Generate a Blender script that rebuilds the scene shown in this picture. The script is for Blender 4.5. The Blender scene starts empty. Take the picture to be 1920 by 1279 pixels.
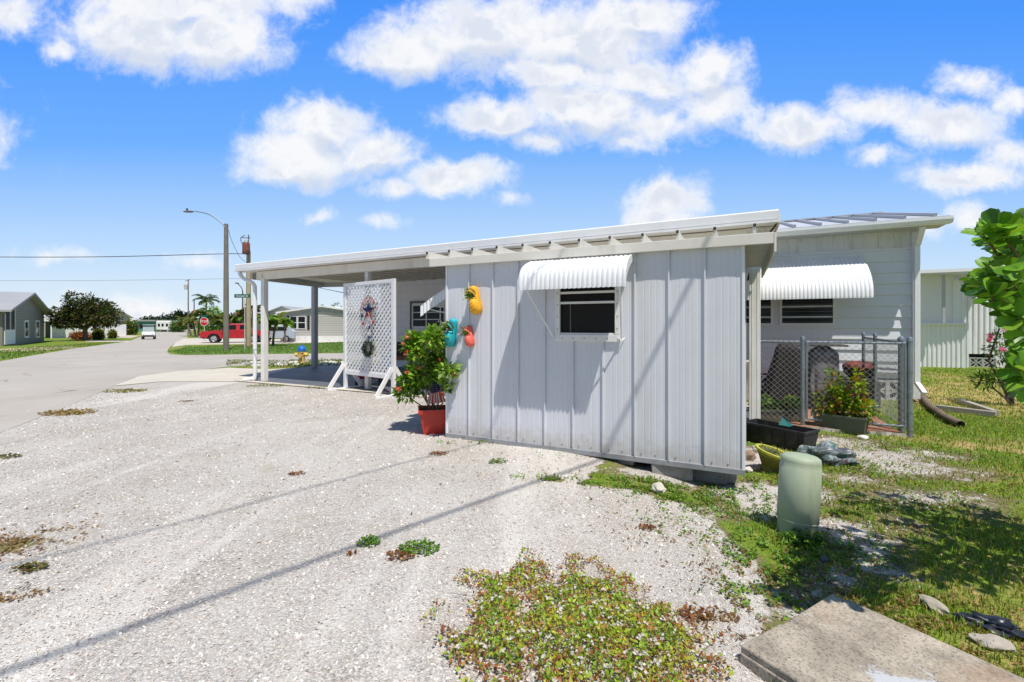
import bpy, bmesh, math, random
import numpy as np
from mathutils import Vector, Matrix, noise as mnoise

random.seed(7)
rng = np.random.default_rng(7)
scene = bpy.context.scene
COL = scene.collection
R = math.radians
F, CX, HY, CH = 860.0, 960.0, 610.0, 1.4      # focal length (px), principal column, horizon row, camera height

# ------------------------------------------------------------------ shed frame
LX, LY = -0.816, 5.75
TH = math.atan2(-1.47, 2.98)
UX, UY = math.cos(TH), math.sin(TH)            # to the right along the shed wall
VX, VY = -UY, UX                               # away from the camera


def w2l(x, y):
    dx, dy = x - LX, y - LY
    return dx * UX + dy * UY, dx * VX + dy * VY


def l2w(s, d):
    return LX + s * UX + d * VX, LY + s * UY + d * VY


def sstep(a, b, t):
    t = min(1.0, max(0.0, (t - a) / (b - a)))
    return t * t * (3 - 2 * t)


def g(x, y):
    """terrain height"""
    s, d = w2l(x, y)
    z = -0.17 * sstep(1.5, 3.3, s) * (1 - 0.5 * sstep(5, 14, d))
    z += -0.20 * sstep(13, 34, y) * sstep(3.0, -3.0, x) if x < 3 else 0
    if -10 < x < 10 and -2 < y < 16:
        k = sstep(-6.5, -4.5, s) * (1 - sstep(1.6, 2.4, d) * sstep(3.6, 3.2, s)) * sstep(11, 8, y)
        z += k * 0.018 * mnoise.noise(Vector((x * 1.3, y * 1.3, 3.1)))
        if s > 2.2:
            z += 0.03 * mnoise.noise(Vector((x * 2.1, y * 2.1, 9.1)))
    return z


def gp(px, py):
    """point on the ground seen at photo pixel (px, py)"""
    Y = 5.0
    for _ in range(40):
        z = g((px - CX) / F * Y, Y)
        Y = 0.5 * Y + 0.5 * (CH - z) * F / (py - HY)
    X = (px - CX) / F * Y
    return Vector((X, Y, g(X, Y)))


def at(px, py, Y):
    return Vector(((px - CX) / F * Y, Y, CH + (HY - py) / F * Y))


def onp(px, py, d):
    """local (s, z) on the vertical plane at local depth d"""
    k = (px - CX) / F
    s = (k * (LY + d * VY) - LX - d * VX) / (UX - k * UY)
    Y = LY + s * UY + d * VY
    return s, CH + (HY - py) / F * Y


# ------------------------------------------------------------------ materials
def new_mat(name):
    m = bpy.data.materials.new(name)
    m.use_nodes = True
    nt = m.node_tree
    for n in list(nt.nodes):
        nt.nodes.remove(n)
    out = nt.nodes.new('ShaderNodeOutputMaterial')
    return m, nt, out


def N(nt, t, **kw):
    n = nt.nodes.new(t)
    for k, v in kw.items():
        if k.startswith('i_'):
            n.inputs[k[2:].replace('_', ' ')].default_value = v
        else:
            setattr(n, k, v)
    return n


def ramp(nt, fac, stops, interp='LINEAR'):
    r = nt.nodes.new('ShaderNodeValToRGB')
    r.color_ramp.interpolation = interp
    el = r.color_ramp.elements
    while len(el) < len(stops):
        el.new(0.5)
    for e, (p, c) in zip(el, stops):
        e.position = p
        e.color = (*c, 1) if len(c) == 3 else c
    nt.links.new(fac, r.inputs[0])
    return r.outputs[0]


def mix(nt, fac, a, b, mode='MIX'):
    m = nt.nodes.new('ShaderNodeMix')
    m.data_type = 'RGBA'
    m.blend_type = mode
    m.clamp_factor = True
    for sock, v in ((m.inputs[0], fac), (m.inputs[6], a), (m.inputs[7], b)):
        if isinstance(v, bpy.types.NodeSocket):
            nt.links.new(v, sock)
        elif isinstance(v, (int, float)):
            sock.default_value = v
        else:
            sock.default_value = (*v, 1) if len(v) == 3 else v
    return m.outputs[2]


def fmath(nt, op, a, b=None, c=None):
    m = nt.nodes.new('ShaderNodeMath')
    m.operation = op
    for i, v in enumerate((a, b, c)):
        if v is None:
            continue
        if isinstance(v, bpy.types.NodeSocket):
            nt.links.new(v, m.inputs[i])
        else:
            m.inputs[i].default_value = v
    return m.outputs[0]


def mapr(nt, v, a, b, c=0.0, d=1.0):
    m = nt.nodes.new('ShaderNodeMapRange')
    m.interpolation_type = 'SMOOTHSTEP'
    nt.links.new(v, m.inputs[0])
    m.inputs[1].default_value = a
    m.inputs[2].default_value = b
    m.inputs[3].default_value = c
    m.inputs[4].default_value = d
    return m.outputs[0]


def noise(nt, vec, scale, detail=4, rough=0.6, dist=0.0):
    n = nt.nodes.new('ShaderNodeTexNoise')
    n.inputs['Scale'].default_value = scale
    n.inputs['Detail'].default_value = detail
    n.inputs['Roughness'].default_value = rough
    n.inputs['Distortion'].default_value = dist
    nt.links.new(vec, n.inputs['Vector'])
    return n.outputs['Fac']


def bump(nt, h, strength=0.3, dist=0.01):
    b = nt.nodes.new('ShaderNodeBump')
    b.inputs['Strength'].default_value = strength
    b.inputs['Distance'].default_value = dist
    nt.links.new(h, b.inputs['Height'])
    return b.outputs[0]


def principled(nt, out, color, rough=0.6, metal=0.0, normal=None, spec=0.5, trans=0.0):
    p = nt.nodes.new('ShaderNodeBsdfPrincipled')
    if isinstance(color, bpy.types.NodeSocket):
        nt.links.new(color, p.inputs['Base Color'])
    else:
        p.inputs['Base Color'].default_value = (*color, 1)
    if isinstance(rough, bpy.types.NodeSocket):
        nt.links.new(rough, p.inputs['Roughness'])
    else:
        p.inputs['Roughness'].default_value = rough
    p.inputs['Metallic'].default_value = metal
    p.inputs['Specular IOR Level'].default_value = spec
    if normal is not None:
        nt.links.new(normal, p.inputs['Normal'])
    if out is not None:
        nt.links.new(p.outputs[0], out.inputs[0])
    return p


MATS = {}


def M(name, color=(0.5, 0.5, 0.5), rough=0.6, scale=3.0, amt=0.12, dirt=None, dirt_amt=0.0,
      dirt_scale=4.0, metal=0.0, bmp=0.0, bscale=60.0, streak=False, spec=0.4, mud=False):
    if name in MATS:
        return MATS[name]
    m, nt, out = new_mat(name)
    tc = N(nt, 'ShaderNodeTexCoord').outputs['Object']
    vec = tc
    if streak:
        mp = N(nt, 'ShaderNodeMapping')
        mp.inputs['Scale'].default_value = (1, 1, 0.12)
        nt.links.new(tc, mp.inputs[0])
        vec = mp.outputs[0]
    n1 = noise(nt, tc, scale, 5, 0.65)
    lo = tuple(max(0, c * (1 - amt)) for c in color)
    hi = tuple(min(1, c * (1 + amt)) for c in color)
    c = ramp(nt, n1, [(0.3, lo), (0.7, hi)])
    if dirt:
        n2 = noise(nt, vec, dirt_scale, 6, 0.7, 0.3)
        f = mapr(nt, n2, 0.5, 0.75, 0, dirt_amt)
        c = mix(nt, f, c, dirt)
    if mud:
        sp3 = nt.nodes.new('ShaderNodeSeparateXYZ')
        nt.links.new(tc, sp3.inputs[0])
        hz = fmath(nt, 'ADD', sp3.outputs[2], fmath(nt, 'MULTIPLY_ADD', noise(nt, tc, 11, 6, 0.75), -0.5, 0.22))
        c = mix(nt, mapr(nt, hz, 0.26, 0.03, 0, 0.5), c, (0.42, 0.38, 0.33))
        spk = mapr(nt, noise(nt, tc, 42, 2, 0.5), 0.73, 0.78, 0, 0.55)
        c = mix(nt, spk, c, (0.25, 0.22, 0.2))
        dn = nt.nodes.new('ShaderNodeBump')
        dn.inputs['Strength'].default_value = 0.5
        dn.inputs['Distance'].default_value = 0.012
        nt.links.new(noise(nt, tc, 2.3, 2, 0.4), dn.inputs['Height'])
    nm = None
    if bmp > 0:
        nm = bump(nt, noise(nt, tc, bscale, 3, 0.6), bmp, 0.004)
        if mud:
            nt.links.new(dn.outputs[0], nm.node.inputs['Normal'])
    rr = mapr(nt, n1, 0.2, 0.8, max(0.03, rough - 0.08), min(1, rough + 0.08))
    principled(nt, out, c, rr, metal, nm, spec)
    MATS[name] = m
    return m


def leaf_mat(name, rough=0.5, trans=0.3, spec=0.4):
    if name in MATS:
        return MATS[name]
    m, nt, out = new_mat(name)
    at_ = N(nt, 'ShaderNodeAttribute', attribute_name='Col')
    tc = N(nt, 'ShaderNodeTexCoord').outputs['Object']
    n = noise(nt, tc, 45, 2, 0.5)
    c = mix(nt, 0.35, at_.outputs[0], ramp(nt, n, [(0.3, (0.45, 0.45, 0.4)), (0.7, (1, 1, 0.95))]), 'MULTIPLY')
    p = principled(nt, None, c, rough, 0, None, spec)
    t = N(nt, 'ShaderNodeBsdfTranslucent')
    tcol = mix(nt, 1.0, c, (1.0, 1.0, 0.45), 'MULTIPLY')
    nt.links.new(tcol, t.inputs[0])
    mx = N(nt, 'ShaderNodeMixShader')
    mx.inputs[0].default_value = trans
    nt.links.new(p.outputs[0], mx.inputs[1])
    nt.links.new(t.outputs[0], mx.inputs[2])
    nt.links.new(mx.outputs[0], out.inputs[0])
    MATS[name] = m
    return m


# ------------------------------------------------------------------ object helpers
def tag(o, label=None, cat=None, group=None, kind=None):
    if label:
        o['label'] = label
    if cat:
        o['category'] = cat
    if group:
        o['group'] = group
    if kind:
        o['kind'] = kind
    return o


def thing(name, label, cat, loc=(0, 0, 0), rz=0.0, group=None):
    o = bpy.data.objects.new(name, None)
    o.empty_display_size = 0.2
    o.location = loc
    o.rotation_euler = (0, 0, rz)
    COL.objects.link(o)
    return tag(o, label, cat, group)


def copy_tree(o, parent=None):
    c = o.copy()
    COL.objects.link(c)
    c.parent = parent
    for ch in list(o.children):
        copy_tree(ch, c)
    return c


def local_thing(name, label, cat, **kw):
    return thing(name, label, cat, (LX, LY, 0), TH, **kw)


class MB:
    def __init__(s):
        s.v, s.f, s.c = [], [], []
        s.smooth = False

    def add(s, vs, fs):
        b = len(s.v)
        s.v.extend([tuple(v) for v in vs])
        s.f.extend([tuple(b + i for i in f) for f in fs])
        return s

    def box(s, x0, x1, y0, y1, z0, z1, mat=None):
        vs = [Vector((x, y, z)) for z in (z0, z1) for y in (y0, y1) for x in (x0, x1)]
        if mat is not None:
            vs = [mat @ v for v in vs]
        return s.add(vs, [(0, 2, 3, 1), (4, 5, 7, 6), (0, 1, 5, 4), (2, 6, 7, 3), (0, 4, 6, 2), (1, 3, 7, 5)])

    def beam(s, p, q, w, h, up=(0, 0, 1)):
        p, q = Vector(p), Vector(q)
        d = (q - p).normalized()
        up = Vector(up)
        if abs(d.dot(up)) > 0.98:
            up = Vector((0, 1, 0))
        a = d.cross(up).normalized() * w / 2
        b = a.cross(d).normalized() * h / 2
        vs = [p - a - b, p + a - b, p + a + b, p - a + b, q - a - b, q + a - b, q + a + b, q - a + b]
        return s.add(vs, [(3, 2, 1, 0), (4, 5, 6, 7), (0, 1, 5, 4), (1, 2, 6, 5), (2, 3, 7, 6), (3, 0, 4, 7)])

    def tube(s, pts, r, seg=8, cap=True, flat=1.0):
        pts = [Vector(p) for p in pts]
        rs = r if isinstance(r, (list, tuple)) else [r] * len(pts)
        ref = Vector((0, 0, 1))
        d0 = (pts[1] - pts[0]).normalized()
        if abs(d0.dot(ref)) > 0.95:
            ref = Vector((1, 0, 0))
        vs, fs = [], []
        n = len(pts)
        for i, p in enumerate(pts):
            d = (pts[min(i + 1, n - 1)] - pts[max(i - 1, 0)]).normalized()
            a = d.cross(ref).normalized()
            b = a.cross(d).normalized()
            for k in range(seg):
                t = 2 * math.pi * k / seg
                vs.append(p + (a * math.cos(t) + b * math.sin(t) * flat) * rs[i])
        for i in range(n - 1):
            for k in range(seg):
                k2 = (k + 1) % seg
                fs.append((i * seg + k, i * seg + k2, (i + 1) * seg + k2, (i + 1) * seg + k))
        if cap:
            fs.append(tuple(range(seg))[::-1])
            fs.append(tuple((n - 1) * seg + k for k in range(seg)))
        return s.add(vs, fs)

    def lathe(s, prof, seg=24, mat=None, cap=True, c=(0, 0, 0)):
        vs, fs = [], []
        for r_, z in prof:
            for k in range(seg):
                t = 2 * math.pi * k / seg
                v = Vector((c[0] + r_ * math.cos(t), c[1] + r_ * math.sin(t), c[2] + z))
                vs.append(mat @ v if mat is not None else v)
        for i in range(len(prof) - 1):
            for k in range(seg):
                k2 = (k + 1) % seg
                fs.append((i * seg + k, i * seg + k2, (i + 1) * seg + k2, (i + 1) * seg + k))
        if cap:
            fs.append(tuple(range(seg))[::-1])
            n = len(prof)
            fs.append(tuple((n - 1) * seg + k for k in range(seg)))
        return s.add(vs, fs)

    def prism(s, poly, y0, y1, axis='y', mat=None):
        """poly in the xz plane swept along y (or yz plane along x)"""
        n = len(poly)
        if axis == 'y':
            vs = [Vector((a, y0, b)) for a, b in poly] + [Vector((a, y1, b)) for a, b in poly]
        elif axis == 'x':
            vs = [Vector((y0, a, b)) for a, b in poly] + [Vector((y1, a, b)) for a, b in poly]
        else:
            vs = [Vector((a, b, y0)) for a, b in poly] + [Vector((a, b, y1)) for a, b in poly]
        if mat is not None:
            vs = [mat @ v for v in vs]
        fs = [tuple(range(n))[::-1], tuple(range(n, 2 * n))]
        fs += [(i, (i + 1) % n, n + (i + 1) % n, n + i) for i in range(n)]
        return s.add(vs, fs)

    def sheet(s, rows):
        """rows: list of equal-length lists of points"""
        m = len(rows[0])
        vs = [p for r_ in rows for p in r_]
        fs = [(i * m + k, i * m + k + 1, (i + 1) * m + k + 1, (i + 1) * m + k)
              for i in range(len(rows) - 1) for k in range(m - 1)]
        return s.add(vs, fs)

    def blob(s, c, r, seed=0, amt=0.2, sub=2, scale=1.5):
        bm = bmesh.new()
        bmesh.ops.create_icosphere(bm, subdivisions=sub, radius=1)
        vs = []
        for v in bm.verts:
            k = 1 + amt * mnoise.noise(v.co * scale + Vector((seed * 3.7, seed * 1.3, 0)))
            vs.append(Vector((c[0] + v.co.x * r[0] * k, c[1] + v.co.y * r[1] * k, c[2] + v.co.z * r[2] * k)))
        fs = [tuple(v.index for v in f.verts) for f in bm.faces]
        bm.free()
        return s.add(vs, fs)

    def build_loose(s, name, mat, parent=None, **kw):
        """one object for each connected piece"""
        par = list(range(len(s.v)))

        def find(i):
            while par[i] != i:
                par[i] = par[par[i]]
                i = par[i]
            return i
        for f in s.f:
            for i in f[1:]:
                par[find(i)] = find(f[0])
        groups = {}
        for f in s.f:
            groups.setdefault(find(f[0]), []).append(f)
        out = []
        for fs in groups.values():
            ids = sorted({i for f in fs for i in f})
            mp_ = {i: k for k, i in enumerate(ids)}
            m = MB()
            m.add([s.v[i] for i in ids], [tuple(mp_[i] for i in f) for f in fs])
            out.append(m.build(name, mat, parent, **kw))
        return out[0]

    def build(s, name, mat, parent=None, bevel=0.0, smooth=False, solid=0.0, fixn=False, sharp=35):
        me = bpy.data.meshes.new(name)
        me.from_pydata([tuple(v) for v in s.v], [], s.f)
        if fixn or bevel > 0:
            bm = bmesh.new()
            bm.from_mesh(me)
            bmesh.ops.recalc_face_normals(bm, faces=bm.faces)
            bm.to_mesh(me)
            bm.free()
        me.materials.append(mat)
        if smooth:
            me.shade_smooth()
            try:
                me.set_sharp_from_angle(angle=R(sharp))
            except Exception:
                pass
        o = bpy.data.objects.new(name, me)
        COL.objects.link(o)
        if parent is not None:
            o.parent = parent
        if solid > 0:
            md = o.modifiers.new('t', 'SOLIDIFY')
            md.thickness = solid
            md.offset = 0
        if bevel > 0:
            md = o.modifiers.new('b', 'BEVEL')
            md.width = bevel
            md.segments = 2
            md.limit_method = 'ANGLE'
            md.angle_limit = R(40)
        return o


def np_mesh(name, verts, faces, cols, mat, parent=None, smooth=False):
    """verts (n,3), faces (m,k) same k, cols (n,3)"""
    me = bpy.data.meshes.new(name)
    nv, nf, k = len(verts), len(faces), faces.shape[1]
    me.vertices.add(nv)
    me.vertices.foreach_set('co', np.asarray(verts, dtype=np.float32).ravel())
    me.loops.add(nf * k)
    me.loops.foreach_set('vertex_index', faces.astype(np.int32).ravel())
    me.polygons.add(nf)
    me.polygons.foreach_set('loop_start', np.arange(0, nf * k, k, dtype=np.int32))
    me.polygons.foreach_set('loop_total', np.full(nf, k, dtype=np.int32))
    if smooth:
        me.polygons.foreach_set('use_smooth', np.ones(nf, dtype=bool))
    me.update()
    me.validate()
    if cols is not None:
        a = me.color_attributes.new('Col', 'FLOAT_COLOR', 'POINT')
        c4 = np.ones((nv, 4), dtype=np.float32)
        c4[:, :3] = cols
        a.data.foreach_set('color', c4.ravel())
    me.materials.append(mat)
    o = bpy.data.objects.new(name, me)
    COL.objects.link(o)
    if parent is not None:
        o.parent = parent
    return o


LEAF_DIAMOND = (np.array([[0, 0, 0], [0.5, 0.35, 0.10], [0, 1, 0], [-0.5, 0.35, 0.10]]),
                np.array([[0, 1, 2, 3]]))
_ov = []
for (w_, l_) in ((0.06, 0), (0.3, 0.25), (0.46, 0.55), (0.44, 0.75), (0.25, 0.95)):
    _ov += [(-w_, l_, 0.06 * w_ * 4), (0, l_, -0.0), (w_, l_, 0.06 * w_ * 4)]
LEAF_OVAL = (np.array(_ov, dtype=float),
             np.array([[i * 3 + j, i * 3 + j + 1, i * 3 + j + 4, i * 3 + j + 3] for i in range(4) for j in range(2)]))


def leaves(name, pos, direc, size, cols, mat, parent=None, width=0.6, shape=LEAF_DIAMOND, up=None, curl=0.0, smooth=False):
    """scatter leaf shapes: pos (n,3), direc (n,3) the way the leaf points"""
    n = len(pos)
    tv, tf = shape
    direc = direc / (np.linalg.norm(direc, axis=1, keepdims=True) + 1e-9)
    if up is None:
        up = rng.normal(size=(n, 3)) * 0.5 + np.array([0, 0, 1.0])
    side = np.cross(direc, up)
    side /= (np.linalg.norm(side, axis=1, keepdims=True) + 1e-9)
    nor = np.cross(side, direc)
    size = np.asarray(size).reshape(-1, 1, 1) * np.ones((n, 1, 1))
    zz = tv[:, 2] - curl * tv[:, 1] ** 2
    v = (tv[None, :, 0:1] * width * side[:, None, :] + tv[None, :, 1:2] * direc[:, None, :]
         + zz[None, :, None] * nor[:, None, :]) * size + pos[:, None, :]
    k = len(tv)
    f = tf[None, :, :] + (np.arange(n) * k)[:, None, None]
    c = np.repeat(cols, k, axis=0)
    return np_mesh(name, v.reshape(-1, 3), f.reshape(-1, tf.shape[1]), c, mat, parent, smooth)


def pick(pal, n, jitter=0.15):
    pal = np.array(pal)
    c = pal[rng.integers(0, len(pal), n)]
    return np.clip(c * (1 + rng.normal(size=(n, 1)) * jitter), 0.003, 1)


def rdir(n, zlo=-0.3, zhi=1.0):
    a = rng.random(n) * 2 * math.pi
    z = zlo + rng.random(n) * (zhi - zlo)
    r_ = np.sqrt(np.maximum(0, 1 - np.clip(z, -1, 1) ** 2))
    return np.stack([np.cos(a) * r_, np.sin(a) * r_, z], 1)


def smooth_line(pts, n=6):
    """Catmull-Rom"""
    P = [Vector(p) for p in pts]
    P = [P[0] * 2 - P[1]] + P + [P[-1] * 2 - P[-2]]
    out = []
    for i in range(1, len(P) - 2):
        for k in range(n):
            t = k / n
            a, b, c, d = P[i - 1], P[i], P[i + 1], P[i + 2]
            out.append(0.5 * ((2 * b) + (c - a) * t + (2 * a - 5 * b + 4 * c - d) * t * t + (3 * b - a - 3 * c + d) * t ** 3))
    out.append(P[-2])
    return out


def text_mesh(body, size, mat, name, parent, loc, rot, extrude=0.002):
    cu = bpy.data.curves.new('t', 'FONT')
    cu.body = body
    cu.size = size
    cu.extrude = extrude
    cu.align_x = 'CENTER'
    cu.align_y = 'CENTER'
    o = bpy.data.objects.new('t', cu)
    COL.objects.link(o)
    bpy.context.view_layer.update()
    me = bpy.data.meshes.new_from_object(o.evaluated_get(bpy.context.evaluated_depsgraph_get()))
    bpy.data.objects.remove(o)
    me.materials.clear()
    me.materials.append(mat)
    r_ = bpy.data.objects.new(name, me)
    COL.objects.link(r_)
    r_.parent = parent
    r_.location = loc
    r_.rotation_euler = rot
    return r_


# common materials
WHITE_METAL = M('painted white metal', (0.80, 0.81, 0.83), 0.42, 2.0, 0.03, (0.50, 0.49, 0.46), 0.22, 3.0, streak=True, bmp=0.05)
SHED_PAINT = M('shed wall paint', (0.66, 0.68, 0.735), 0.42, 1.2, 0.03, (0.55, 0.53, 0.50), 0.45, 3.5, streak=True, mud=True, bmp=0.04, bscale=25)
CREAM = M('cream aluminium', (0.74, 0.71, 0.64), 0.5, 2.0, 0.05, (0.38, 0.34, 0.27), 0.35, 4, streak=True)
BRIGHT = M('bright white aluminium', (0.84, 0.85, 0.87), 0.35, 3, 0.03, (0.5, 0.5, 0.48), 0.15, 5)
SIDING = M('pale siding paint', (0.73, 0.75, 0.80), 0.55, 1.0, 0.04, (0.45, 0.44, 0.42), 0.25, 2.2, streak=True)
TRIM = M('white trim', (0.78, 0.79, 0.80), 0.5, 3, 0.04, (0.45, 0.43, 0.38), 0.3, 6)
GLASS = M('dark window glass', (0.010, 0.012, 0.014), 0.12, 3, 0.3, spec=0.28)
BLACK = M('black plastic', (0.018, 0.018, 0.02), 0.5, 6, 0.3, (0.12, 0.11, 0.10), 0.3, 7)
DARK = M('dark interior', (0.012, 0.011, 0.011), 0.9, 3, 0.2)
GALV = M('galvanised steel', (0.30, 0.34, 0.38), 0.38, 14, 0.15, (0.22, 0.2, 0.18), 0.3, 9, metal=0.6)
WOODPOLE = M('weathered grey wood pole', (0.20, 0.18, 0.155), 0.85, 2, 0.2, (0.10, 0.085, 0.07), 0.6, 5, streak=True)
TANPOLE = M('tan wood pole', (0.42, 0.34, 0.22), 0.85, 2, 0.15, (0.25, 0.19, 0.12), 0.5, 5, streak=True)
CONC = M('concrete', (0.40, 0.38, 0.34), 0.9, 5, 0.15, (0.16, 0.15, 0.13), 0.6, 7, bmp=0.3, bscale=90)
LEAF = leaf_mat('leaf tissue', 0.5, 0.38)
GLOSSLEAF = leaf_mat('glossy leaf tissue', 0.38, 0.33, 0.35)
BARK = M('bark', (0.13, 0.10, 0.075), 0.9, 6, 0.3, (0.25, 0.22, 0.18), 0.5, 8, bmp=0.5, bscale=30)
# ================================================================== camera
cam = bpy.data.cameras.new('camera')
cam.sensor_width = 36.0
cam.lens = F / 1920 * 36.0
cam.shift_y = -(639.5 - HY) / 1920.0
cam.clip_start = 0.05
cam.clip_end = 3000
co = bpy.data.objects.new('camera', cam)
co.location = (0, 0, CH)
co.rotation_euler = (R(90), 0, 0)
COL.objects.link(co)
scene.camera = co
scene.view_settings.view_transform = 'Standard'
scene.view_settings.look = 'None'
scene.view_settings.exposure = 0
scene.view_settings.gamma = 1

# ================================================================== sun and sky
_a = -0.80
_b = math.sqrt(1 - _a * _a)
DH = Vector((_a * UX + _b * VX, _a * UY + _b * VY, 0)).normalized()   # the way shadows fall
ELEV = R(64.5)
sun_dir = Vector((DH.x * math.cos(ELEV), DH.y * math.cos(ELEV), -math.sin(ELEV)))
sl = bpy.data.lights.new('sun', 'SUN')
sl.energy = 5.0
sl.angle = R(0.53)
sl.color = (1.0, 0.94, 0.85)
so = bpy.data.objects.new('sun', sl)
so.rotation_euler = sun_dir.to_track_quat('-Z', 'Y').to_euler()
so.location = (3, -3, 12)
COL.objects.link(so)

W = bpy.data.worlds.new('World')
scene.world = W
W.use_nodes = True
W.cycles.sampling_method = 'MANUAL'
W.cycles.sample_map_resolution = 512
nt = W.node_tree
for n in list(nt.nodes):
    nt.nodes.remove(n)
wout = nt.nodes.new('ShaderNodeOutputWorld')
bg = nt.nodes.new('ShaderNodeBackground')
bg.inputs[1].default_value = 0.105
nt.links.new(bg.outputs[0], wout.inputs[0])
sky = nt.nodes.new('ShaderNodeTexSky')
sky.sky_type = 'NISHITA'
sky.sun_disc = False
sky.sun_elevation = ELEV
sky.sun_rotation = math.atan2(-DH.x, -DH.y)
sky.air_density = 1.1
sky.dust_density = 0.6
sky.ozone_density = 2.0
tc = nt.nodes.new('ShaderNodeTexCoord').outputs['Generated']
sep = nt.nodes.new('ShaderNodeSeparateXYZ')
nt.links.new(tc, sep.inputs[0])
ay = fmath(nt, 'MAXIMUM', fmath(nt, 'ABSOLUTE', sep.outputs[1]), 0.02)
uu = fmath(nt, 'DIVIDE', sep.outputs[0], ay)
vv = fmath(nt, 'DIVIDE', sep.outputs[2], ay)
cmb = nt.nodes.new('ShaderNodeCombineXYZ')
nt.links.new(uu, cmb.inputs[0])
nt.links.new(vv, cmb.inputs[1])
P2 = cmb.outputs[0]
# domain warp makes the cloud outlines billow
nw = nt.nodes.new('ShaderNodeTexNoise')
nw.inputs['Scale'].default_value = 7.0
nw.inputs['Detail'].default_value = 6
nw.inputs['Roughness'].default_value = 0.62
nt.links.new(P2, nw.inputs['Vector'])
wv = nt.nodes.new('ShaderNodeVectorMath')
wv.operation = 'SUBTRACT'
nt.links.new(nw.outputs['Color'], wv.inputs[0])
wv.inputs[1].default_value = (0.5, 0.5, 0.5)
ws = nt.nodes.new('ShaderNodeVectorMath')
ws.operation = 'SCALE'
nt.links.new(wv.outputs[0], ws.inputs[0])
ws.inputs[3].default_value = 0.085
wa = nt.nodes.new('ShaderNodeVectorMath')
wa.operation = 'ADD'
nt.links.new(P2, wa.inputs[0])
nt.links.new(ws.outputs[0], wa.inputs[1])
PW = wa.outputs[0]
# cumulus: centre and half-size in the photo's field of view, and weight
BLOBS = [(10, 20, 70, 60, .8), (250, 60, 190, 85, 1), (400, 70, 150, 80, 1), (330, 10, 260, 60, 1), (540, 10, 90, 45, .7), (120, 95, 55, 25, .8),
         (560, 290, 130, 70, 1), (600, 235, 130, 65, 1), (700, 280, 110, 60, 1), (540, 320, 120, 38, .9), (850, 330, 130, 42, 1), (740, 350, 70, 25, .7),
         (760, 95, 140, 65, 1), (900, 60, 220, 90, 1.1), (1080, 70, 230, 110, 1.1), (1180, 30, 170, 60, 1), (1100, 200, 200, 65, 1), (1060, 140, 200, 50, .9), (1200, 150, 120, 60, .9), (930, 215, 140, 45, 1),
         (1330, 130, 100, 65, 1), (1330, 200, 110, 55, .8), (1240, 230, 150, 50, .6), (1010, 260, 80, 30, .6), (1180, 265, 70, 25, .5),
         (1500, 240, 130, 55, 1), (1640, 210, 130, 45, .75), (1780, 235, 130, 55, .95), (1820, 160, 90, 35, .7), (1650, 285, 60, 25, .55), (1900, 190, 60, 40, .8),
         (1820, 330, 130, 38, .9), (1900, 290, 60, 40, .8), (1245, 375, 95, 55, 1), (1240, 420, 90, 60, 1), (1810, 410, 55, 38, 1), (1740, 425, 60, 25, .5),
         (230, 590, 170, 45, .8), (90, 600, 150, 38, .75), (400, 610, 160, 25, .5), (600, 408, 40, 16, .5), (725, 418, 45, 18, .45), (370, 488, 60, 22, .45),
         (90, 485, 80, 18, .35), (960, 372, 35, 14, .4), (-250, 250, 300, 140, .8), (2300, 300, 260, 120, .8), (1250, -330, 600, 180, .8), (300, -480, 500, 160, .6)]


def cloud_field(vec, blobs, lift_=0.0):
    field = None
    for (bx, by, rx, ry, w_) in blobs:
        mp = nt.nodes.new('ShaderNodeMapping')
        mp.vector_type = 'POINT'
        kx, ky = F / rx, F / ry
        cx_, cy_ = (bx - CX) / F, (HY - by) / F - lift_
        mp.inputs['Scale'].default_value = (kx, ky, 1)
        mp.inputs['Location'].default_value = (-cx_ * kx, -cy_ * ky, 0)
        nt.links.new(vec, mp.inputs[0])
        ln = nt.nodes.new('ShaderNodeVectorMath')
        ln.operation = 'LENGTH'
        nt.links.new(mp.outputs[0], ln.inputs[0])
        v_ = fmath(nt, 'MULTIPLY_ADD', ln.outputs['Value'], -w_, w_ * 0.97)
        if field is None:
            field = v_
        else:
            s_ = nt.nodes.new('ShaderNodeMath')
            s_.operation = 'SMOOTH_MAX'
            nt.links.new(field, s_.inputs[0])
            nt.links.new(v_, s_.inputs[1])
            s_.inputs[2].default_value = 0.15
            field = s_.outputs[0]
    return field


field = cloud_field(PW, BLOBS)
above = cloud_field(PW, [q for q in BLOBS if q[2] * q[3] > 6000 and q[4] > .75], 0.045)
fb = noise(nt, P2, 11.0, 10, 0.66, 0.25)
fb2 = noise(nt, P2, 3.2, 5, 0.55)
dens = fmath(nt, 'ADD', field, fmath(nt, 'MULTIPLY_ADD', fb, 1.55, -0.775))
alpha = mapr(nt, dens, -0.12, 0.62)
wisp = fmath(nt, 'MULTIPLY', mapr(nt, noise(nt, P2, 4.0, 8, 0.68), 0.60, 0.85, 0, 0.35), mapr(nt, vv, 0.5, 0.0, 0, 1))
alpha = fmath(nt, 'MAXIMUM', fmath(nt, 'MULTIPLY', alpha, 0.97), wisp)
# behind the low horizon no clouds
alpha = fmath(nt, 'MULTIPLY', alpha, mapr(nt, vv, -0.01, 0.01))
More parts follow.
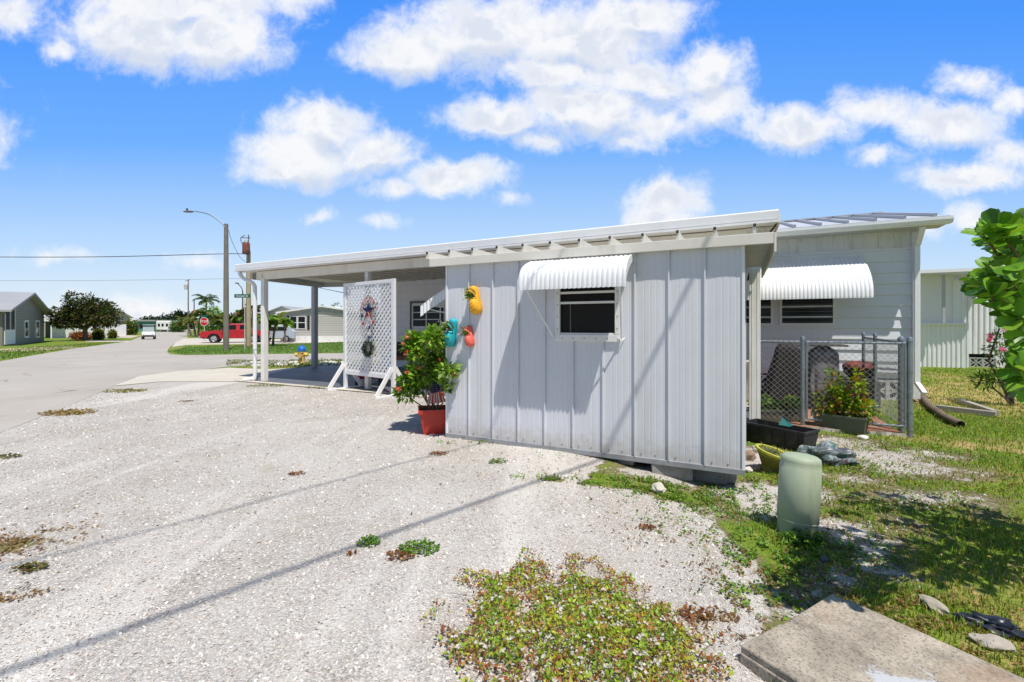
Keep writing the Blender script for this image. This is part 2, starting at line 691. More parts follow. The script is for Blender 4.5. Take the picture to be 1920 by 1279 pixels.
# shading: thick centres are greyer underneath
sh = fmath(nt, 'MULTIPLY', mapr(nt, dens, 0.5, 1.0), mapr(nt, fb2, 0.46, 0.66))
off = nt.nodes.new('ShaderNodeVectorMath')
off.operation = 'ADD'
nt.links.new(PW, off.inputs[0])
off.inputs[1].default_value = (0.012, 0.028, 0.0)
ra = noise(nt, PW, 5.0, 6, 0.55)
rb = noise(nt, off.outputs[0], 5.0, 6, 0.55)
relief = mapr(nt, fmath(nt, 'SUBTRACT', ra, rb), -0.07, 0.05, 1.0, 0.0)
relief = fmath(nt, 'MULTIPLY', relief, mapr(nt, dens, 0.25, 0.8))
under = mapr(nt, fmath(nt, 'SUBTRACT', above, field), -0.05, 0.42)
under = fmath(nt, 'MULTIPLY', under, mapr(nt, dens, 0.0, 0.4))
sh = fmath(nt, 'MAXIMUM', fmath(nt, 'MULTIPLY', sh, 0.8), fmath(nt, 'MULTIPLY', relief, 0.7))
sh = fmath(nt, 'MAXIMUM', sh, fmath(nt, 'MULTIPLY', under, 0.85))
cloudc = mix(nt, sh, (9.15, 9.2, 9.35), (6.3, 6.9, 8.1))
cloudc = mix(nt, mapr(nt, dens, 0.6, 0.1, 0, 0.2), cloudc, (7.8, 8.6, 9.6))
lift = ramp(nt, fmath(nt, 'MULTIPLY', vv, 0.8), [(0.0, (7.3, 8.4, 9.6)), (0.06, (6.7, 8.1, 9.7)), (0.16, (4.6, 6.9, 10.1)), (0.32, (1.55, 4.45, 10.4)), (0.55, (0.62, 3.2, 10.4)), (0.75, (0.5, 2.4, 6.5)), (1.0, (0.6, 1.9, 4.4))])
skyc = mix(nt, 0.85, sky.outputs[0], lift)
fin = mix(nt, alpha, skyc, cloudc)
dim = mapr(nt, sep.outputs[1], -0.35, 0.12, 0.62, 1.0)
fin = mix(nt, 1.0, fin, dim, 'MULTIPLY')
nt.links.new(fin, bg.inputs[0])
for n in nt.nodes:
    if n.bl_idname == 'ShaderNodeMix':
        n.clamp_result = False

# ================================================================== ground
# gravel fraction of the yard: 1 = bare shell gravel, 0 = grass
EDGE = [gp(*p) for p in ((1060, 905), (1180, 918), (1280, 945), (1360, 1000), (1430, 1060), (1500, 1105), (1470, 1190), (1450, 1279))]
# gravel seen through the grass on the right: px, py, radius x, radius y (m), strength
GPATCH = [(1425, 925, .55, .35, .9), (1590, 1000, .30, .35, .95), (1640, 1060, .22, .25, .7), (1740, 930, .8, .35, .6), (1640, 855, .8, .45, .75), (1730, 850, .7, .35, .62),
          (1560, 830, .8, .5, .8), (1400, 860, .7, .5, .8), (1680, 985, .35, .3, .45), (1250, 890, .7, .35, .75), (1810, 890, .5, .3, .5), (1500, 1140, .3, .3, .6), (1340, 960, .35, .2, .6), (1440, 960, .35, .22, .85), (1520, 925, .4, .3, .6), (1700, 880, .7, .4, .7), (1600, 900, .5, .3, .6), (1560, 1080, .25, .2, .6), (1850, 960, .4, .3, .4)]
GPATCHW = [(gp(a, b), c, d, e) for a, b, c, d, e in GPATCH]
GREENP = [(1300, 935, .5, .12, .8), (1170, 905, .4, .08, .5), (30, 1020, .22, .2, .75), (10, 1130, .08, .1, .5), (1410, 1130, .18, .22, .5)]
GREENW = [(gp(a, b), c, d, e) for a, b, c, d, e in GREENP]


def side(x, y):
    """signed distance to the weed line; negative = gravel side"""
    best, sgn = 1e9, 1
    for a, b in zip(EDGE[:-1], EDGE[1:]):
        ax, ay, bx, by = a.x, a.y, b.x, b.y
        dx, dy = bx - ax, by - ay
        t = max(0, min(1, ((x - ax) * dx + (y - ay) * dy) / (dx * dx + dy * dy)))
        ex, ey = x - ax - t * dx, y - ay - t * dy
        d = math.hypot(ex, ey)
        if d < best:
            best = d
            sgn = 1 if (dx * ey - dy * ex) > 0 else -1
    return best * sgn


def cover(x, y):
    """(gravel, dry, dirt)"""
    s, d = w2l(x, y)
    gr = 0.0
    if y < 14 and s < 3.4:
        sd = side(x, y)
        inlot = 1.0
        if s < 3.3 and d > 0.05:
            inlot = 1.0
        gr = sstep(0.10, -0.12, sd) if not (s < 2.0 and d > -0.8) else 1.0
    if s < 1.65 and y < 14:
        gr = 1.0
    if s >= 1.8 or gr < 1:
        for c, rx, ry, e in GPATCHW:
            q = ((x - c.x) / rx) ** 2 + ((y - c.y) / ry) ** 2
            gr = max(gr, e * math.exp(-q))
    for c, rx, ry, e in GREENW:
        q = ((x - c.x) / rx) ** 2 + ((y - c.y) / ry) ** 2
        gr = min(gr, 1 - e * math.exp(-q))
    dry = 0.25 + 0.5 * max(0, mnoise.noise(Vector((x * 0.35, y * 0.35, 1.7))) * 1.6)
    if s > 4 and d > 3:
        dry = max(dry, 0.75 * math.exp(-((d - 8.5) / 3.2) ** 2))
        dry += 0.5 * math.exp(-(((x - 5.9) / 1.3) ** 2 + ((y - 5.6) / .8) ** 2))
    if x < -6 and y > 16:
        dry = max(dry, 0.55 * max(0, 0.5 + mnoise.noise(Vector((x * .12, y * .25, 4)))))
        q = (x + 0.73 * y + 8) / 6
    return gr, min(1, dry), 0.0


def yard_material():
    m, nt, out = new_mat('yard ground')
    tc = N(nt, 'ShaderNodeTexCoord').outputs['Object']
    a = N(nt, 'ShaderNodeAttribute', attribute_name='Col')
    sp = nt.nodes.new('ShaderNodeSeparateColor')
    nt.links.new(a.outputs[0], sp.inputs[0])
    # --- crushed shell gravel
    v1 = N(nt, 'ShaderNodeTexVoronoi', feature='F1')
    v1.inputs['Scale'].default_value = 85
    v1.inputs['Randomness'].default_value = 1
    nd = nt.nodes.new('ShaderNodeTexNoise')
    nd.inputs['Scale'].default_value = 40
    nt.links.new(tc, nd.inputs['Vector'])
    dv = nt.nodes.new('ShaderNodeVectorMath')
    dv.operation = 'MULTIPLY_ADD'
    nt.links.new(nd.outputs['Color'], dv.inputs[0])
    dv.inputs[1].default_value = (0.02, 0.02, 0.02)
    nt.links.new(tc, dv.inputs[2])
    nt.links.new(dv.outputs[0], v1.inputs['Vector'])
    v2 = N(nt, 'ShaderNodeTexVoronoi', feature='F1')
    v2.inputs['Scale'].default_value = 190
    nt.links.new(dv.outputs[0], v2.inputs['Vector'])
    sc1 = nt.nodes.new('ShaderNodeSeparateColor')
    nt.links.new(v1.outputs['Color'], sc1.inputs[0])
    c1 = ramp(nt, sc1.outputs[0], [(0.0, (0.24, 0.215, 0.19)), (0.12, (0.32, 0.29, 0.26)), (0.45, (0.48, 0.447, 0.41)), (0.75, (0.59, 0.555, 0.51)), (1.0, (0.80, 0.775, 0.74))])
    c1 = mix(nt, mapr(nt, sc1.outputs[1], 0.7, 1.0, 0, 0.35), c1, (0.52, 0.38, 0.33))
    sc2 = nt.nodes.new('ShaderNodeSeparateColor')
    nt.links.new(v2.outputs['Color'], sc2.inputs[0])
    c2 = ramp(nt, sc2.outputs[0], [(0, (0.30, 0.272, 0.245)), (0.5, (0.54, 0.506, 0.465)), (1, (0.73, 0.695, 0.65))])
    grc = mix(nt, mapr(nt, noise(nt, tc, 5, 3), 0.35, 0.65, 0.25, 0.75), c1, c2)
    gap = mapr(nt, v1.outputs['Distance'], 0.45, 0.75, 0, 0.45)
    grc = mix(nt, gap, grc, (0.17, 0.15, 0.13))
    big = noise(nt, tc, 0.55, 6, 0.62, 0.4)
    grc = mix(nt, mapr(nt, big, 0.35, 0.62, 0.0, 0.8), grc, mix(nt, 0.55, grc, (0.66, 0.635, 0.60)))
    st = noise(nt, tc, 1.9, 7, 0.7, 0.6)
    grc = mix(nt, mapr(nt, st, 0.50, 0.74, 0, 0.5), grc, (0.36, 0.29, 0.21))
    # packed wheel tracks running from the street across the lot
    rut = N(nt, 'ShaderNodeMapping')
    rut.inputs['Rotation'].default_value = (0, 0, R(-47))
    rut.inputs['Scale'].default_value = (1.0, 0.10, 1)
    nt.links.new(tc, rut.inputs[0])
    rn = noise(nt, rut.outputs[0], 0.9, 5, 0.6, 0.4)
    grc = mix(nt, mapr(nt, rn, 0.50, 0.60, 0, 0.42), grc, (0.46, 0.42, 0.37))
    grc = mix(nt, mapr(nt, rn, 0.45, 0.36, 0, 0.5), grc, (0.73, 0.70, 0.655))
    # --- grass and soil
    gn = noise(nt, tc, 2.6, 8, 0.72, 0.3)
    gf = noise(nt, tc, 38, 4, 0.75)
    green = ramp(nt, gn, [(0.28, (0.09, 0.15, 0.018)), (0.48, (0.17, 0.27, 0.03)), (0.62, (0.26, 0.33, 0.045)), (0.8, (0.38, 0.34, 0.11))])
    green = mix(nt, mapr(nt, gf, 0.35, 0.7, 0, 0.6), green, (0.03, 0.05, 0.012))
    tan = ramp(nt, gf, [(0.3, (0.26, 0.18, 0.08)), (0.55, (0.48, 0.35, 0.15)), (0.75, (0.60, 0.48, 0.25))])
    dryf = fmath(nt, 'ADD', sp.outputs[1], fmath(nt, 'MULTIPLY_ADD', noise(nt, tc, 1.4, 7, 0.7, 0.5), 1.6, -0.85))
    grass = mix(nt, mapr(nt, dryf, 0.25, 0.75), green, tan)
    gm = fmath(nt, 'ADD', sp.outputs[0], fmath(nt, 'MULTIPLY_ADD', noise(nt, tc, 6.5, 8, 0.72, 0.4), 1.1, -0.55))
    gmask = mapr(nt, gm, 0.40, 0.60)
    soil = mapr(nt, gm, 0.16, 0.40)
    soil = fmath(nt, 'MULTIPLY', soil, 0.8)
    base = mix(nt, soil, grass, (0.20, 0.15, 0.10))
    col = mix(nt, gmask, base, grc)
    hg = fmath(nt, 'ADD', fmath(nt, 'MULTIPLY', v1.outputs['Distance'], -0.8), fmath(nt, 'MULTIPLY', v2.outputs['Distance'], -0.35))
    hn = fmath(nt, 'ADD', hg, fmath(nt, 'MULTIPLY', gf, 0.5))
    b = bump(nt, hn, 0.75, 0.012)
    b2 = nt.nodes.new('ShaderNodeBump')
    b2.inputs['Strength'].default_value = 0.5
    b2.inputs['Distance'].default_value = 0.05
    nt.links.new(noise(nt, tc, 4, 6, 0.7), b2.inputs['Height'])
    nt.links.new(b, b2.inputs['Normal'])
    principled(nt, out, col, 0.92, 0, b2.outputs[0], 0.15)
    return m


YARD = yard_material()


def axis(lo, hi, fine_lo, fine_hi, step, grow=1.22):
    a = list(np.arange(fine_lo, fine_hi + 1e-6, step))
    s_, x_ = step, fine_hi
    while x_ < hi:
        s_ *= grow
        x_ += s_
        a.append(min(x_, hi))
    s_, x_ = step, fine_lo
    while x_ > lo:
        s_ *= grow
        x_ -= s_
        a.insert(0, max(x_, lo))
    return np.array(a)


def in_poly(x, y, poly):
    c = False
    j = len(poly) - 1
    for i in range(len(poly)):
        xi, yi = poly[i][0], poly[i][1]
        xj, yj = poly[j][0], poly[j][1]
        if (yi > y) != (yj > y) and x < (xj - xi) * (y - yi) / (yj - yi) + xi:
            c = not c
        j = i
    return c


def grid_mesh(name, xs, ys, zoff, mat):
    nx, ny = len(xs), len(ys)
    V = np.zeros((nx * ny, 3))
    C = np.zeros((nx * ny, 3))
    for j in range(ny):
        for i in range(nx):
            x, y = float(xs[i]), float(ys[j])
            V[j * nx + i] = (x, y, g(x, y) + zoff)
            C[j * nx + i] = cover(x, y)
    fi = []
    for j in range(ny - 1):
        for i in range(nx - 1):
            fi.append((j * nx + i, j * nx + i + 1, (j + 1) * nx + i + 1, (j + 1) * nx + i))
    return np_mesh(name, V, np.array(fi), C, mat, smooth=True)


def poly_sheet(name, poly, zoff, mat, step=0.5, col=False):
    """a polygon draped over the terrain"""
    bm = bmesh.new()
    vs = [bm.verts.new((p[0], p[1], 0)) for p in poly]
    bm.faces.new(vs)
    bmesh.ops.triangulate(bm, faces=bm.faces[:])
    xs = [p[0] for p in poly]
    ys = [p[1] for p in poly]
    for ax, lo, hi in ((0, min(xs), max(xs)), (1, min(ys), max(ys))):
        t = lo + step
        while t < hi:
            n = Vector((1, 0, 0)) if ax == 0 else Vector((0, 1, 0))
            c = Vector((t, 0, 0)) if ax == 0 else Vector((0, t, 0))
            bmesh.ops.bisect_plane(bm, geom=bm.verts[:] + bm.edges[:] + bm.faces[:], plane_co=c, plane_no=n)
            t += step * (1 if abs(t) < 25 else 3)
    for v in bm.verts:
        v.co.z = g(v.co.x, v.co.y) + zoff
    bmesh.ops.recalc_face_normals(bm, faces=bm.faces)
    me = bpy.data.meshes.new(name)
    bm.to_mesh(me)
    bm.free()
    if sum(p.normal.z for p in me.polygons) < 0:
        me.flip_normals()
    if col:
        a = me.color_attributes.new('Col', 'FLOAT_COLOR', 'POINT')
        for i, v in enumerate(me.vertices):
            a.data[i].color = (*cover(v.co.x, v.co.y), 1)
    me.materials.append(mat)
    me.shade_smooth()
    o = bpy.data.objects.new(name, me)
    COL.objects.link(o)
    return tag(o, kind='structure')


def ragged(pts, amp=0.06, step=0.12, seed=0):
    out = []
    for a, b in zip(pts, pts[1:] + pts[:1]):
        a, b = Vector((a[0], a[1], 0)), Vector((b[0], b[1], 0))
        d = b - a
        L_ = d.length
        n = max(1, min(140, int(L_ / step)))
        nrm = Vector((-d.y, d.x, 0)).normalized() if L_ > 0 else Vector()
        for i in range(n):
            p = a + d * (i / n)
            k = mnoise.noise(p * 1.7 + Vector((seed, 0, 0))) + 0.5 * mnoise.noise(p * 6 + Vector((seed, 5, 0)))
            out.append(p + nrm * k * amp)
    return out


gx = axis(-500, 500, -5.5, 8.0, 0.11, 1.10)
gy = axis(-30, 900, 0.9, 9.0, 0.11, 1.07)
ground = grid_mesh('ground', gx, gy, 0.0, YARD)
tag(ground, kind='structure')


def road_material():
    m, nt, out = new_mat('pale asphalt')
    tc = N(nt, 'ShaderNodeTexCoord').outputs['Object']
    n1 = noise(nt, tc, 0.35, 7, 0.6, 0.5)
    c = ramp(nt, n1, [(0.3, (0.40, 0.365, 0.325)), (0.5, (0.45, 0.415, 0.37)), (0.7, (0.50, 0.465, 0.42))])
    sp_ = noise(nt, tc, 110, 2, 0.6)
    c = mix(nt, mapr(nt, sp_, 0.3, 0.7, 0.0, 0.35), c, (0.26, 0.24, 0.215))
    c = mix(nt, mapr(nt, noise(nt, tc, 60, 2), 0.62, 0.75, 0, 0.4), c, (0.55, 0.53, 0.5))
    mp = N(nt, 'ShaderNodeMapping')
    mp.inputs['Rotation'].default_value = (0, 0, R(-36))
    mp.inputs['Scale'].default_value = (1.2, 0.06, 1)
    nt.links.new(tc, mp.inputs[0])
    c = mix(nt, mapr(nt, noise(nt, mp.outputs[0], 1.0, 5, 0.6), 0.5, 0.7, 0, 0.28), c, (0.30, 0.275, 0.25))
    v = N(nt, 'ShaderNodeTexVoronoi', feature='DISTANCE_TO_EDGE')
    v.inputs['Scale'].default_value = 0.32
    wn = nt.nodes.new('ShaderNodeTexNoise')
    wn.inputs['Scale'].default_value = 1.5
    wn.inputs['Detail'].default_value = 6
    nt.links.new(tc, wn.inputs['Vector'])
    dv = nt.nodes.new('ShaderNodeVectorMath')
    dv.operation = 'MULTIPLY_ADD'
    nt.links.new(wn.outputs['Color'], dv.inputs[0])
    dv.inputs[1].default_value = (0.8, 0.8, 0.0)
    nt.links.new(tc, dv.inputs[2])
    nt.links.new(dv.outputs[0], v.inputs['Vector'])
    crack = mapr(nt, v.outputs['Distance'], 0.003, 0.007, 0.6, 0)
    crack = fmath(nt, 'MULTIPLY', crack, mapr(nt, noise(nt, tc, 0.3, 3), 0.48, 0.6))
    c = mix(nt, crack, c, (0.08, 0.075, 0.07))
    principled(nt, out, c, 0.93, 0, bump(nt, sp_, 0.4, 0.004), 0.15)
    return m


ROADM = road_material()
rp = [gp(*p) for p in ((0, 678), (60, 667), (130, 655), (200, 645.5), (240, 640.5), (256, 634.5), (270, 629), (290, 623.5), (312, 620))]
rp = [Vector((-60, 15.5, 0)), Vector((-40, 16.5, 0))] + rp + [Vector((-150, 190, 0)), Vector((-130, 190, 0))]
rp += [gp(*p) for p in ((352, 620.5), (350, 626), (352, 633), (330, 642), (317, 652), (313, 660), (318, 664.5), (345, 666), (480, 664.5), (640, 662.5), (720, 662))]
rp += [Vector((40, 24.5, 0)), Vector((40, 18.5, 0))]
rp += [gp(*p) for p in ((720, 674.5), (640, 675), (520, 682), (440, 686.5), (300, 702), (215, 724), (120, 765), (0, 812))]
rp += [Vector((-4.3, 1.6, 0)), Vector((-3.2, -3, 0)), Vector((-60, -3, 0))]
road = poly_sheet('road', rp, 0.004, ROADM, 1.0)

# grit and sparse grass verge between the street and the carport slab shows the yard material; a pale concrete apron lies before the slab
PALEC = M('pale driveway concrete', (0.55, 0.505, 0.43), 0.92, 1.5, 0.1, (0.33, 0.30, 0.25), 0.45, 3, bmp=0.2, bscale=80)
ap = [gp(*p) for p in ((215, 724), (262, 706), (330, 697), (430, 690), (500, 693), (565, 690), (640, 700), (640, 727), (560, 722), (455, 716), (300, 716.5))]
apron = poly_sheet('driveway', ragged(ap, 0.05, 0.3, 3), 0.010, PALEC, 1.0)
ap2 = [gp(*p) for p in ((345, 635), (395, 633), (650, 640), (650, 643), (480, 645), (350, 647), (322, 651), (330, 642))]
poly_sheet('truck_driveway', ap2, 0.009, PALEC, 2.0)
ap3 = [gp(*p) for p in ((160, 640.5), (238, 641.5), (246, 639.5), (160, 638))]
poly_sheet('footpath', ap3, 0.006, M('pale path', (0.55, 0.52, 0.42), 0.9), 3.0)
ap4 = [gp(*p) for p in ((195, 632), (245, 634), (262, 630), (215, 628))]
poly_sheet('far_driveway', ap4, 0.008, M('pink path', (0.5, 0.42, 0.36), 0.9), 3.0)
sandm = M('dry tan verge', (0.42, 0.36, 0.20), 0.95, 2.5, 0.3, (0.20, 0.22, 0.07), 0.7, 1.2)
vg = [gp(*p) for p in ((-40, 656), (60, 651.5), (140, 649.5), (150, 652), (90, 657), (0, 660.5), (-60, 662))]
poly_sheet('sandy_verge', ragged(vg, 0.25, 0.6, 9), 0.006, sandm, 2.0)

# ------------------------------------------------------------------ loose shell fragments
def fragments():
    n = 75000
    Y = 0.95 + 9.0 * rng.random(n) ** 1.8
    X = (rng.random(n) * 2.3 - 1.25) * Y
    keep, sz = [], []
    P = []
    for x, y in zip(X, Y):
        s, d = w2l(x, y)
        if d > -0.02 and -0.1 < s < 3.4 or (y > 9 and x > -3):
            continue
        if in_poly(x, y, ROADP) and rng.random() < 0.985:
            continue
        c = cover(x, y)[0]
        if rng.random() > c * 1.15 - 0.1:
            continue
        P.append((x, y, g(x, y)))
    P = np.array(P)
    n = len(P)
    size = (0.0026 + 0.0036 * rng.random(n) ** 3) * (0.8 + 0.11 * P[:, 1])
    # flat 5-sided chips
    k = 5
    ang = np.arange(k) / k * 2 * math.pi
    base = np.stack([np.cos(ang), np.sin(ang), np.zeros(k)], 1)
    jit = 0.65 + 0.6 * rng.random((n, k, 1))
    v = base[None] * jit
    v[:, :, 0] *= 1.35
    yaw = rng.random(n) * 2 * math.pi
    tx = rng.normal(size=n) * 0.38
    ty = rng.normal(size=n) * 0.38
    cy, sy = np.cos(yaw)[:, None], np.sin(yaw)[:, None]
    x = v[:, :, 0] * cy - v[:, :, 1] * sy
    y = v[:, :, 0] * sy + v[:, :, 1] * cy
    z = x * tx[:, None] + y * ty[:, None]
    top = np.stack([x, y, z], 2) * size[:, None, None]
    top[:, :, 2] += (size * 0.55)[:, None] + 0.002
    bot = top * np.array([1.15, 1.15, 1]) - np.array([0, 0, 1]) * (size * 0.6)[:, None, None]
    V = np.concatenate([top, bot], 1) + P[:, None, :]
    ft = np.array([[0, 1, 2, 2], [0, 2, 3, 4]])
    quads = [[i, (i + 1) % k, k + (i + 1) % k, k + i][::-1] for i in range(k)]
    f = np.array([[0, 1, 2, 3]] + quads)
    tri = np.array([[0, 3, 4, 4]])
    F_ = f[None] + (np.arange(n) * 2 * k)[:, None, None]
    # the leftover triangle of the top face as a degenerate-free fan: use a second quad (3,4,0 + midpoint not needed)
    T_ = np.array([[0, 3, 4]])[None] + (np.arange(n) * 2 * k)[:, None, None]
    pal = [(0.66, 0.63, 0.58), (0.60, 0.565, 0.52), (0.76, 0.74, 0.70), (0.48, 0.44, 0.40), (0.62, 0.53, 0.48), (0.40, 0.36, 0.32)]
    C = np.repeat(pick(pal, n, 0.12), 2 * k, axis=0)
    m, nt, out = new_mat('shell fragments')
    a = N(nt, 'ShaderNodeAttribute', attribute_name='Col')
    principled(nt, out, a.outputs[0], 0.85, 0, None, 0.2)
    me = bpy.data.meshes.new('gravel_fragments')
    Vf = V.reshape(-1, 3)
    quadl = F_.reshape(-1, 4)
    tril = T_.reshape(-1, 3)
    nq, ntr = len(quadl), len(tril)
    me.vertices.add(len(Vf))
    me.vertices.foreach_set('co', Vf.astype(np.float32).ravel())
    me.loops.add(nq * 4 + ntr * 3)
    me.loops.foreach_set('vertex_index', np.concatenate([quadl.ravel(), tril.ravel()]).astype(np.int32))
    me.polygons.add(nq + ntr)
    me.polygons.foreach_set('loop_start', np.concatenate([np.arange(nq) * 4, nq * 4 + np.arange(ntr) * 3]).astype(np.int32))
    me.polygons.foreach_set('loop_total', np.concatenate([np.full(nq, 4), np.full(ntr, 3)]).astype(np.int32))
    me.update()
    me.validate()
    at_ = me.color_attributes.new('Col', 'FLOAT_COLOR', 'POINT')
    c4 = np.ones((len(Vf), 4), dtype=np.float32)
    c4[:, :3] = C
    at_.data.foreach_set('color', c4.ravel())
    me.materials.append(m)
    o = bpy.data.objects.new('gravel', me)
    COL.objects.link(o)
    tag(o, 'loose white crushed shell gravel lying over the open lot', 'gravel', kind='stuff')


ROADP = [(p[0], p[1]) for p in rp]
fragments()


# ------------------------------------------------------------------ grass blades
def blades(name, pts, h, w, pal, label, cat, lean=0.5):
    P = np.array(pts)
    n = len(P)
    h = np.asarray(h)
    ang = rng.random(n) * 2 * math.pi
    side_ = np.stack([np.cos(ang), np.sin(ang), np.zeros(n)], 1)
    la = rng.random(n) * 2 * math.pi
    ln = np.stack([np.cos(la), np.sin(la), np.zeros(n)], 1) * (rng.random((n, 1)) * lean)
    up = np.array([[0, 0, 1.0]])
    w = (np.asarray(w) * np.ones(n))[:, None]
    hh = (h * np.ones(n))[:, None]
    b0 = P - side_ * w / 2 - up * 0.01
    b1 = P + side_ * w / 2 - up * 0.01
    m0 = P - side_ * w * 0.4 + (up + ln * 0.6) * hh * 0.55
    m1 = P + side_ * w * 0.4 + (up + ln * 0.6) * hh * 0.55
    t0 = P + (up * 0.92 + ln * 1.6) * hh
    V = np.stack([b0, b1, m1, m0, t0, t0 + side_ * 0.0005], 1).reshape(-1, 3)
    f = np.array([[0, 1, 2, 3], [3, 2, 5, 4]])
    Fc = (f[None] + (np.arange(n) * 6)[:, None, None]).reshape(-1, 4)
    C = np.repeat(pick(pal, n, 0.18), 6, axis=0)
    o = np_mesh(name, V, Fc, C, LEAF)
    return tag(o, label, cat, kind='stuff')


GPAL = [(0.20, 0.35, 0.03), (0.27, 0.44, 0.035), (0.36, 0.48, 0.05), (0.14, 0.27, 0.02), (0.44, 0.46, 0.07), (0.55, 0.44, 0.17)]
pts, hs, ws = [], [], []
for _ in range(150000):
    Y = 1.6 + 14 * rng.random() ** 1.7
    X = (0.05 + 1.15 * rng.random()) * Y
    s, d = w2l(X, Y)
    if s < 3.42 and d > -0.05 and s > -0.5:
        continue
    if d > 7.1 and s < 6.6:
        continue
    gr, dry, _d = cover(X, Y)
    nz = mnoise.noise(Vector((X * 3, Y * 3, 0))) * 0.5 + (0.12 if Y < 5 else 0)
    if rng.random() < (gr + nz) * 1.35 or rng.random() < dry * 0.6 or rng.random() < 0.12:
        continue
    sdv = side(X, Y) if s < 4.2 else 1
    if sdv < 0.22 and rng.random() < 0.8:
        continue
    if d > -0.35 and s < 3.5:
        continue
    pts.append((X, Y, g(X, Y)))
    hs.append((0.014 + 0.038 * rng.random() ** 1.5) * (1 + 0.04 * Y))
    ws.append(0.004 + 0.0011 * Y)
blades('grass', pts, hs, ws, GPAL, 'short patchy green lawn grass beyond the gravel on the right', 'grass')
# far lawns left
pts, hs, ws = [], [], []
lawnL = [gp(*p) for p in ((-60, 664), (60, 651), (200, 642), (238, 641), (130, 654), (0, 677), (-80, 690))]
lawnR = [gp(*p) for p in ((316, 660), (350, 651), (480, 647), (660, 641), (700, 641), (700, 661), (480, 663), (345, 665))]
for poly, cnt in ((lawnL, 26000), (lawnR, 30000)):
    xs_ = [p.x for p in poly]
    ys_ = [p.y for p in poly]
    k = 0
    while k < cnt:
        x = min(xs_) + rng.random() * (max(xs_) - min(xs_))
        y = min(ys_) + rng.random() * (max(ys_) - min(ys_))
        k += 1
        if in_poly(x, y, poly):
            if rng.random() < cover(x, y)[1] * 0.7:
                continue
            pts.append((x, y, g(x, y)))
            hs.append(0.05 + 0.06 * rng.random())
            ws.append(0.03)
blades('far_grass', pts, hs, ws, [(0.12, 0.24, 0.03), (0.17, 0.30, 0.035), (0.09, 0.18, 0.025), (0.24, 0.28, 0.06)], 'mown lawn grass across the street', 'grass')
LAWNG = M('mown lawn turf', (0.12, 0.22, 0.03), 0.95, 0.8, 0.3, (0.26, 0.24, 0.08), 0.5, 0.5, bmp=0.6, bscale=20)
poly_sheet('far_lawn', ragged(lawnR, 0.12, 0.5, 2), 0.014, LAWNG, 1.0)
# ================================================================== the metal shed
shed = local_thing('metal_shed', 'pale grey ribbed metal storage shed on blocks with small awning window', 'shed')
WL, ZB, ZT, DEP = 3.32, 0.05, 2.15, 2.5
PW_ = WL / 10


def shed_profile():
    pts = []
    for i in range(10):
        x0 = i * PW_
        def bow(t):
            return -0.0055 * math.sin(math.pi * min(1, max(0, t)))
        pts += [(x0 - 0.009, 0), (x0 - 0.007, -0.026), (x0 + 0.007, -0.026), (x0 + 0.009, 0)] if i > 0 else [(0, 0)]
        fl = []
        for c_ in (0.09, 0.15, 0.21, 0.27):
            fl += [(x0 + c_ - 0.008, 0), (x0 + c_ - 0.004, 0.0016), (x0 + c_ + 0.004, 0.0016), (x0 + c_ + 0.008, 0)]
        for t in (0.1, 0.2, 0.35, 0.53, 0.71, 0.9):
            fl.append((x0 + t * PW_, 0))
        fl.sort()
        for x_, y_ in fl:
            pts.append((x_, y_ + bow((x_ - x0) / PW_)))
    pts.append((WL, 0))
    return pts


prof = shed_profile()
WX0, WX1, WZ0, WZ1 = 1.478, 2.155, 1.30, 1.90
mb = MB()


def strip(x0, x1, z0, z1):
    p = [q for q in prof if x0 < q[0] < x1]
    ye = lambda t: float(np.interp(t, [a for a, b in prof], [b for a, b in prof]))
    p = [(x0, ye(x0))] + p + [(x1, ye(x1))]
    nz = max(1, int((z1 - z0) / 0.35))
    rows = []
    for k in range(nz + 1):
        z = z0 + (z1 - z0) * k / nz
        rows.append([(x, y + 0.0012 * mnoise.noise(Vector((x * 4, z * 2, 0))), z) for x, y in p])
    mb.sheet(rows)


strip(0, WX0 - 0.012, ZB, ZT)
strip(WX0 - 0.012, WX1 + 0.012, ZB, WZ0)
strip(WX0 - 0.012, WX1 + 0.012, WZ1, ZT)
strip(WX1 + 0.012, WL, ZB, ZT)
mb.build('front_wall', SHED_PAINT, shed)
mb = MB()
# side walls with the same standing seams
for xw, sgn in ((0.0, -1), (WL, 1)):
    mb.box(xw - 0.008, xw + 0.008, 0.012, DEP, ZB, ZT)
    for k in range(1, 8):
        mb.box(xw - (0.026 if sgn < 0 else -0.008), xw + (0.026 if sgn > 0 else -0.008), k * PW_ - 0.007, k * PW_ + 0.007, ZB + .002, ZT - .002)
mb.box(0.01, WL - 0.01, DEP - 0.016, DEP, ZB, ZT)
mb.build('side_wall', SHED_PAINT, shed)
mb = MB()
mb.box(-0.012, 0.014, -0.014, 0.012, ZB, ZT).box(WL - 0.014, WL + 0.012, -0.014, 0.012, ZB, ZT)
mb.build_loose('corner_trim', WHITE_METAL, shed, bevel=0.003)
mb = MB()
mb.box(0.02, WL - 0.02, 0.04, DEP - 0.04, ZB - 0.012, ZB + 0.02)
mb.build('floor', DARK, shed)
mb = MB()
mb.box(-0.01, WL + 0.012, -0.022, 0.03, ZB - 0.05, ZB + 0.004)
mb.build('base_rail', M('grey base rail', (0.30, 0.31, 0.33), 0.5, 5, 0.2, (0.16, 0.12, 0.09), 0.5, 6), shed, bevel=0.004)
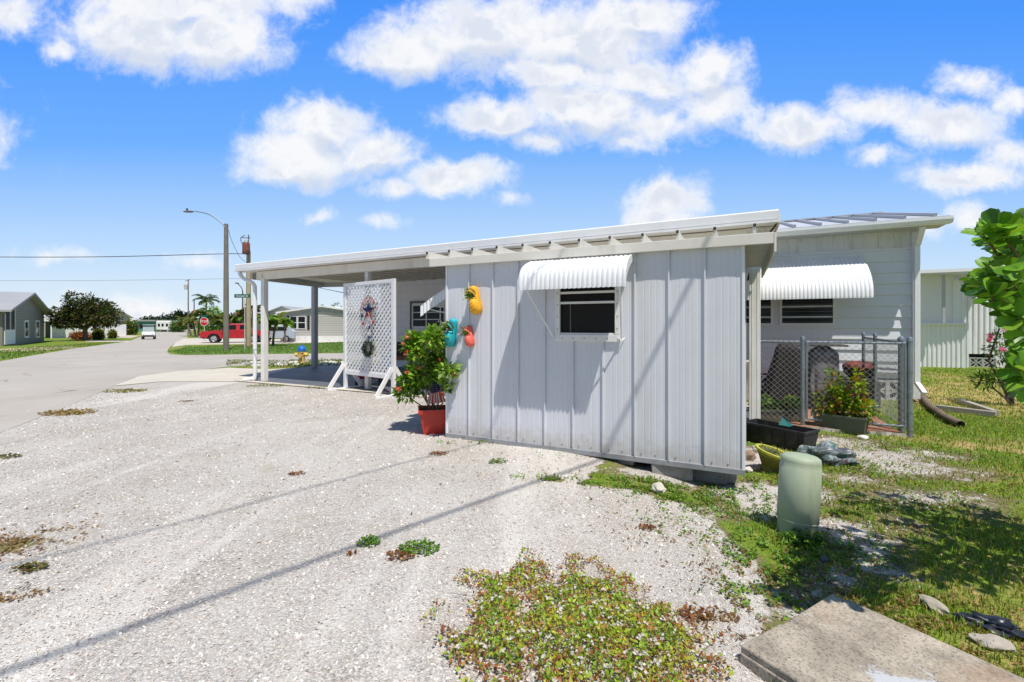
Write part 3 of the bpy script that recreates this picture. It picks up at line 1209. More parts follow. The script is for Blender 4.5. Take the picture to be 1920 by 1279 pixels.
# screws along the bottom
mb = MB()
for x in np.arange(0.16, WL, PW_):
    for dx_ in (-0.1, 0.04):
        mb.lathe([(0.006, 0), (0.006, 0.004), (0.003, 0.006)], 6, Matrix.Translation((x + dx_, -0.006, ZB + 0.035)) @ Matrix.Rotation(R(90), 4, 'X'))
for i in range(1, 10):
    mb.lathe([(0.007, 0), (0.007, 0.004), (0.003, 0.006)], 6, Matrix.Translation((i * PW_, -0.079, 2.165)) @ Matrix.Rotation(R(90), 4, 'X'))
mb.build_loose('screw', M('dark screw', (0.12, 0.12, 0.12), 0.4, metal=0.6), shed)
# roof: header fascia, pan sheet, raised ribs
mb = MB()
mb.box(-0.21, WL + 0.24, -0.085, -0.056, 2.135, 2.235)
mb.box(-0.20, WL + 0.23, -0.056, -0.005, 2.152, 2.160)
mb.build('roof_header', CREAM, shed, bevel=0.004)
mb = MB()
mb.box(-0.24, WL + 0.26, -0.055, DEP + 0.05, 2.222, 2.232)
mb.build('roof_sheet', M('shed roof sheet', (0.55, 0.53, 0.48), 0.5, 3, 0.08, (0.3, 0.27, 0.2), 0.4, 4), shed)
mb = MB()
tip = MB()
for i in range(12):
    x = -0.243 + i * PW_
    w_ = 0.011 if i else 0.02
    mb.prism([(-0.082, 2.2355), (-0.082, 2.318), (-0.07, 2.326), (2.45, 2.326), (2.45, 2.2355)], x - w_, x + w_, 'x')
    tip.box(x - 0.012, x + 0.012, -0.09, -0.0825, 2.296, 2.324)
mb.build_loose('roof_rib', CREAM, shed)
tip.build_loose('rib_hollow_shade', M('dark hollow', (0.05, 0.05, 0.05), 0.8), shed)  # dark boxes painted in for the shade inside the hollow rib ends
mb = MB()
mb.box(WL + 0.245, WL + 0.262, -0.076, DEP, 2.06, 2.232)
mb.build('rake_trim', CREAM, shed)

# window
wf = MB()
fw_ = 0.055
wf.box(WX0 - 0.02, WX1 + 0.02, -0.034, 0.0, WZ0 - 0.075, WZ0)
wf.box(WX0 - 0.02, WX0 + 0.035, -0.034, 0.0, WZ0, WZ1).box(WX1 - 0.035, WX1 + 0.02, -0.034, 0.0, WZ0, WZ1)
wf.box(WX0 + 0.035, WX1 - 0.035, -0.034, 0.0, WZ1 - 0.04, WZ1)
wf.box(WX0 + 0.035, WX1 - 0.035, -0.02, 0.03, WZ0, WZ0 + 0.018)
for z in (WZ0 + 0.455, WZ0 + 0.345):
    wf.box(WX0 + 0.035, WX1 - 0.035, -0.030, -0.012, z - 0.013, z + 0.013)
wf = wf.build('window', M('window frame white', (0.74, 0.74, 0.72), 0.45, 5, 0.05, (0.45, 0.42, 0.36), 0.3, 8), shed, bevel=0.004)
mb = MB()
for k in range(5):
    mb.box(WX0 + 0.06 + k * 0.125, WX0 + 0.07 + k * 0.125, -0.0385, -0.0342, WZ0 - 0.045, WZ0 - 0.035)
for k in range(4):
    mb.box(WX1 - 0.012, WX1 - 0.003, -0.0385, -0.0342, WZ0 + 0.06 + k * 0.13, WZ0 + 0.069 + k * 0.13)
    mb.box(WX0 + 0.003, WX0 + 0.012, -0.0385, -0.0342, WZ0 + 0.06 + k * 0.13, WZ0 + 0.069 + k * 0.13)
mb.build_loose('rivet', M('dark screw'), wf)
mb = MB()
mb.box(WX0 + 0.03, WX1 - 0.03, 0.012, 0.017, WZ0 + 0.02, WZ1)
mb.build('pane', DARK, wf)  # near-black sheet painted to stand for the unlit shed interior
mb = MB()
mb.box(WX0 + 0.14, WX0 + 0.15, 0.004, 0.0115, WZ0 + 0.02, WZ0 + 0.33)
mb.build('pane_divider', M('grey bar', (0.12, 0.12, 0.12), 0.5), wf)


def hood(parent, x0, x1, ztop, zlip, proj, y0=0.0, pitch=0.05, end_drop=0.16, mat=BRIGHT, name='awning', dep=0.012, sl=0.55):
    """corrugated aluminium hood awning projecting towards -y"""
    n = int((x1 - x0) / pitch) * 8
    pr = []
    for i in range(15):
        t = i / 14
        y = y0 - proj * (1 - (1 - t) ** 1.35) if False else y0 - proj * math.sin(min(1, t * 1.02) * math.pi / 2) ** 0.92
        z = ztop - (ztop - zlip) * (sl * t + (1 - sl) * t ** 4.0)
        pr.append((y, z))
    rows = []
    for (y, z), (y2, z2) in zip(pr, pr[1:] + [pr[-1]]):
        row = []
        for k in range(n + 1):
            x = x0 + (x1 - x0) * k / n
            w = dep * abs(math.sin(math.pi * (x - x0) / pitch)) ** 0.8
            row.append((x, y - w * 0.7, z + w * 0.7))
        rows.append(row)
    a = MB()
    a.sheet(rows)
    # scalloped lip
    last = rows[-1]
    rows2 = [last, [(p[0], p[1] + 0.001, p[2] - 0.02 - 0.018 * abs(math.sin(math.pi * (p[0] - x0) / pitch)) ** 0.6) for p in last]]
    a.sheet(rows2)
    o = a.build(name, mat, parent, smooth=True, sharp=50)
    e = MB()
    for xe in (x0 + 0.002, x1 - 0.002):
        m_ = [(xe, y, z) for y, z in pr]
        b_ = [(xe, y, max(zlip - 0.02, z - end_drop * (0.35 + 0.65 * i / 14))) for i, (y, z) in enumerate(pr)]
        e.sheet([m_, b_])
    e.build_loose('end_panel', mat, o, solid=0.002)
    return o, pr


aw, pr = hood(shed, 1.17, 2.31, 2.125, 1.80, 0.36, y0=-0.02)
mb = MB()
mb.box(1.15, 2.33, -0.05, -0.004, 2.120, 2.134)
mb.build('mounting_rail', CREAM, aw)
for (xa, xb) in ((1.25, 1.44), (2.25, 2.19)):
    mb = MB()
    mb.tube([(xa, -0.36, 1.79), (xb, -0.035, WZ0 - 0.03)], 0.009, 6)
    mb.tube([(xb - 0.04, -0.03, WZ0 - 0.02), (xb - 0.02, -0.05, WZ0 - 0.05), (xb + 0.01, -0.04, WZ0 - 0.055), (xb + 0.03, -0.012, WZ0 - 0.03)], 0.005, 5)
    mb.build('brace', WHITE_METAL, aw)

# awning on the left side wall of the shed, projecting left
sw = MB()
Mz = Matrix.Rotation(R(-90), 4, 'Z')
hold = bpy.data.objects.new('side_awning', None)
side_frame_y0, side_frame_y1 = 0.35, 1.45
n = int(1.1 / 0.055) * 6
prs = []
for i in range(13):
    t = i / 12
    prs.append((-0.02 - 0.66 * t, 2.0 - 0.34 * (0.85 * t + 0.15 * t ** 3)))
rows = []
for x, z in prs:
    rows.append([(x - 0.01 * abs(math.sin(math.pi * k / 6)), side_frame_y0 + 1.1 * k / n, z + 0.01 * abs(math.sin(math.pi * k / 6))) for k in range(n + 1)])
bpy.data.objects.remove(hold)
mb = MB()
mb.sheet(rows)
sa = mb.build('side_awning', BRIGHT, shed, smooth=True, sharp=50)
mb = MB()
nn = 72
for ye in (side_frame_y0, side_frame_y0 + 1.1):
    top, bot = [], []
    for k in range(nn + 1):
        t = k / nn
        x = -0.02 - 0.66 * t
        z = 2.0 - 0.34 * (0.85 * t + 0.15 * t ** 3)
        w = 0.010 * math.sin(k * math.pi / 3)
        top.append((x, ye + w, z))
        bot.append((x, ye + w, z - 0.135 - 0.01 * t))
    mb.sheet([top, bot])
mb.build_loose('end_panel', BRIGHT, sa, solid=0.002)
mb = MB()
mb.tube([(-0.55, side_frame_y0 + 0.05, 1.62), (-0.02, side_frame_y0 + 0.2, 1.50)], 0.009, 6)
mb.build('brace', WHITE_METAL, sa)
mb = MB()
mb.box(-0.05, -0.012, 0.5, 1.3, 1.1, 1.8)
sw_ = mb.build('window', TRIM, shed, bevel=0.005)
mb = MB()
mb.box(-0.056, -0.0505, 0.56, 1.24, 1.16, 1.74)
mb.build('pane', GLASS, sw_)

# concrete blocks carrying the shed
bi = 0
BL = [(2.66, 0.12, 0.25), (2.98, 0.30, 0.0), (3.06, 0.34, 0.1), (0.5, 0.25, 0.0), (1.5, 0.22, 0.0), (2.1, 0.15, 0.0)]
for (s_, d_, rz) in BL:
    wx, wy = l2w(s_, d_)
    gz = g(wx, wy)
    top = ZB - 0.012
    hgt = max(0.05, top - gz + 0.03)
    t = thing('concrete_block', 'blank', 'block', (wx, wy, gz - 0.03), TH + rz, group='blocks carrying the shed')
    t['label'] = ['hollow grey concrete block second from the right under the shed edge', 'dark concrete block set back behind the front blocks under the shed', 'rightmost stained concrete block at the right corner of the shed',
                  'concrete block under the left end of the shed', 'concrete block under the shed beneath the window', 'concrete block under the shed right of the window'][bi]
    mb = MB()
    a_, b_ = 0.195, 0.095
    mb.box(-a_, a_, -b_, -b_ + 0.03, 0, hgt).box(-a_, a_, b_ - 0.03, b_, 0, hgt)
    for xx in (-a_, -0.015, a_ - 0.03):
        mb.box(xx, xx + 0.03, -b_ + 0.03, b_ - 0.03, 0, hgt)
    mb.build('block_body', M('grey cinder block', (0.30, 0.295, 0.285), 0.95, 6, 0.25, (0.12, 0.11, 0.1), 0.6, 7, bmp=0.5, bscale=80), t, bevel=0.006)
    bi += 1

# ================================================================== carport
cp = local_thing('carport', 'long flat white aluminium carport roof on slim posts with gutter and downspout', 'carport')
CX0, CX1 = -8.01, 3.77


def zf(x):
    return -0.065 * (CX1 - x) / (CX1 - CX0)


def xbeam(mb, poly, x0, x1):
    """cross-section (y,z) swept along x following the slight fall of the roof"""
    n = len(poly)
    vs = [(x0, a, b + zf(x0)) for a, b in poly] + [(x1, a, b + zf(x1)) for a, b in poly]
    fs = [tuple(range(n))[::-1], tuple(range(n, 2 * n))] + [(i, (i + 1) % n, n + (i + 1) % n, n + i) for i in range(n)]
    mb.add(vs, fs)
    return mb


mb = MB()
xbeam(mb, [(2.45, 2.852), (2.425, 2.865), (2.418, 2.97), (2.43, 2.985), (2.448, 2.985), (2.45, 2.96), (2.437, 2.955), (2.437, 2.885), (2.47, 2.865), (2.56, 2.862), (2.56, 2.852)], CX0, CX1)
mb.box(CX0 - .004, CX0, 2.42, 2.56, 2.853 + zf(CX0), 2.984 + zf(CX0)).box(CX1, CX1 + .004, 2.42, 2.56, 2.853, 2.984)
gut = mb.build('gutter', BRIGHT, cp, smooth=True, sharp=30)
mb = MB()
xbeam(mb, [(2.41, 2.812), (2.41, 2.846), (2.60, 2.851), (2.60, 2.806)], CX0 - 0.01, CX1 + 0.01)
mb.build('fascia_lip', M('fascia white', (0.80, 0.81, 0.82), 0.4, 3, 0.04, (0.5, 0.47, 0.4), 0.3, 5), cp)
mb = MB()
xbeam(mb, [(2.70, 2.60), (2.68, 2.61), (2.68, 2.80), (2.76, 2.80), (2.76, 2.60)], CX0 + 0.45, CX1 - 0.03)
mb.build('front_beam', CREAM, cp)
# roof panels
D_x, D_y = -9.3, 6.15
mb = MB()
top = []
A = [(CX0, 2.56), (CX1, 2.56), (CX1, 7.12), (-7.62, 7.12), (D_x, D_y)]


def zr(x, y):
    return zf(x) + 0.02 * (y - 2.56)


lowv = [(x, y, 2.815 + zr(x, y)) for x, y in A]
upv = [(x, y, 2.90 + zr(x, y)) for x, y in A]
n = len(A)
mb.add(lowv + upv, [tuple(range(n))[::-1], tuple(range(n, 2 * n))] + [(i, (i + 1) % n, n + (i + 1) % n, n + i) for i in range(n)])
mb.build('roof_panel', M('cream ceiling pans', (0.76, 0.71, 0.63), 0.55, 2.5, 0.06, (0.35, 0.3, 0.22), 0.4, 3), cp)
mb = MB()
x = -7.7
while x < 3.7:
    z0 = 2.812 + zr(x, 2.8)
    mb.add([(x - .02, 2.8, z0 - .03), (x + .02, 2.8, z0 - .03), (x + .02, 2.8, z0), (x - .02, 2.8, z0),
            (x - .02, 7.1, z0 + .06), (x + .02, 7.1, z0 + .06), (x + .02, 7.1, z0 + .09), (x - .02, 7.1, z0 + .09)],
           [(0, 1, 5, 4), (1, 2, 6, 5), (3, 0, 4, 7), (0, 3, 2, 1)])
    x += 0.4
mb.build('roof_seams', M('cream ceiling pans'), cp)
mb = MB()
mb.beam((D_x + .05, D_y - .02, 2.76 + zr(D_x, D_y)), (-7.62, 7.0, 2.77 + zr(-7.6, 7)), 0.06, 0.17)
mb.beam((CX0 + 0.12, 2.78, 2.72 + zf(CX0)), (D_x + .12, D_y - .05, 2.735 + zr(D_x, D_y)), 0.06, 0.16)
mb.build('end_beam', M('beam grey white', (0.50, 0.50, 0.49), 0.5, 2, 0.06), cp)
mb = MB()
mb.beam((CX0 - .01, 2.44, 2.87 + zf(CX0)), (D_x - .01, D_y, 2.885 + zr(D_x, D_y)), 0.03, 0.12)
mb.beam((CX1 + .01, 2.46, 2.87), (CX1 + .01, 7.1, 2.96), 0.03, 0.13)
mb.build_loose('edge_trim', CREAM, cp)


def post(px, py, zt, w, mat, hole=True, d=None):
    p = gp(px, py)
    s_, d_ = w2l(p.x, p.y)
    if d is not None:
        s_, d_ = onp(px, 0, d)[0], d
    wx, wy = l2w(s_, d_)
    gz = g(wx, wy)
    m_ = MB()
    h_ = w / 2
    # fluted square aluminium post
    m_.box(s_ - h_, s_ + h_, d_ - h_, d_ + h_, gz - 0.02, zt)
    for sx in (-1, 1):
        m_.box(s_ + sx * h_ * 0.45 - 0.006, s_ + sx * h_ * 0.45 + 0.006, d_ - h_ - 0.006, d_ - h_ + 0.002, gz, zt - 0.003)
    o = m_.build('post', mat, cp, bevel=0.006)
    b = MB()
    b.box(s_ - h_ - .025, s_ + h_ + .025, d_ - h_ - .025, d_ + h_ + .025, gz - 0.01, gz + 0.012)
    b.build('foot_plate', GALV, o)
    if hole:
        b = MB()
        for k in (0.04, 0.09):
            b.lathe([(0.014, 0), (0.014, 0.004)], 8, Matrix.Translation((s_ + .01, d_ - h_ - .008, zt + k)) @ Matrix.Rotation(R(90), 4, 'X'))
        b.build_loose('bolt', BLACK, o)
    return s_, d_, gz


POSTW = M('post paint', (0.78, 0.77, 0.74), 0.5, 4, 0.06, (0.36, 0.33, 0.28), 0.35, 5, streak=True)
pL = post(496, 716, 2.62 - 0.06, 0.12, POSTW, d=2.72)
pM = post(690, 732, 2.62 - 0.05, 0.10, POSTW, d=2.80)
pR = post(1415, 790, 2.60, 0.145, POSTW, hole=False, d=2.72)
M('post grey', (0.40, 0.41, 0.44), 0.5, 4, 0.06)
pF = post(590, 690, 2.68, 0.15, M('post grey'), hole=False)
# mid-right bolts plate seen on the front beam at the right corner
mb = MB()
mb.box(pR[0] - .10, pR[0] + .13, 2.655, 2.679, 2.60, 2.80)
mb.build('corner_plate', M('worn plate', (0.62, 0.60, 0.55), 0.6, 14, 0.2, (0.25, 0.22, 0.18), 0.6, 16), cp)
# right end: sloping conduit and rake edge running back to the house
mb = MB()
mb.tube([(CX1 - .0, 2.5, 2.83), (CX1 - .10, 2.62, 2.70), (3.50, 2.74, 2.55), (3.44, 2.70, 2.25), (3.40, 2.66, 2.05)], 0.013, 6)
mb.build('drain_cable', BLACK, cp)
# downspout at the left end
mb = MB()
xs0 = CX0 + 0.10
mb.tube(smooth_line([(xs0, 2.49, 2.80 - .06), (xs0 + .01, 2.49, 2.68), (xs0 + .10, 2.51, 2.57), (xs0 + .27, 2.56, 2.50), (xs0 + .38, 2.60, 2.40), (xs0 + .40, 2.61, 2.2), (xs0 + .40, 2.61, 1.2), (xs0 + .40, 2.61, 0.16), (xs0 + .36, 2.56, 0.08), (xs0 + .24, 2.42, 0.05)], 4), 0.05, 12, flat=0.8)
ds = mb.build('downspout', TRIM, cp, smooth=True)
mb = MB()
mb.box(xs0 + .33, xs0 + .55, 2.545, 2.556, 0.78, 0.80)
mb.build('strap', GALV, ds)

# painted slab under the carport
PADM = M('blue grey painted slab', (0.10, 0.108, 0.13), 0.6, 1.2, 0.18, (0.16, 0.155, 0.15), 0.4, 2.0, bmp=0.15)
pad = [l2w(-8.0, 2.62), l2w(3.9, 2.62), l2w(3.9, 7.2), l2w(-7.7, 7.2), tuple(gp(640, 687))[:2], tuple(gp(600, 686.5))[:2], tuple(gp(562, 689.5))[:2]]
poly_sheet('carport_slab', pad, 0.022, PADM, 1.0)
lip = [l2w(-8.05, 2.40), l2w(3.6, 2.40), l2w(3.6, 2.64), l2w(-8.05, 2.64)]
poly_sheet('slab_edge', lip, 0.018, PALEC, 0.7)

# ================================================================== the mobile home behind
HYD = 7.2
HX0, HX1 = -7.6, 6.545
hs_ = local_thing('mobile_home', 'white lap sided mobile home with standing seam metal roof', 'house')
mb = MB()
pf = []
z = 0.42
while z < 3.0:
    pf += [(HYD - 0.030, z), (HYD - 0.002, z + 0.222)]
    z += 0.23
rows = [[(x, y, zz) for x in (HX0, -4, 0, 3, HX1)] for y, zz in pf]
mb.sheet(rows)
mb.box(HX0, HX1, HYD + 0.01, HYD + 0.05, 0.3, 3.34)
mb.build('front_wall', SIDING, hs_)
mb = MB()
RY = HYD + 4.0
for xe in (HX0, HX1):
    mb.prism([(HYD + .05, -0.1), (HYD + .05, 3.36), (RY, 4.28), (15.3, 3.36), (15.3, -0.1)], xe - 0.03, xe + 0.03, 'x')
mb.box(HX0, HX1, 15.25, 15.3, -0.1, 3.34)
mb.build('end_wall', SIDING, hs_)
# vertical fluted frieze under the eave
mb = MB()
x = HX0
pts_ = []
while x < HX1:
    pts_ += [(x, HYD - 0.022), (x + .05, HYD - 0.022), (x + .06, HYD - 0.034), (x + .09, HYD - 0.034), (x + .10, HYD - 0.022)]
    x += 0.13
mb.sheet([[(a, b, 3.02) for a, b in pts_], [(a, b, 3.34) for a, b in pts_]])
mb.box(HX0, HX1, HYD - 0.04, HYD - 0.02, 2.995, 3.02)
mb.build('frieze', M('stained frieze', (0.72, 0.72, 0.73), 0.55, 2, 0.05, (0.36, 0.28, 0.20), 0.7, 5, streak=True), hs_)
mb = MB()
mb.box(HX1 - .10, HX1 + .03, HYD - .045, HYD + .05, -0.1, 3.3)
mb.build('corner_trim', TRIM, hs_, bevel=0.008)
mb = MB()
mb.box(HX0, HX1 - .1, HYD - .01, HYD + .02, 0.36, 0.42)
mb.build('bottom_rail', TRIM, hs_)
# roof
EX1 = 6.87
mb = MB()
ey, ez, rz_ = 6.64, 3.455, 4.47
RY = 11.2
mb.add([(HX0 - .25, ey, ez), (EX1, ey, ez), (EX1, RY, rz_), (HX0 - .25, RY, rz_), (EX1, 15.8, ez), (HX0 - .25, 15.8, ez)], [(0, 1, 2, 3), (3, 2, 4, 5)])
mb.build('roof', M('grey white metal roof', (0.52, 0.53, 0.55), 0.4, 1.5, 0.1, (0.33, 0.32, 0.3), 0.4, 3), hs_, solid=0.05)
mb = MB()
x = HX0
while x < EX1 - 0.05:
    mb.beam((x, ey + .01, ez + .055), (x, RY, rz_ + .055), 0.045, 0.07)
    x += 0.46
mb.beam((HX0 - .25, RY, rz_ + .05), (EX1, RY, rz_ + .05), 0.2, 0.04)
mb.build('roof_seams', M('roof seams', (0.42, 0.43, 0.46), 0.45, 2, 0.1), hs_)
mb = MB()
mb.prism([(ey, 3.33), (ey - .07, 3.34), (ey - .10, 3.40), (ey - .10, 3.455), (ey - .085, 3.455), (ey - .08, 3.40), (ey, 3.36)], HX0 - .3, EX1 + .02, 'x')
mb.box(HX0 - .25, EX1, ey, ey + .02, 3.32, 3.452)
mb.build('gutter', BRIGHT, hs_)
mb = MB()
mb.box(HX0 - .2, EX1 - .02, ey + .02, HYD - .02, 3.335, 3.35)
mb.build('soffit', M('soffit grey', (0.5, 0.5, 0.52), 0.6), hs_)
mb = MB()
dx_ = HX1 - .05
mb.beam((dx_, 6.72, 3.33), (dx_, 7.02, 3.02), 0.09, 0.07)
mb.beam((dx_, 7.07, 3.05), (dx_, 7.07, 0.22), 0.085, 0.065, up=(0, 1, 0))
mb.beam((dx_, 7.07, 0.24), (dx_ + .06, 6.86, 0.06), 0.085, 0.065)
mb.build('downspout', BRIGHT, hs_, bevel=0.006)


def house_window(s0, s1, z0, z1, blinds=True, mull=0.0):
    f = MB()
    y = HYD - 0.05
    t = 0.05
    f.box(s0 - t, s1 + t, y, y + .05, z0 - t, z0).box(s0 - t, s1 + t, y, y + .05, z1, z1 + t)
    f.box(s0 - t, s0, y, y + .05, z0, z1).box(s1, s1 + t, y, y + .05, z0, z1)
    if mull:
        f.box((s0 + s1) / 2 - .02, (s0 + s1) / 2 + .02, y + .004, y + .045, z0, z1)
    fo = f.build('window', TRIM, hs_, bevel=0.004)
    p = MB()
    p.box(s0, s1, y + .024, y + .028, z0, z1)
    p.build('pane', GLASS, fo)
    if blinds:
        b = MB()
        z = z0 + .03
        while z < z1:
            b.beam((s0 + .01, y + .012, z), (s1 - .01, y + .012, z), 0.024, 0.006)
            z += 0.075
        b.build('louvres', M('louvre grey', (0.16, 0.15, 0.14), 0.3, 5, 0.3), fo)
    return fo


def house_x(px, py, d=HYD):
    return onp(px, py, d)


s0, z0 = house_x(1466, 606)
s1, _z = house_x(1561, 606)
fo = house_window(s0, s1, z0, 2.02)
c_ = MB()
rows = [[(s0 + (s1 - s0) * (0.50 + 0.48 * k / 40), HYD - .018 - .008 * math.sin(k * 1.3), zz) for k in range(41)] for zz in (z0 + .02, 2.0)]
c_.sheet(rows)
c_.build('curtain', M('grey curtain', (0.20, 0.20, 0.22), 0.9), fo)
s2, _z = house_x(1445, 606)
s3, _z = house_x(1385, 606)
house_window(s3, s2, z0, 2.02)
hood(hs_, house_x(1385, 0)[0] - .8, 5.62, 2.86, 1.96, 0.95, y0=HYD - .03, pitch=0.068, end_drop=0.3, dep=0.018, sl=0.93)
# front window left part, seen under the carport
s0, z0 = house_x(776, 612)
s1, z1 = house_x(826, 572)
house_window(s0, s1, z0, z1, False, 1)
for a in (s0 - .12, s1 + .05):
    mb = MB()
    mb.box(a, a + .07, HYD - .05, HYD - .02, z0 - .08, z1 + .08)
    mb.build('shutter', BLACK, hs_)
mb = MB()
mb.box(s0 - .1, s1 + .1, HYD - .09, HYD - .04, z1 + .08, z1 + .14)
mb.build('window_trim', M('dark awning trim', (0.12, 0.12, 0.12), 0.6), hs_)

# pierced screen blocks in the skirt at the right end of the home
SCR = M('white screen block', (0.66, 0.66, 0.64), 0.85, 6, 0.1, (0.35, 0.32, 0.27), 0.4, 8, bmp=0.2)


def screen_block(parent_name, loc, rz, size, depth, label, group, mat=SCR):
    t = thing(parent_name, label, 'block', loc, rz, group=group)
    mb = MB()
    h = size / 2
    r_ = 0.085 * size
    mb.box(-h, h, -depth / 2, depth / 2, 0, r_).box(-h, h, -depth / 2, depth / 2, size - r_, size)
    mb.box(-h, -h + r_, -depth / 2, depth / 2, r_, size - r_).box(h - r_, h, -depth / 2, depth / 2, r_, size - r_)
    # four petals: pairs of arcs from corner to corner through the middle
    c = Vector((0, 0, h))
    for q in range(4):
        a = R(45 + 90 * q)
        tipv = Vector((math.cos(a), 0, math.sin(a))) * h * 1.30
        nrm = Vector((-math.sin(a), 0, math.cos(a)))
        for sg in (-1, 1):
            pts_ = [c + tipv * t_ + nrm * sg * 0.30 * h * math.sin(math.pi * t_) for t_ in (0.02, 0.2, 0.4, 0.6, 0.8, 0.98)]
            for p_, q_ in zip(pts_[:-1], pts_[1:]):
                mb.beam(p_, q_, depth * 0.8, r_ * size * 3.2 if False else 0.030 * size / 0.3, up=(0, 1, 0)) if False else mb.beam(p_, q_, 0.028 * size / 0.3, depth * 0.8, up=(0, 1, 0))
    mb.build('block_face', mat, t)
    return t


k = 0
for s_ in np.arange(HX1 - 0.30, 3.4, -0.36):
    wx, wy = l2w(s_, HYD + 0.06)
    for lvl in range(1):
        screen_block('screen_block', (wx, wy, g(wx, wy) - 0.02), TH, 0.43, 0.10,
                     'white pierced concrete screen block in the foundation skirt of the white mobile home', 'screen blocks under the mobile home')
        k += 1
        break
mb = MB()
mb.box(HX0, HX1 - .1, HYD + .2, HYD + .22, -0.2, 0.36)
mb.build('skirt', DARK, hs_)
mb = MB()
mb.box(HX0, 3.3, HYD - .005, HYD + .03, -0.05, 0.36)
mb.build('skirting', SIDING, hs_)

# ================================================================== neighbouring building at the far right
q = gp(1808, 690)
ns, nd = w2l(q.x, q.y)
nb = local_thing('neighbour_building', 'pale neighbouring outbuilding with corrugated skirt and flat roof beyond the right corner', 'building')
nx0 = onp(1700, 0, nd)[0]
nx1 = ns
zt_ = onp(1800, 514, nd)[1]
zl_ = onp(1800, 606, nd)[1]
gz = g(q.x, q.y)


def corr(mb, x0, x1, y, z0, z1, pitch=0.14, dep=0.03):
    pts_ = []
    x = x0
    while x < x1:
        pts_ += [(x, y), (x + pitch * .45, y), (x + pitch * .55, y - dep), (x + pitch * .9, y - dep)]
        x += pitch
    pts_.append((x1, y))
    mb.sheet([[(a, b, z0) for a, b in pts_], [(a, b, z1) for a, b in pts_]])


mb = MB()
corr(mb, nx0, nx1, nd, gz - .05, zl_ - .06, 0.13, 0.03)
mb.build('corrugated_skirt', M('corrugated pale wall', (0.80, 0.80, 0.82), 0.5, 1, 0.04, (0.4, 0.36, 0.3), 0.3, 4, streak=True), nb)
mb = MB()
mb.box(nx0, nx1 + .08, nd - .12, nd + .3, zl_ - .06, zl_ + .02)
mb.build('ledge', TRIM, nb, bevel=0.01)
mb = MB()
mb.box(nx0, nx1 - .3, nd + .05, nd + .1, zl_, zt_)
mb.box(nx1 - .3, nx1 - .05, nd + .02, nd + .12, zl_, zt_ - .2)
mb.build('upper_wall', M('upper pale wall', (0.74, 0.75, 0.77), 0.6, 0.6, 0.04), nb)
nx2 = nx1 + 1.05
mb = MB()
corr(mb, nx1 - .05, nx2, nd + .7, 0.38, zt_ + .1, 0.15, 0.035)
mb.build('side_wall', M('corrugated pale wall'), nb)
mb = MB()
mb.box(nx1 - .06, nx1 - .0, nd, nd + .7, gz, zt_)
mb.build('return_wall', M('upper pale wall'), nb)
mb = MB()
mb.box(nx2, nx2 + 3.0, nd + .68, nd + .76, gz - .05, zt_)
mb.build('white_wall', TRIM, nb)
mb = MB()
rx1 = onp(1845, 0, nd - .7)[0]
mb.prism([(nx0 - .2, zt_), (rx1, zt_ - .06), (rx1 + .6, zt_ + .06), (nx0 - .2, zt_ + .16)], nd - .7, nd + 4.5, 'y')
mb.build('roof', M('neighbour roof', (0.62, 0.62, 0.63), 0.5, 1, 0.05), nb)
mb = MB()
mb.box(nx0 - .2, rx1 + .02, nd - .74, nd - .703, zt_ + .02, zt_ + .13)
mb.build('fascia', BRIGHT, nb)
mb = MB()
mb.box(nx1 - .7, nx1 - .62, nd - .4, nd - .33, zl_, zt_ - .02)
mb.build('roof_post', M('post grey'), nb)
mb = MB()
mb.box(nx1 - .05, nx2, nd + .82, nd + .86, gz - .1, 0.4)
mb.build('skirt_backing', DARK, nb)
for kk in range(3):
    wx, wy = l2w(nx1 + .18 + kk * .36, nd + .72)
    screen_block('screen_block', (wx, wy, g(wx, wy) - 0.02), TH, 0.355, 0.1,
                 'grey pierced screen block in the skirt of the corrugated neighbouring building', 'screen blocks under the neighbouring building',
                 M('grey screen block', (0.42, 0.42, 0.41), 0.9, 6, 0.1))
# ================================================================== foliage generators
def clump_pts(ells, nclump, per, rc, shell=0.75):
    """clustered leaf positions inside ellipsoids [(centre, (rx,ry,rz), weight)]"""
    w = np.array([e[2] for e in ells], dtype=float)
    w /= w.sum()
    idx = rng.choice(len(ells), nclump, p=w)
    d = rdir(nclump, -1, 1)
    r_ = shell + (1 - shell) * rng.random((nclump, 1)) ** 0.5
    r_[rng.random(nclump) < 0.3] *= 0.6
    C = np.array([ells[i][0] for i in idx]) + d * r_ * np.array([ells[i][1] for i in idx])
    P = np.repeat(C, per, axis=0)
    dd = rdir(nclump * per, -1, 1) * (rng.random((nclump * per, 1)) ** 0.4) * rc
    out = np.repeat(d, per, axis=0)
    return P + dd, dd / rc + out * 0.6, np.repeat(rng.random(nclump), per)


def crown(name, ells, nclump, per, rc, size, pal, parent, mat=LEAF, width=0.6, shade=0.35, shape=LEAF_DIAMOND):
    P, D, br = clump_pts(ells, nclump, per, rc)
    c = pick(pal, len(P), 0.2) * (0.7 + shade * 1.6 * br[:, None])
    sz = size * (0.7 + 0.6 * rng.random(len(P)))
    return leaves(name, P, D + rng.normal(size=P.shape) * 0.4, sz, c, mat, parent, width, shape)


def limb(mb, p, q, r0, r1, bend=0.15, seg=7):
    p, q = Vector(p), Vector(q)
    L_ = (q - p).length
    m1 = p.lerp(q, .33) + Vector((random.uniform(-1, 1), random.uniform(-1, 1), random.uniform(-.3, .3))) * bend * L_
    m2 = p.lerp(q, .66) + Vector((random.uniform(-1, 1), random.uniform(-1, 1), random.uniform(-.3, .3))) * bend * L_
    mb.tube([p, m1, m2, q], [r0, r0 * .7 + r1 * .3, r0 * .35 + r1 * .65, r1], seg)
    return q


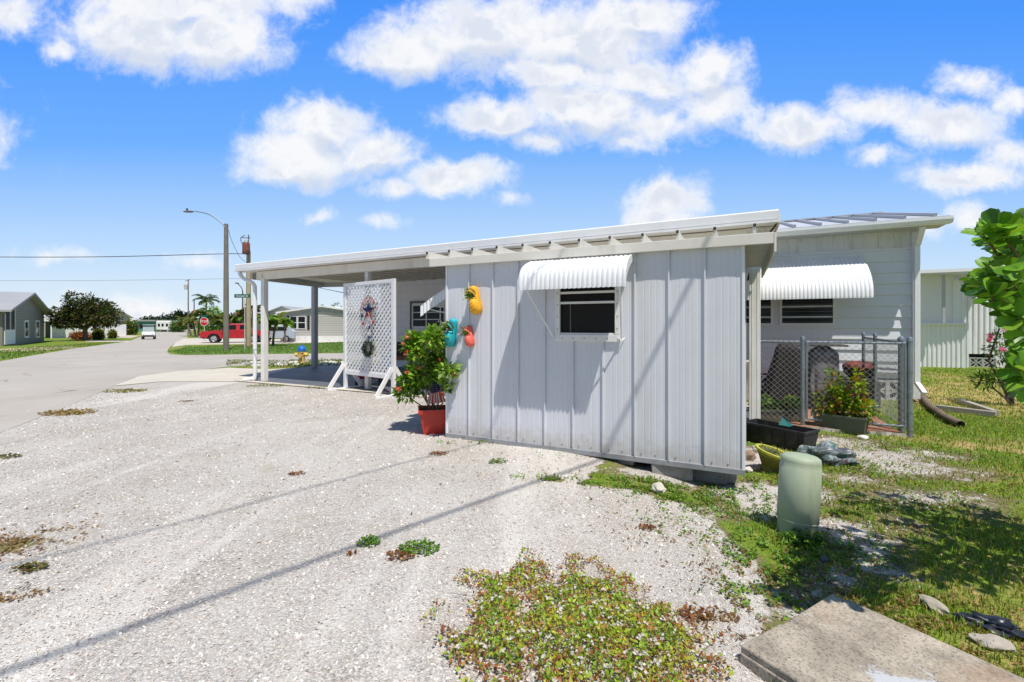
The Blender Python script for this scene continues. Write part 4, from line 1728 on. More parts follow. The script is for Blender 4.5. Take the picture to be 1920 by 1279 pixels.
def palm(name, label, base, h, rad, nf, pal, trunk_r=0.12, lean=(0, 0), group=None, droop=0.6, lw=0.05, dead=0, cat='palm tree', crownshaft=False):
    t = thing(name, label, cat, tuple(base), 0, group)
    mb = MB()
    top = Vector((lean[0], lean[1], h))
    pts_ = [Vector((lean[0] * k * k, lean[1] * k * k, h * k)) for k in (0, .2, .4, .6, .8, 1)]
    mb.tube(pts_, [trunk_r * 1.4, trunk_r, trunk_r * .9, trunk_r * .85, trunk_r * .8, trunk_r * .7], 8)
    mb.build('trunk', BARK, t, smooth=True)
    P, D, S, C = [], [], [], []
    rm = MB()
    for i in range(nf):
        a = 2 * math.pi * i / nf + random.uniform(-.25, .25)
        el = random.uniform(-0.1, 1.25)
        L_ = rad * random.uniform(0.85, 1.2)
        hd = Vector((math.cos(a), math.sin(a), 0))
        pts_ = []
        dd = droop * random.uniform(.7, 1.3)
        for k in range(9):
            s_ = k / 8
            ang = el - dd * 2.0 * s_ * s_
            if k == 0:
                p = top.copy()
            else:
                p = p + (hd * math.cos(ang) + Vector((0, 0, 1)) * math.sin(ang)) * (L_ / 8)
            pts_.append(p.copy())
        rm.tube(pts_, [0.02 * rad + .005] + [0.012 * rad] * 7 + [0.004], 4)
        sidev = Vector((-math.sin(a), math.cos(a), 0))
        col = random.choice(pal)
        for k in range(44):
            s_ = 0.12 + 0.88 * k / 44
            f_ = s_ * 8
            i0 = min(7, int(f_))
            p = pts_[i0].lerp(pts_[i0 + 1], f_ - i0)
            dr = (pts_[i0 + 1] - pts_[i0]).normalized()
            for sg in (-1, 1):
                P.append(p)
                D.append(sidev * sg * 1.0 + dr * 0.75 + Vector((0, 0, -0.35 - random.uniform(0, .4))))
                S.append(rad * 0.34 * math.sin(math.pi * min(1, 0.15 + s_ * .85)) ** 0.6 + .02)
                C.append(col)
    rm.build('frond_stems', M('palm stem', (0.20, 0.22, 0.06), 0.6), t)
    C = np.array(C) * (1 + rng.normal(size=(len(C), 1)) * .15)
    leaves('crown', np.array(P), np.array(D), np.array(S), np.clip(C, .004, 1), LEAF, t, width=lw / max(.1, rad * .3))
    return t


GREENS = [(0.055, 0.13, 0.018), (0.09, 0.19, 0.025), (0.14, 0.26, 0.035), (0.035, 0.085, 0.014)]
BRIGHTG = [(0.20, 0.40, 0.03), (0.28, 0.50, 0.045), (0.14, 0.30, 0.025), (0.36, 0.54, 0.06)]


def flowers(name, P, size, pal, parent, petals=5, mat=LEAF, facing=None):
    n = len(P)
    P = np.asarray(P)
    pos = np.repeat(P, petals, axis=0)
    a = np.tile(np.arange(petals) / petals * 2 * math.pi, n) + np.repeat(rng.random(n) * 6, petals)
    up = np.repeat((rng.normal(size=(n, 3)) * 0.4 + (np.array([0, -0.5, 0.8]) if facing is None else np.array(facing))), petals, axis=0)
    up /= np.linalg.norm(up, axis=1, keepdims=True)
    t1 = np.cross(up, np.array([1.0, 0.2, 0.1]))
    t1 /= np.linalg.norm(t1, axis=1, keepdims=True)
    t2 = np.cross(up, t1)
    D = t1 * np.cos(a)[:, None] + t2 * np.sin(a)[:, None] + up * 0.25
    c = np.repeat(pick(pal, n, 0.1), petals, axis=0)
    return leaves(name, pos, D, size, c, mat, parent, 0.75, LEAF_DIAMOND, up=up)


# ================================================================== clog planters on the shed wall
def clog(px_top, px_toe, color, label, d=0.0, L_=0.27, roll=0.0, side_wall=None, blooms=((0.80, 0.72, 0.45), (0.75, 0.75, 0.65))):
    if side_wall is None:
        s1_, z1_ = onp(*px_toe, d - .05)
        s0_, z0_ = onp(*px_top, d - .05)
        wx, wy = l2w(s1_, d - .03)
        t = thing('clog_planter', label, 'clog planter', (wx, wy, z1_), TH, 'foam clogs hung on the shed as flower holders')
        L_ = math.hypot(z0_ - z1_, s0_ - s1_)
        tilt = math.atan2(s0_ - s1_, z0_ - z1_)
    else:
        wx, wy = l2w(-0.03, side_wall)
        z1_ = onp(*px_toe, side_wall)[1]
        t = thing('clog_planter', label, 'clog planter', (wx, wy, z1_), TH - R(90), 'foam clogs hung on the shed as flower holders')
        tilt = 0.1
    m_ = Matrix.Rotation(tilt, 4, 'Y')
    mat = M('clog ' + label.split()[0], color, 0.55, 20, 0.1)
    secs = [(0.0, .008, .012), (.02, .032, .040), (.07, .046, .066), (.16, .052, .086), (.30, .051, .095), (.42, .047, .092), (.50, .042, .080)]
    heel = [(.55, .043, .055), (.62, .041, .042), (.74, .040, .040), (.86, .039, .045), (.94, .034, .05), (1.0, .018, .035)]
    k_ = L_ / 0.27 * 0.98
    mb = MB()
    rows = []
    for (tz, hw, dp) in secs + heel:
        row = []
        openp = tz > .51
        for k in range(17):
            a = math.pi * k / 16
            x = -math.cos(a) * hw * k_
            y = -math.sin(a) ** 0.7 * dp * k_
            row.append(m_ @ Vector((x, y, tz * L_)))
        rows.append(row)
    mb.sheet(rows)
    # sides and heel cup: only rims rise
    for sg in (0, 1):
        rr = []
        for (tz, hw, dp) in [secs[-1]] + heel:
            seg_ = []
            for k in range(5):
                a = math.pi * (k / 16 if sg == 0 else 1 - k / 16)
                seg_.append(m_ @ Vector((-math.cos(a) * hw * k_, -math.sin(a) ** 0.7 * dp * k_ * .9, tz * L_)))
            rr.append(seg_)
        mb.sheet(rr)
    mb.sheet([[m_ @ Vector((sx * hw * 1.12 * k_, 0.012, tz * L_)) for sx in (-1, 1)] for tz, hw, dp in secs + heel])
    mb.build('shoe', mat, t, smooth=True, solid=0.006, sharp=60)
    st = MB()
    st.tube(smooth_line([m_ @ Vector((-.040 * k_, -.05 * k_, .56 * L_)), m_ @ Vector((-.036 * k_, -.085 * k_, .72 * L_)), m_ @ Vector((0, -.105 * k_, .82 * L_)), m_ @ Vector((.036 * k_, -.085 * k_, .72 * L_)), m_ @ Vector((.040 * k_, -.05 * k_, .56 * L_))], 4), .007, 5, flat=1.5)
    st.build('strap', mat, t, smooth=True)
    hb = MB()
    for (x, tz) in ((-.02, .1), (.005, .12), (.024, .17), (-.026, .22), (-.004, .24), (.02, .29), (-.02, .34), (.004, .38)):
        dp_ = float(np.interp(tz, [q_[0] for q_ in secs], [q_[2] for q_ in secs]))
        hw_ = float(np.interp(tz, [q_[0] for q_ in secs], [q_[1] for q_ in secs]))
        y = -dp_ * k_ * max(.05, 1 - (x / hw_) ** 2) ** .35
        hb.blob(m_ @ Vector((x * k_, y - .0035, tz * L_)), (.006, .003, .007), 1, 0, 1)
    hb.build('vent_holes', M('shade of clog', tuple(c * .3 for c in color), 0.8), t)
    pl = MB()
    pl.blob(m_ @ Vector((0, -.04 * k_, .70 * L_)), (.034 * k_, .02 * k_, .05 * k_), 2, .2, 2)
    pl.build('opening_shade', M('dark moss', (0.05, 0.06, 0.02), 0.95, 30, .5), t)  # dark blob painted in for the shade inside the shoe opening
    c_ = np.array(m_ @ Vector((-.01, -.07 * k_, .70 * L_)))
    n_ = 46
    P = c_ + rng.normal(size=(n_, 3)) * np.array([.012, .008, .02])
    D = rng.normal(size=(n_, 3)) + np.array([-.9, -1.0, 0.25])
    leaves('sprigs', P, D, .055 * k_ * (0.6 + .8 * rng.random(n_)), pick(BRIGHTG + [(0.3, .2, .1)], n_), LEAF, t, .4)
    Pf = c_ + (rng.normal(size=(13, 3)) * np.array([.028, .02, .035]) + np.array([-.03, -.04, .02])) * k_
    flowers('blossoms', Pf, .017, [*blooms], t, 5, facing=(-.3, -1, .3))
    return t


clog((886, 537), (894, 589), (0.85, 0.42, 0.02), 'yellow foam clog holding flowers high on the shed wall')
clog((877, 611), (881, 650), (0.85, 0.16, 0.12), 'coral foam clog holding a small succulent low on the shed wall', blooms=((.4, .25, .15), (.7, .65, .6)))
clog((850, 598), (842, 650), (0.02, 0.42, 0.50), 'turquoise foam clog with pink white flowers at the shed corner', blooms=((.85, .75, .70), (.80, .62, .6)))
clog((834, 562), (834, 590), (0.36, 0.12, 0.42), 'purple foam clog with pale flowers around the shed corner', side_wall=.22)

# ================================================================== lattice screen with welcome sign
G0, G1 = gp(648, 729), gp(738, 743)
G0.z, G1.z = 0, 0
lw_ = (G1 - G0).length
lang = math.atan2(G1.y - G0.y, G1.x - G0.x)
lt = thing('lattice_screen', 'free standing white lattice privacy screen on braced feet', 'lattice screen', (G0.x, G0.y, g(G0.x, G0.y)), lang)
LH = 2.32
ZL = 0.42
FR = M('white vinyl frame', (0.80, 0.80, 0.80), 0.5, 3, 0.04, (0.5, .46, .4), .3, 7)
for x in (0, lw_):
    mb = MB()
    mb.box(x - .045, x + .045, -.03, .03, 0.02, LH)
    o = mb.build('upright', FR, lt, bevel=.005)
for x in (0, lw_):
    for sg in (-1, 1):
        mb = MB()
        mb.beam((x, sg * .034, .56), (x, sg * .40, .03), .085, .035, up=(1, 0, 0))
        mb.build('brace', FR, lt, bevel=.004)
    mb = MB()
    mb.box(x - .04, x + .04, -.44, .44, -.01, .035)
    mb.build('foot', FR, lt, bevel=.004)
mb = MB()
mb.box(.046, lw_ - .046, -.022, .022, ZL - .09, ZL).box(.046, lw_ - .046, -.022, .022, LH - .07, LH - .002)
mb.build_loose('rail', FR, lt, bevel=.004)
# diagonal slats clipped to the opening
sx0, sx1, sz0, sz1 = .046, lw_ - .046, ZL, LH - .07


def slats(sg, y):
    mb = MB()
    sp = .088
    w = .043
    r2 = math.sqrt(.5)
    c0 = (sx0 + sx1) / 2, (sz0 + sz1) / 2
    dv, nv = Vector((r2, r2 * sg)), Vector((-r2 * sg, r2))
    half = (sx1 - sx0 + sz1 - sz0)
    k = -int(half / sp)
    while k * sp < half:
        o_ = Vector(c0) + nv * k * sp
        quad = [o_ - dv * half - nv * w / 2, o_ + dv * half - nv * w / 2, o_ + dv * half + nv * w / 2, o_ - dv * half + nv * w / 2]
        poly = [(q.x, q.y) for q in quad]
        for (ax, lim, keep) in ((0, sx0, 1), (0, sx1, -1), (1, sz0, 1), (1, sz1, -1)):
            out_ = []
            for a, b in zip(poly, poly[1:] + poly[:1]):
                ia, ib = (a[ax] - lim) * keep >= 0, (b[ax] - lim) * keep >= 0
                if ia:
                    out_.append(a)
                if ia != ib:
                    t_ = (lim - a[ax]) / (b[ax] - a[ax])
                    out_.append((a[0] + (b[0] - a[0]) * t_, a[1] + (b[1] - a[1]) * t_))
            poly = out_
            if not poly:
                break
        if len(poly) >= 3:
            mb.prism(poly, y - .004, y + .004, 'y')
        k += 1
    return mb


a_ = slats(1, -.005)
b_ = slats(-1, .0045)
a_.add(b_.v, b_.f)
a_.build('lattice_panel', FR, lt)


def on_lattice(px, py, off=-.03):
    k = (px - CX) / F
    ca, sa = math.cos(lang), math.sin(lang)
    ox, oy = G0.x - sa * off, G0.y + ca * off
    t_ = (k * oy - ox) / (ca - k * sa)
    Y = oy + t_ * sa
    return t_, CH + (HY - py) / F * Y - g(G0.x, G0.y)


REDP = M('red enamel', (0.45, 0.02, 0.03), 0.4, 20, .2)
NAVY = M('navy enamel', (0.012, 0.018, 0.08), 0.4, 20, .2)
CREAMP = M('cream enamel', (0.65, 0.58, 0.48), 0.5)
RUST = M('rusty wire', (0.10, 0.05, 0.03), 0.8, 30, .4)
ws_ = thing('welcome_sign', 'metal welcome sign with patriotic star hanging on the lattice screen', 'sign', (G0.x, G0.y, g(G0.x, G0.y)), lang)
cx_, cz_ = on_lattice(691, 583)
RS = 0.215


def star(mb, c, r0, r1, pts=5, y=-.04, rot=0.0, th=.012, sel=None):
    for i in range(pts):
        a = R(90) + 2 * math.pi * i / pts + rot
        for sg in (-1, 1):
            if sel is not None and not sel(i, sg):
                continue
            b = a + sg * math.pi / pts
            p0 = Vector((c[0], y - th * 1.6, c[1]))
            p1 = Vector((c[0] + r0 * math.cos(a), y, c[1] + r0 * math.sin(a)))
            p2 = Vector((c[0] + r1 * math.cos(b), y, c[1] + r1 * math.sin(b)))
            q0 = Vector((c[0], y + .002, c[1]))
            mb.add([p0, p1, p2, q0], [(0, 1, 2), (0, 2, 1), (3, 1, 2)] if sg > 0 else [(0, 2, 1), (3, 2, 1)])


mb = MB()
star(mb, (cx_, cz_), RS, RS * .38, sel=lambda i, sg: i in (0, 1) or (i == 4 and sg < 0) or (i == 4 and sg > 0) or (i == 2 and sg < 0))
mb.build('star', NAVY, ws_)
mb = MB()
star(mb, (cx_, cz_), RS, RS * .38, sel=lambda i, sg: i == 3 or (i == 2 and sg > 0))
mb.build('star_tail', REDP, ws_)
mb = MB()
for k in range(3):
    a = R(90) + 2 * math.pi * 3 / 5
    for j in (.35, .6, .85):
        pass
star(mb, (cx_ + .03, cz_ - .03), RS * .55, RS * .2, sel=lambda i, sg: i == 3 and sg > 0, y=-.062)
mb.build('star_stripe', CREAMP, ws_)
for i, ch in enumerate('WELCOME'):
    a = R(168 - i * 26)
    text_mesh(ch, 0.115, REDP if i != 3 else M('ochre enamel', (0.45, 0.25, .06), .5), 'letter', ws_,
              (cx_ + math.cos(a) * RS * 1.08, -.045, cz_ + math.sin(a) * RS * 1.18 + .0), (R(90), -(a - R(90)), 0), .004)
mb = MB()
arc = [(cx_ + math.cos(R(a)) * RS * 1.28, -.038, cz_ + math.sin(R(a)) * RS * 1.38) for a in range(-20, 205, 9)]
mb.tube(arc, .004, 5)
arc = [(cx_ + math.cos(R(a)) * RS * .86, -.038, cz_ + math.sin(R(a)) * RS * .95) for a in range(-20, 205, 9)]
mb.tube(arc, .004, 5)
for sx in (-1, 1):
    mb.tube(smooth_line([(cx_ + sx * .20, -.038, cz_ - .05), (cx_ + sx * .24, -.04, cz_ - .25), (cx_ + sx * .12, -.04, cz_ - .48), (cx_ + sx * .02, -.04, cz_ - .55), (cx_ + sx * .0, -.04, cz_ - .66)], 5), .004, 5)
    mb.tube(smooth_line([(cx_ + sx * .10, -.038, cz_ - .12), (cx_ + sx * .16, -.04, cz_ - .3), (cx_ + sx * .05, -.04, cz_ - .42), (cx_, -.04, cz_ - .36)], 5), .004, 5)
mb.build('scroll_wire', RUST, ws_)
for (dx, dz, r_, mt) in ((-.21, -.10, .055, NAVY), (-.17, -.26, .055, REDP), (.18, -.24, .06, REDP), (.06, -.34, .06, NAVY), (.05, -.55, .05, NAVY)):
    mb = MB()
    star(mb, (cx_ + dx, cz_ + dz), r_, r_ * .42, y=-.05)
    mb.build('small_star', mt, ws_)
wr = thing('wreath', 'small grey green wreath hanging below the welcome sign on the lattice', 'wreath', (G0.x, G0.y, g(G0.x, G0.y)), lang)
wx_, wz_ = on_lattice(693, 654)
n_ = 700
a = rng.random(n_) * 2 * math.pi
P = np.stack([wx_ + np.cos(a) * .12, -.07 + rng.normal(size=n_) * .015, wz_ + np.sin(a) * .12], 1) + rng.normal(size=(n_, 3)) * .018
D = np.stack([np.cos(a + .9), -np.ones(n_) * .7, np.sin(a + .9)], 1) + rng.normal(size=(n_, 3)) * .5
leaves('foliage', P, D, .055, pick([(0.10, 0.16, 0.12), (0.05, 0.10, 0.08), (0.22, 0.28, 0.24), (.03, .06, .05)], n_), LEAF, wr, .35)
mb = MB()
mb.tube([(wx_ + .10 * math.cos(R(q)), -.05, wz_ + .10 * math.sin(R(q))) for q in range(0, 361, 24)], .014, 6)
mb.build('ring', BARK, wr)

# ================================================================== red pot, shrub, flag
pc = gp(806, 815)
ps, pd = w2l(pc.x, pc.y)
pcx, pcy = pc.x + .02, pc.y + .14
pz = g(pcx, pcy)
pot = thing('flower_pot', 'square faded red plastic planter at the left corner of the shed', 'planter', (pcx, pcy, pz), TH + R(38))
PR = M('red plastic', (0.50, 0.045, 0.03), 0.45, 3, 0.2, (0.22, 0.03, 0.02), 0.6, 9, bmp=.1)
mb = MB()
pr_ = [(.125, 0.0), (.175, .27), (.195, .275), (.195, .325), (.178, .325), (.165, .27)]
rows = []
for h_, z in pr_:
    rows.append([(sx * h_, sy * h_, z) for sx, sy in ((-1, -1), (1, -1), (1, 1), (-1, 1), (-1, -1))])
mb.sheet(rows)
mb.build('pot_body', PR, pot, smooth=False)
mb = MB()
mb.box(-.165, .165, -.165, .165, .262, .285)
mb.build('soil', M('potting soil', (0.03, .022, .015), 1, 30, .5), pot)
sh_ = thing('flowering_shrub', 'leafy green shrub with orange flower heads in the red pot', 'shrub', (pcx, pcy, pz + .27), 0)
Yp = pcy
E = []
for (qx, qy, rx, ry, w_) in ((795, 655, 28, 26, 1.1), (775, 640, 16, 14, .4), (820, 665, 22, 26, .9), (800, 700, 36, 22, 1.1), (774, 716, 22, 14, .5), (765, 735, 14, 8, .25), (850, 688, 14, 10, .3), (850, 712, 9, 10, .18), (828, 632, 14, 12, .35)):
    p = at(qx, qy, Yp)
    m_ = Yp / F
    E.append(((p.x - pcx - (.03 if qx > 826 else 0), random.uniform(-.08, .02) - (.38 if qx > 826 else 0), p.z - pz - .27), (rx * m_, .5 * (rx + ry) * m_ * .8, ry * m_), w_))
crown('foliage', E, 215, 12, .065, .075, BRIGHTG + GREENS[2:3], sh_, width=.62, shape=LEAF_DIAMOND)
mb = MB()
for e in E:
    limb(mb, (random.uniform(-.03, .03), random.uniform(-.03, .03), -.02), e[0], .011, .004, .12)
mb.build('stems', M('green brown stem', (.14, .11, .05), .8), sh_)
P = []
for (qx, qy) in ((763, 632), (757, 645), (763, 660), (808, 645), (786, 690), (763, 697), (748, 729), (824, 675), (835, 733), (803, 640), (790, 668), (858, 696), (812, 694)):
    p = at(qx, qy, Yp - .14)
    P += [(p.x - pcx + random.gauss(0, .013), -.16 - (.3 if qx > 826 else 0) + random.gauss(0, .01), p.z - pz - .27 + random.gauss(0, .013)) for _ in range(12)]
flowers('flower_heads', P, .024, [(0.85, .16, .07), (.85, .30, .10), (.8, .12, .14)], sh_, 4)

fl = thing('small_flag', 'small stars and stripes flag drooping in the red pot', 'flag', (pcx, pcy, pz + .27), 0)
mb = MB()
f0 = at(815, 716, Yp - .26)
fx, fz = f0.x - pcx, f0.z - pz - .27
mb.tube([(fx + .01, -.13, -.02), (fx, -.25, fz + .03)], .004, 6)
mb.build('flag_stick', M('flag stick', (.2, .15, .08), .7), fl)
fh = fz + .01
V, FF, CC = [], [], []
nx_, nz_ = 26, 40
for j in range(nz_ + 1):
    t_ = j / nz_
    wd = .018 + .115 * t_ ** .8
    for i in range(nx_ + 1):
        u_ = i / nx_
        x = fx + (u_ - .45) * 2 * wd * (1 if u_ > .45 else .9)
        y = -.26 + .022 * math.sin(u_ * 14 + t_ * 2) * (0.3 + t_)
        z = fz - t_ * .27 + .03 * (u_ - .5) * t_
        V.append((x, y, z))
        if t_ < .42 + .10 * (1 - abs(u_ - .4)):
            c = (.015, .02, .07)
            if (i % 4 == 1 and j % 4 == 1):
                c = (.6, .6, .62)
        else:
            c = (.42, .03, .06) if int(u_ * 13 + 0.0) % 2 == 0 else (.68, .62, .62)
        CC.append(c)
for j in range(nz_):
    for i in range(nx_):
        FF.append((j * (nx_ + 1) + i, j * (nx_ + 1) + i + 1, (j + 1) * (nx_ + 1) + i + 1, (j + 1) * (nx_ + 1) + i))
np_mesh('flag_cloth', np.array(V), np.array(FF), np.array(CC), LEAF, fl, True)

# ================================================================== under the carport: chair, mower
cg = gp(760, 705)
ch = thing('patio_chair', 'metal patio chair with rust brown seat pad behind the lattice screen', 'chair', (cg.x, cg.y, g(cg.x, cg.y) + .022), TH + R(35))
SEATP = M('rust brown pad', (0.28, 0.12, 0.07), .85, 8, .2)
mb = MB()
mb.box(-.27, .27, -.25, .25, .44, .52)
mb.build('seat', SEATP, ch, bevel=.025)
mb = MB()
mb.box(-.27, .27, .22, .29, .55, .95, Matrix.Rotation(R(-8), 4, 'X'))
mb.build('backrest', M('dark mesh back', (.05, .045, .045), .8), ch, bevel=.02)
for sx in (-1, 1):
    mb = MB()
    mb.tube(smooth_line([(sx * .30, .30, .02), (sx * .30, .27, .45), (sx * .30, .22, .66), (sx * .30, -.1, .68), (sx * .30, -.28, .60), (sx * .30, -.30, .30), (sx * .30, -.28, .01)], 4), .013, 7)
    mb.build('side_frame', M('silver tube', (.5, .5, .52), .35, metal=.5), ch, smooth=True)
mb = MB()
mb.beam((-.3, -.27, .42), (.3, -.27, .42), .03, .03)
mb.beam((-.3, .26, .42), (.3, .26, .42), .03, .03)
mb.build('crossbar', M('silver tube'), ch)
cg = gp(668, 727)
mw = thing('push_mower', 'red push lawn mower with black wheels parked behind the lattice', 'mower', (cg.x + .1, cg.y + .55, g(cg.x, cg.y) + .022), R(20))
RED = M('red gloss paint', (0.42, 0.012, 0.02), .28, 2, .1, spec=.6)
mb = MB()
mb.lathe([(.27, .14), (.29, .18), (.27, .26), (.20, .30), (.05, .31)], 20)
mb.build('deck', RED, mw, smooth=True)
mb = MB()
mb.lathe([(.12, .30), (.13, .40), (.10, .46), (.03, .47)], 16)
mb.build('engine', BLACK, mw, smooth=True)


def wheel(parent, loc, r, w, axis_rot, rim=True, tyre=None, name='wheel', rimm=None):
    m_ = Matrix.Translation(loc) @ axis_rot
    e = MB()
    e.lathe([(r * .62, -w / 2), (r * .93, -w / 2), (r, -w * .32), (r, w * .32), (r * .93, w / 2), (r * .62, w / 2)], 26, m_, cap=False)
    o = e.build(name, tyre or BLACK, parent, smooth=True, sharp=50)
    e = MB()
    e.lathe([(r * .62, -w * .42), (r * .55, -w * .3), (r * .2, -w * .15), (r * .17, -w * .42), (.001, -w * .44)], 26, m_, cap=False)
    e.lathe([(r * .62, w * .42), (r * .55, w * .3), (r * .2, w * .15), (r * .17, w * .42), (.001, w * .44)], 26, m_, cap=False)
    for k in range(5):
        a = 2 * math.pi * k / 5
        for sg in (-1, 1):
            p0 = m_ @ Vector((r * .15 * math.cos(a), r * .15 * math.sin(a), sg * w * .36))
            p1 = m_ @ Vector((r * .6 * math.cos(a), r * .6 * math.sin(a), sg * w * .36))
            e.beam(p0, p1, r * .16, r * .1)
    e.build('rim', rimm or M('alloy', (.6, .6, .62), .3, metal=.7), o, smooth=True)
    return o


for sx in (-1, 1):
    for sy in (-1, 1):
        wheel(mw, (sx * .27, sy * .28, .11), .11, .05, Matrix.Rotation(R(90), 4, 'Y'))
mb = MB()
for sx in (-1, 1):
    mb.tube([(sx * .2, .28, .2), (sx * .2, .95, .85)], .012, 6)
mb.tube([(-.2, .95, .85), (.2, .95, .85)], .014, 6)
mb.build('handle', M('silver tube'), mw)

# ================================================================== chain link fence
FY = w2l(*gp(1706, 820)[:2])
FXc, FYc = FY
fence = local_thing('chain_link_fence', 'grey galvanised chain link fence around the small paved yard', 'fence')


def zg(s_, d_):
    return g(*l2w(s_, d_))


FT = 1.145
FX0 = 3.56


def fpost(s_, d_, r_=.03, top=FT, tens=False):
    mb = MB()
    z = zg(s_, d_)
    mb.lathe([(r_, z - .05), (r_, top + .04)], 14, None, True, (s_, d_, 0))
    o = mb.build('fence_post', GALV, fence, smooth=True)
    mb = MB()
    mb.lathe([(r_ * 1.2, top + .03), (r_ * 1.2, top + .055), (r_ * .8, top + .085), (.002, top + .095)], 14, None, False, (s_, d_, 0))
    mb.build('cap', GALV, o, smooth=True)
    mb = MB()
    for zz in (.1, .35, .62, .9):
        mb.lathe([(r_ * 1.18, z + zz), (r_ * 1.18, z + zz + .02)], 14, None, True, (s_, d_, 0))
    mb.build_loose('tension_band', GALV, o)


fpost(FXc, FYc, .033)
sM = onp(1505, 0, FYc)[0]
fpost(sM, FYc, .028)
for (px_) in (1690, 1641, 1619):
    k = (px_ - CX) / F
    # solve along the side fence line s = FXc
    d_ = (k * (LY + FXc * UY) - LX - FXc * UX) / (VX - k * VY)
    fpost(FXc, d_, .028 if px_ != 1690 else .04, FT + (.03 if px_ < 1650 else 0))
dback = d_
gate = local_thing('fence_gate', 'chain link gate with tube frame between the two front fence posts', 'gate')
mb = MB()
mb.tube([(FX0, FYc, FT), (sM, FYc, FT)], .02, 10)
mb.tube([(FXc, FYc, FT), (FXc, dback, FT + .02)], .02, 10)
mb.build('top_rail', GALV, fence, smooth=True)
mb = MB()
zb_ = -.02
gl, gr_ = sM + .05, FXc - .05
for pa_, pb_ in (((gl, zb_), (gl, FT)), ((gl, FT), (gr_, FT)), ((gr_, FT), (gr_, zb_)), ((gl, zb_), (gr_, zb_))):
    mb = MB()
    mb.tube([(pa_[0], FYc, pa_[1]), (pb_[0], FYc, pb_[1])], .018, 10)
    mb.build('frame_tube', GALV, gate, smooth=True)


def linkmesh(P0, U, L_, z0, z1, parent, pitch=.082, r_=.0023):
    """diagonal wires clipped to a rectangle (length L_ along U, z0..z1)"""
    mb = MB()
    H_ = z1 - z0
    for sg in (1, -1):
        c = -H_ if sg > 0 else 0
        end = L_ if sg > 0 else L_ + H_
        while c < end:
            # line x = c + sg*(z) where z in 0..H
            za, zb2 = 0.0, H_
            xa, xb = c, c + sg * H_
            pts_ = []
            # clip x to 0..L
            def clip(xa, za, xb, zb):
                if xa > xb:
                    xa, za, xb, zb = xb, zb, xa, za
                if xb <= 0 or xa >= L_:
                    return None
                if xa < 0:
                    za = za + (zb - za) * (0 - xa) / (xb - xa)
                    xa = 0
                if xb > L_:
                    zb = za + (zb - za) * (L_ - xa) / (xb - xa)
                    xb = L_
                return xa, za, xb, zb
            q_ = clip(xa, za, xb, zb2)
            if q_:
                a, b = (P0 + U * q_[0] + Vector((0, 0, z0 + q_[1]))), (P0 + U * q_[2] + Vector((0, 0, z0 + q_[3])))
                if (a - b).length > .01:
                    mb.tube([a, b], r_, 3, cap=False)
            c += pitch
    return mb.build('wire_mesh', M('chain link wire', (.33, .34, .35), .45, 30, .2, metal=.3), parent)


linkmesh(Vector((FX0, FYc - .022, 0)), Vector((1, 0, 0)), sM - FX0, -.05, FT + .01, fence)
linkmesh(Vector((gl, FYc - .02, 0)), Vector((1, 0, 0)), gr_ - gl, -.02, FT, gate)
linkmesh(Vector((FXc + .022, FYc, 0)), Vector((0, 1, 0)), dback - FYc, -.08, FT + .01, fence)
mb = MB()
for k in range(26):
    x = FX0 + .05 + k * (FXc - FX0) / 26
    mb.tube([(x, FYc - .03, FT - .02), (x + .01, FYc - .028, FT + .028), (x + .02, FYc + .02, FT + .015)], .004, 4)
mb.build('wire_ties', GALV, fence)

# brick pavers
BR, nt, out = new_mat('brick pavers')
tc = N(nt, 'ShaderNodeTexCoord').outputs['Object']
mp = N(nt, 'ShaderNodeMapping')
mp.inputs['Rotation'].default_value = (0, 0, -TH + R(2))
nt.links.new(tc, mp.inputs[0])
b = nt.nodes.new('ShaderNodeTexBrick')
b.inputs['Color1'].default_value = (.38, .15, .09, 1)
b.inputs['Color2'].default_value = (.46, .23, .15, 1)
b.inputs['Mortar'].default_value = (.22, .18, .14, 1)
b.inputs['Scale'].default_value = 1
b.inputs['Brick Width'].default_value = .4
b.inputs['Row Height'].default_value = .2
b.inputs['Mortar Size'].default_value = .012
nt.links.new(mp.outputs[0], b.inputs[0])
c = mix(nt, mapr(nt, noise(nt, tc, 7, 6, .7), .45, .7, 0, .5), b.outputs[0], (.25, .18, .12))
principled(nt, out, c, .9, 0, bump(nt, b.outputs['Fac'], -.6, .01), .2)
pp = [l2w(3.55, 3.25), l2w(5.36, 3.42), l2w(5.36, 4.4), l2w(5.2, 7.0), l2w(3.3, 7.0)]
poly_sheet('paving', pp, .045, BR, .4)
mb = MB()
pe = [l2w(3.55, 3.22), l2w(5.40, 3.40)]
va = []
nseg = 30
rowa, rowb = [], []
for k in range(nseg + 1):
    t_ = k / nseg
    x, y = pe[0][0] + (pe[1][0] - pe[0][0]) * t_, pe[0][1] + (pe[1][1] - pe[0][1]) * t_
    j = .012 * mnoise.noise(Vector((k * .9, 0, 0)))
    rowa.append((x + j, y + j, g(x, y) + .047))
    rowb.append((x + j * 3, y - .02 + j * 3, g(x, y) - .06))
mb.sheet([rowb, rowa])
tag(mb.build('paving_edge', CONC), kind='structure')


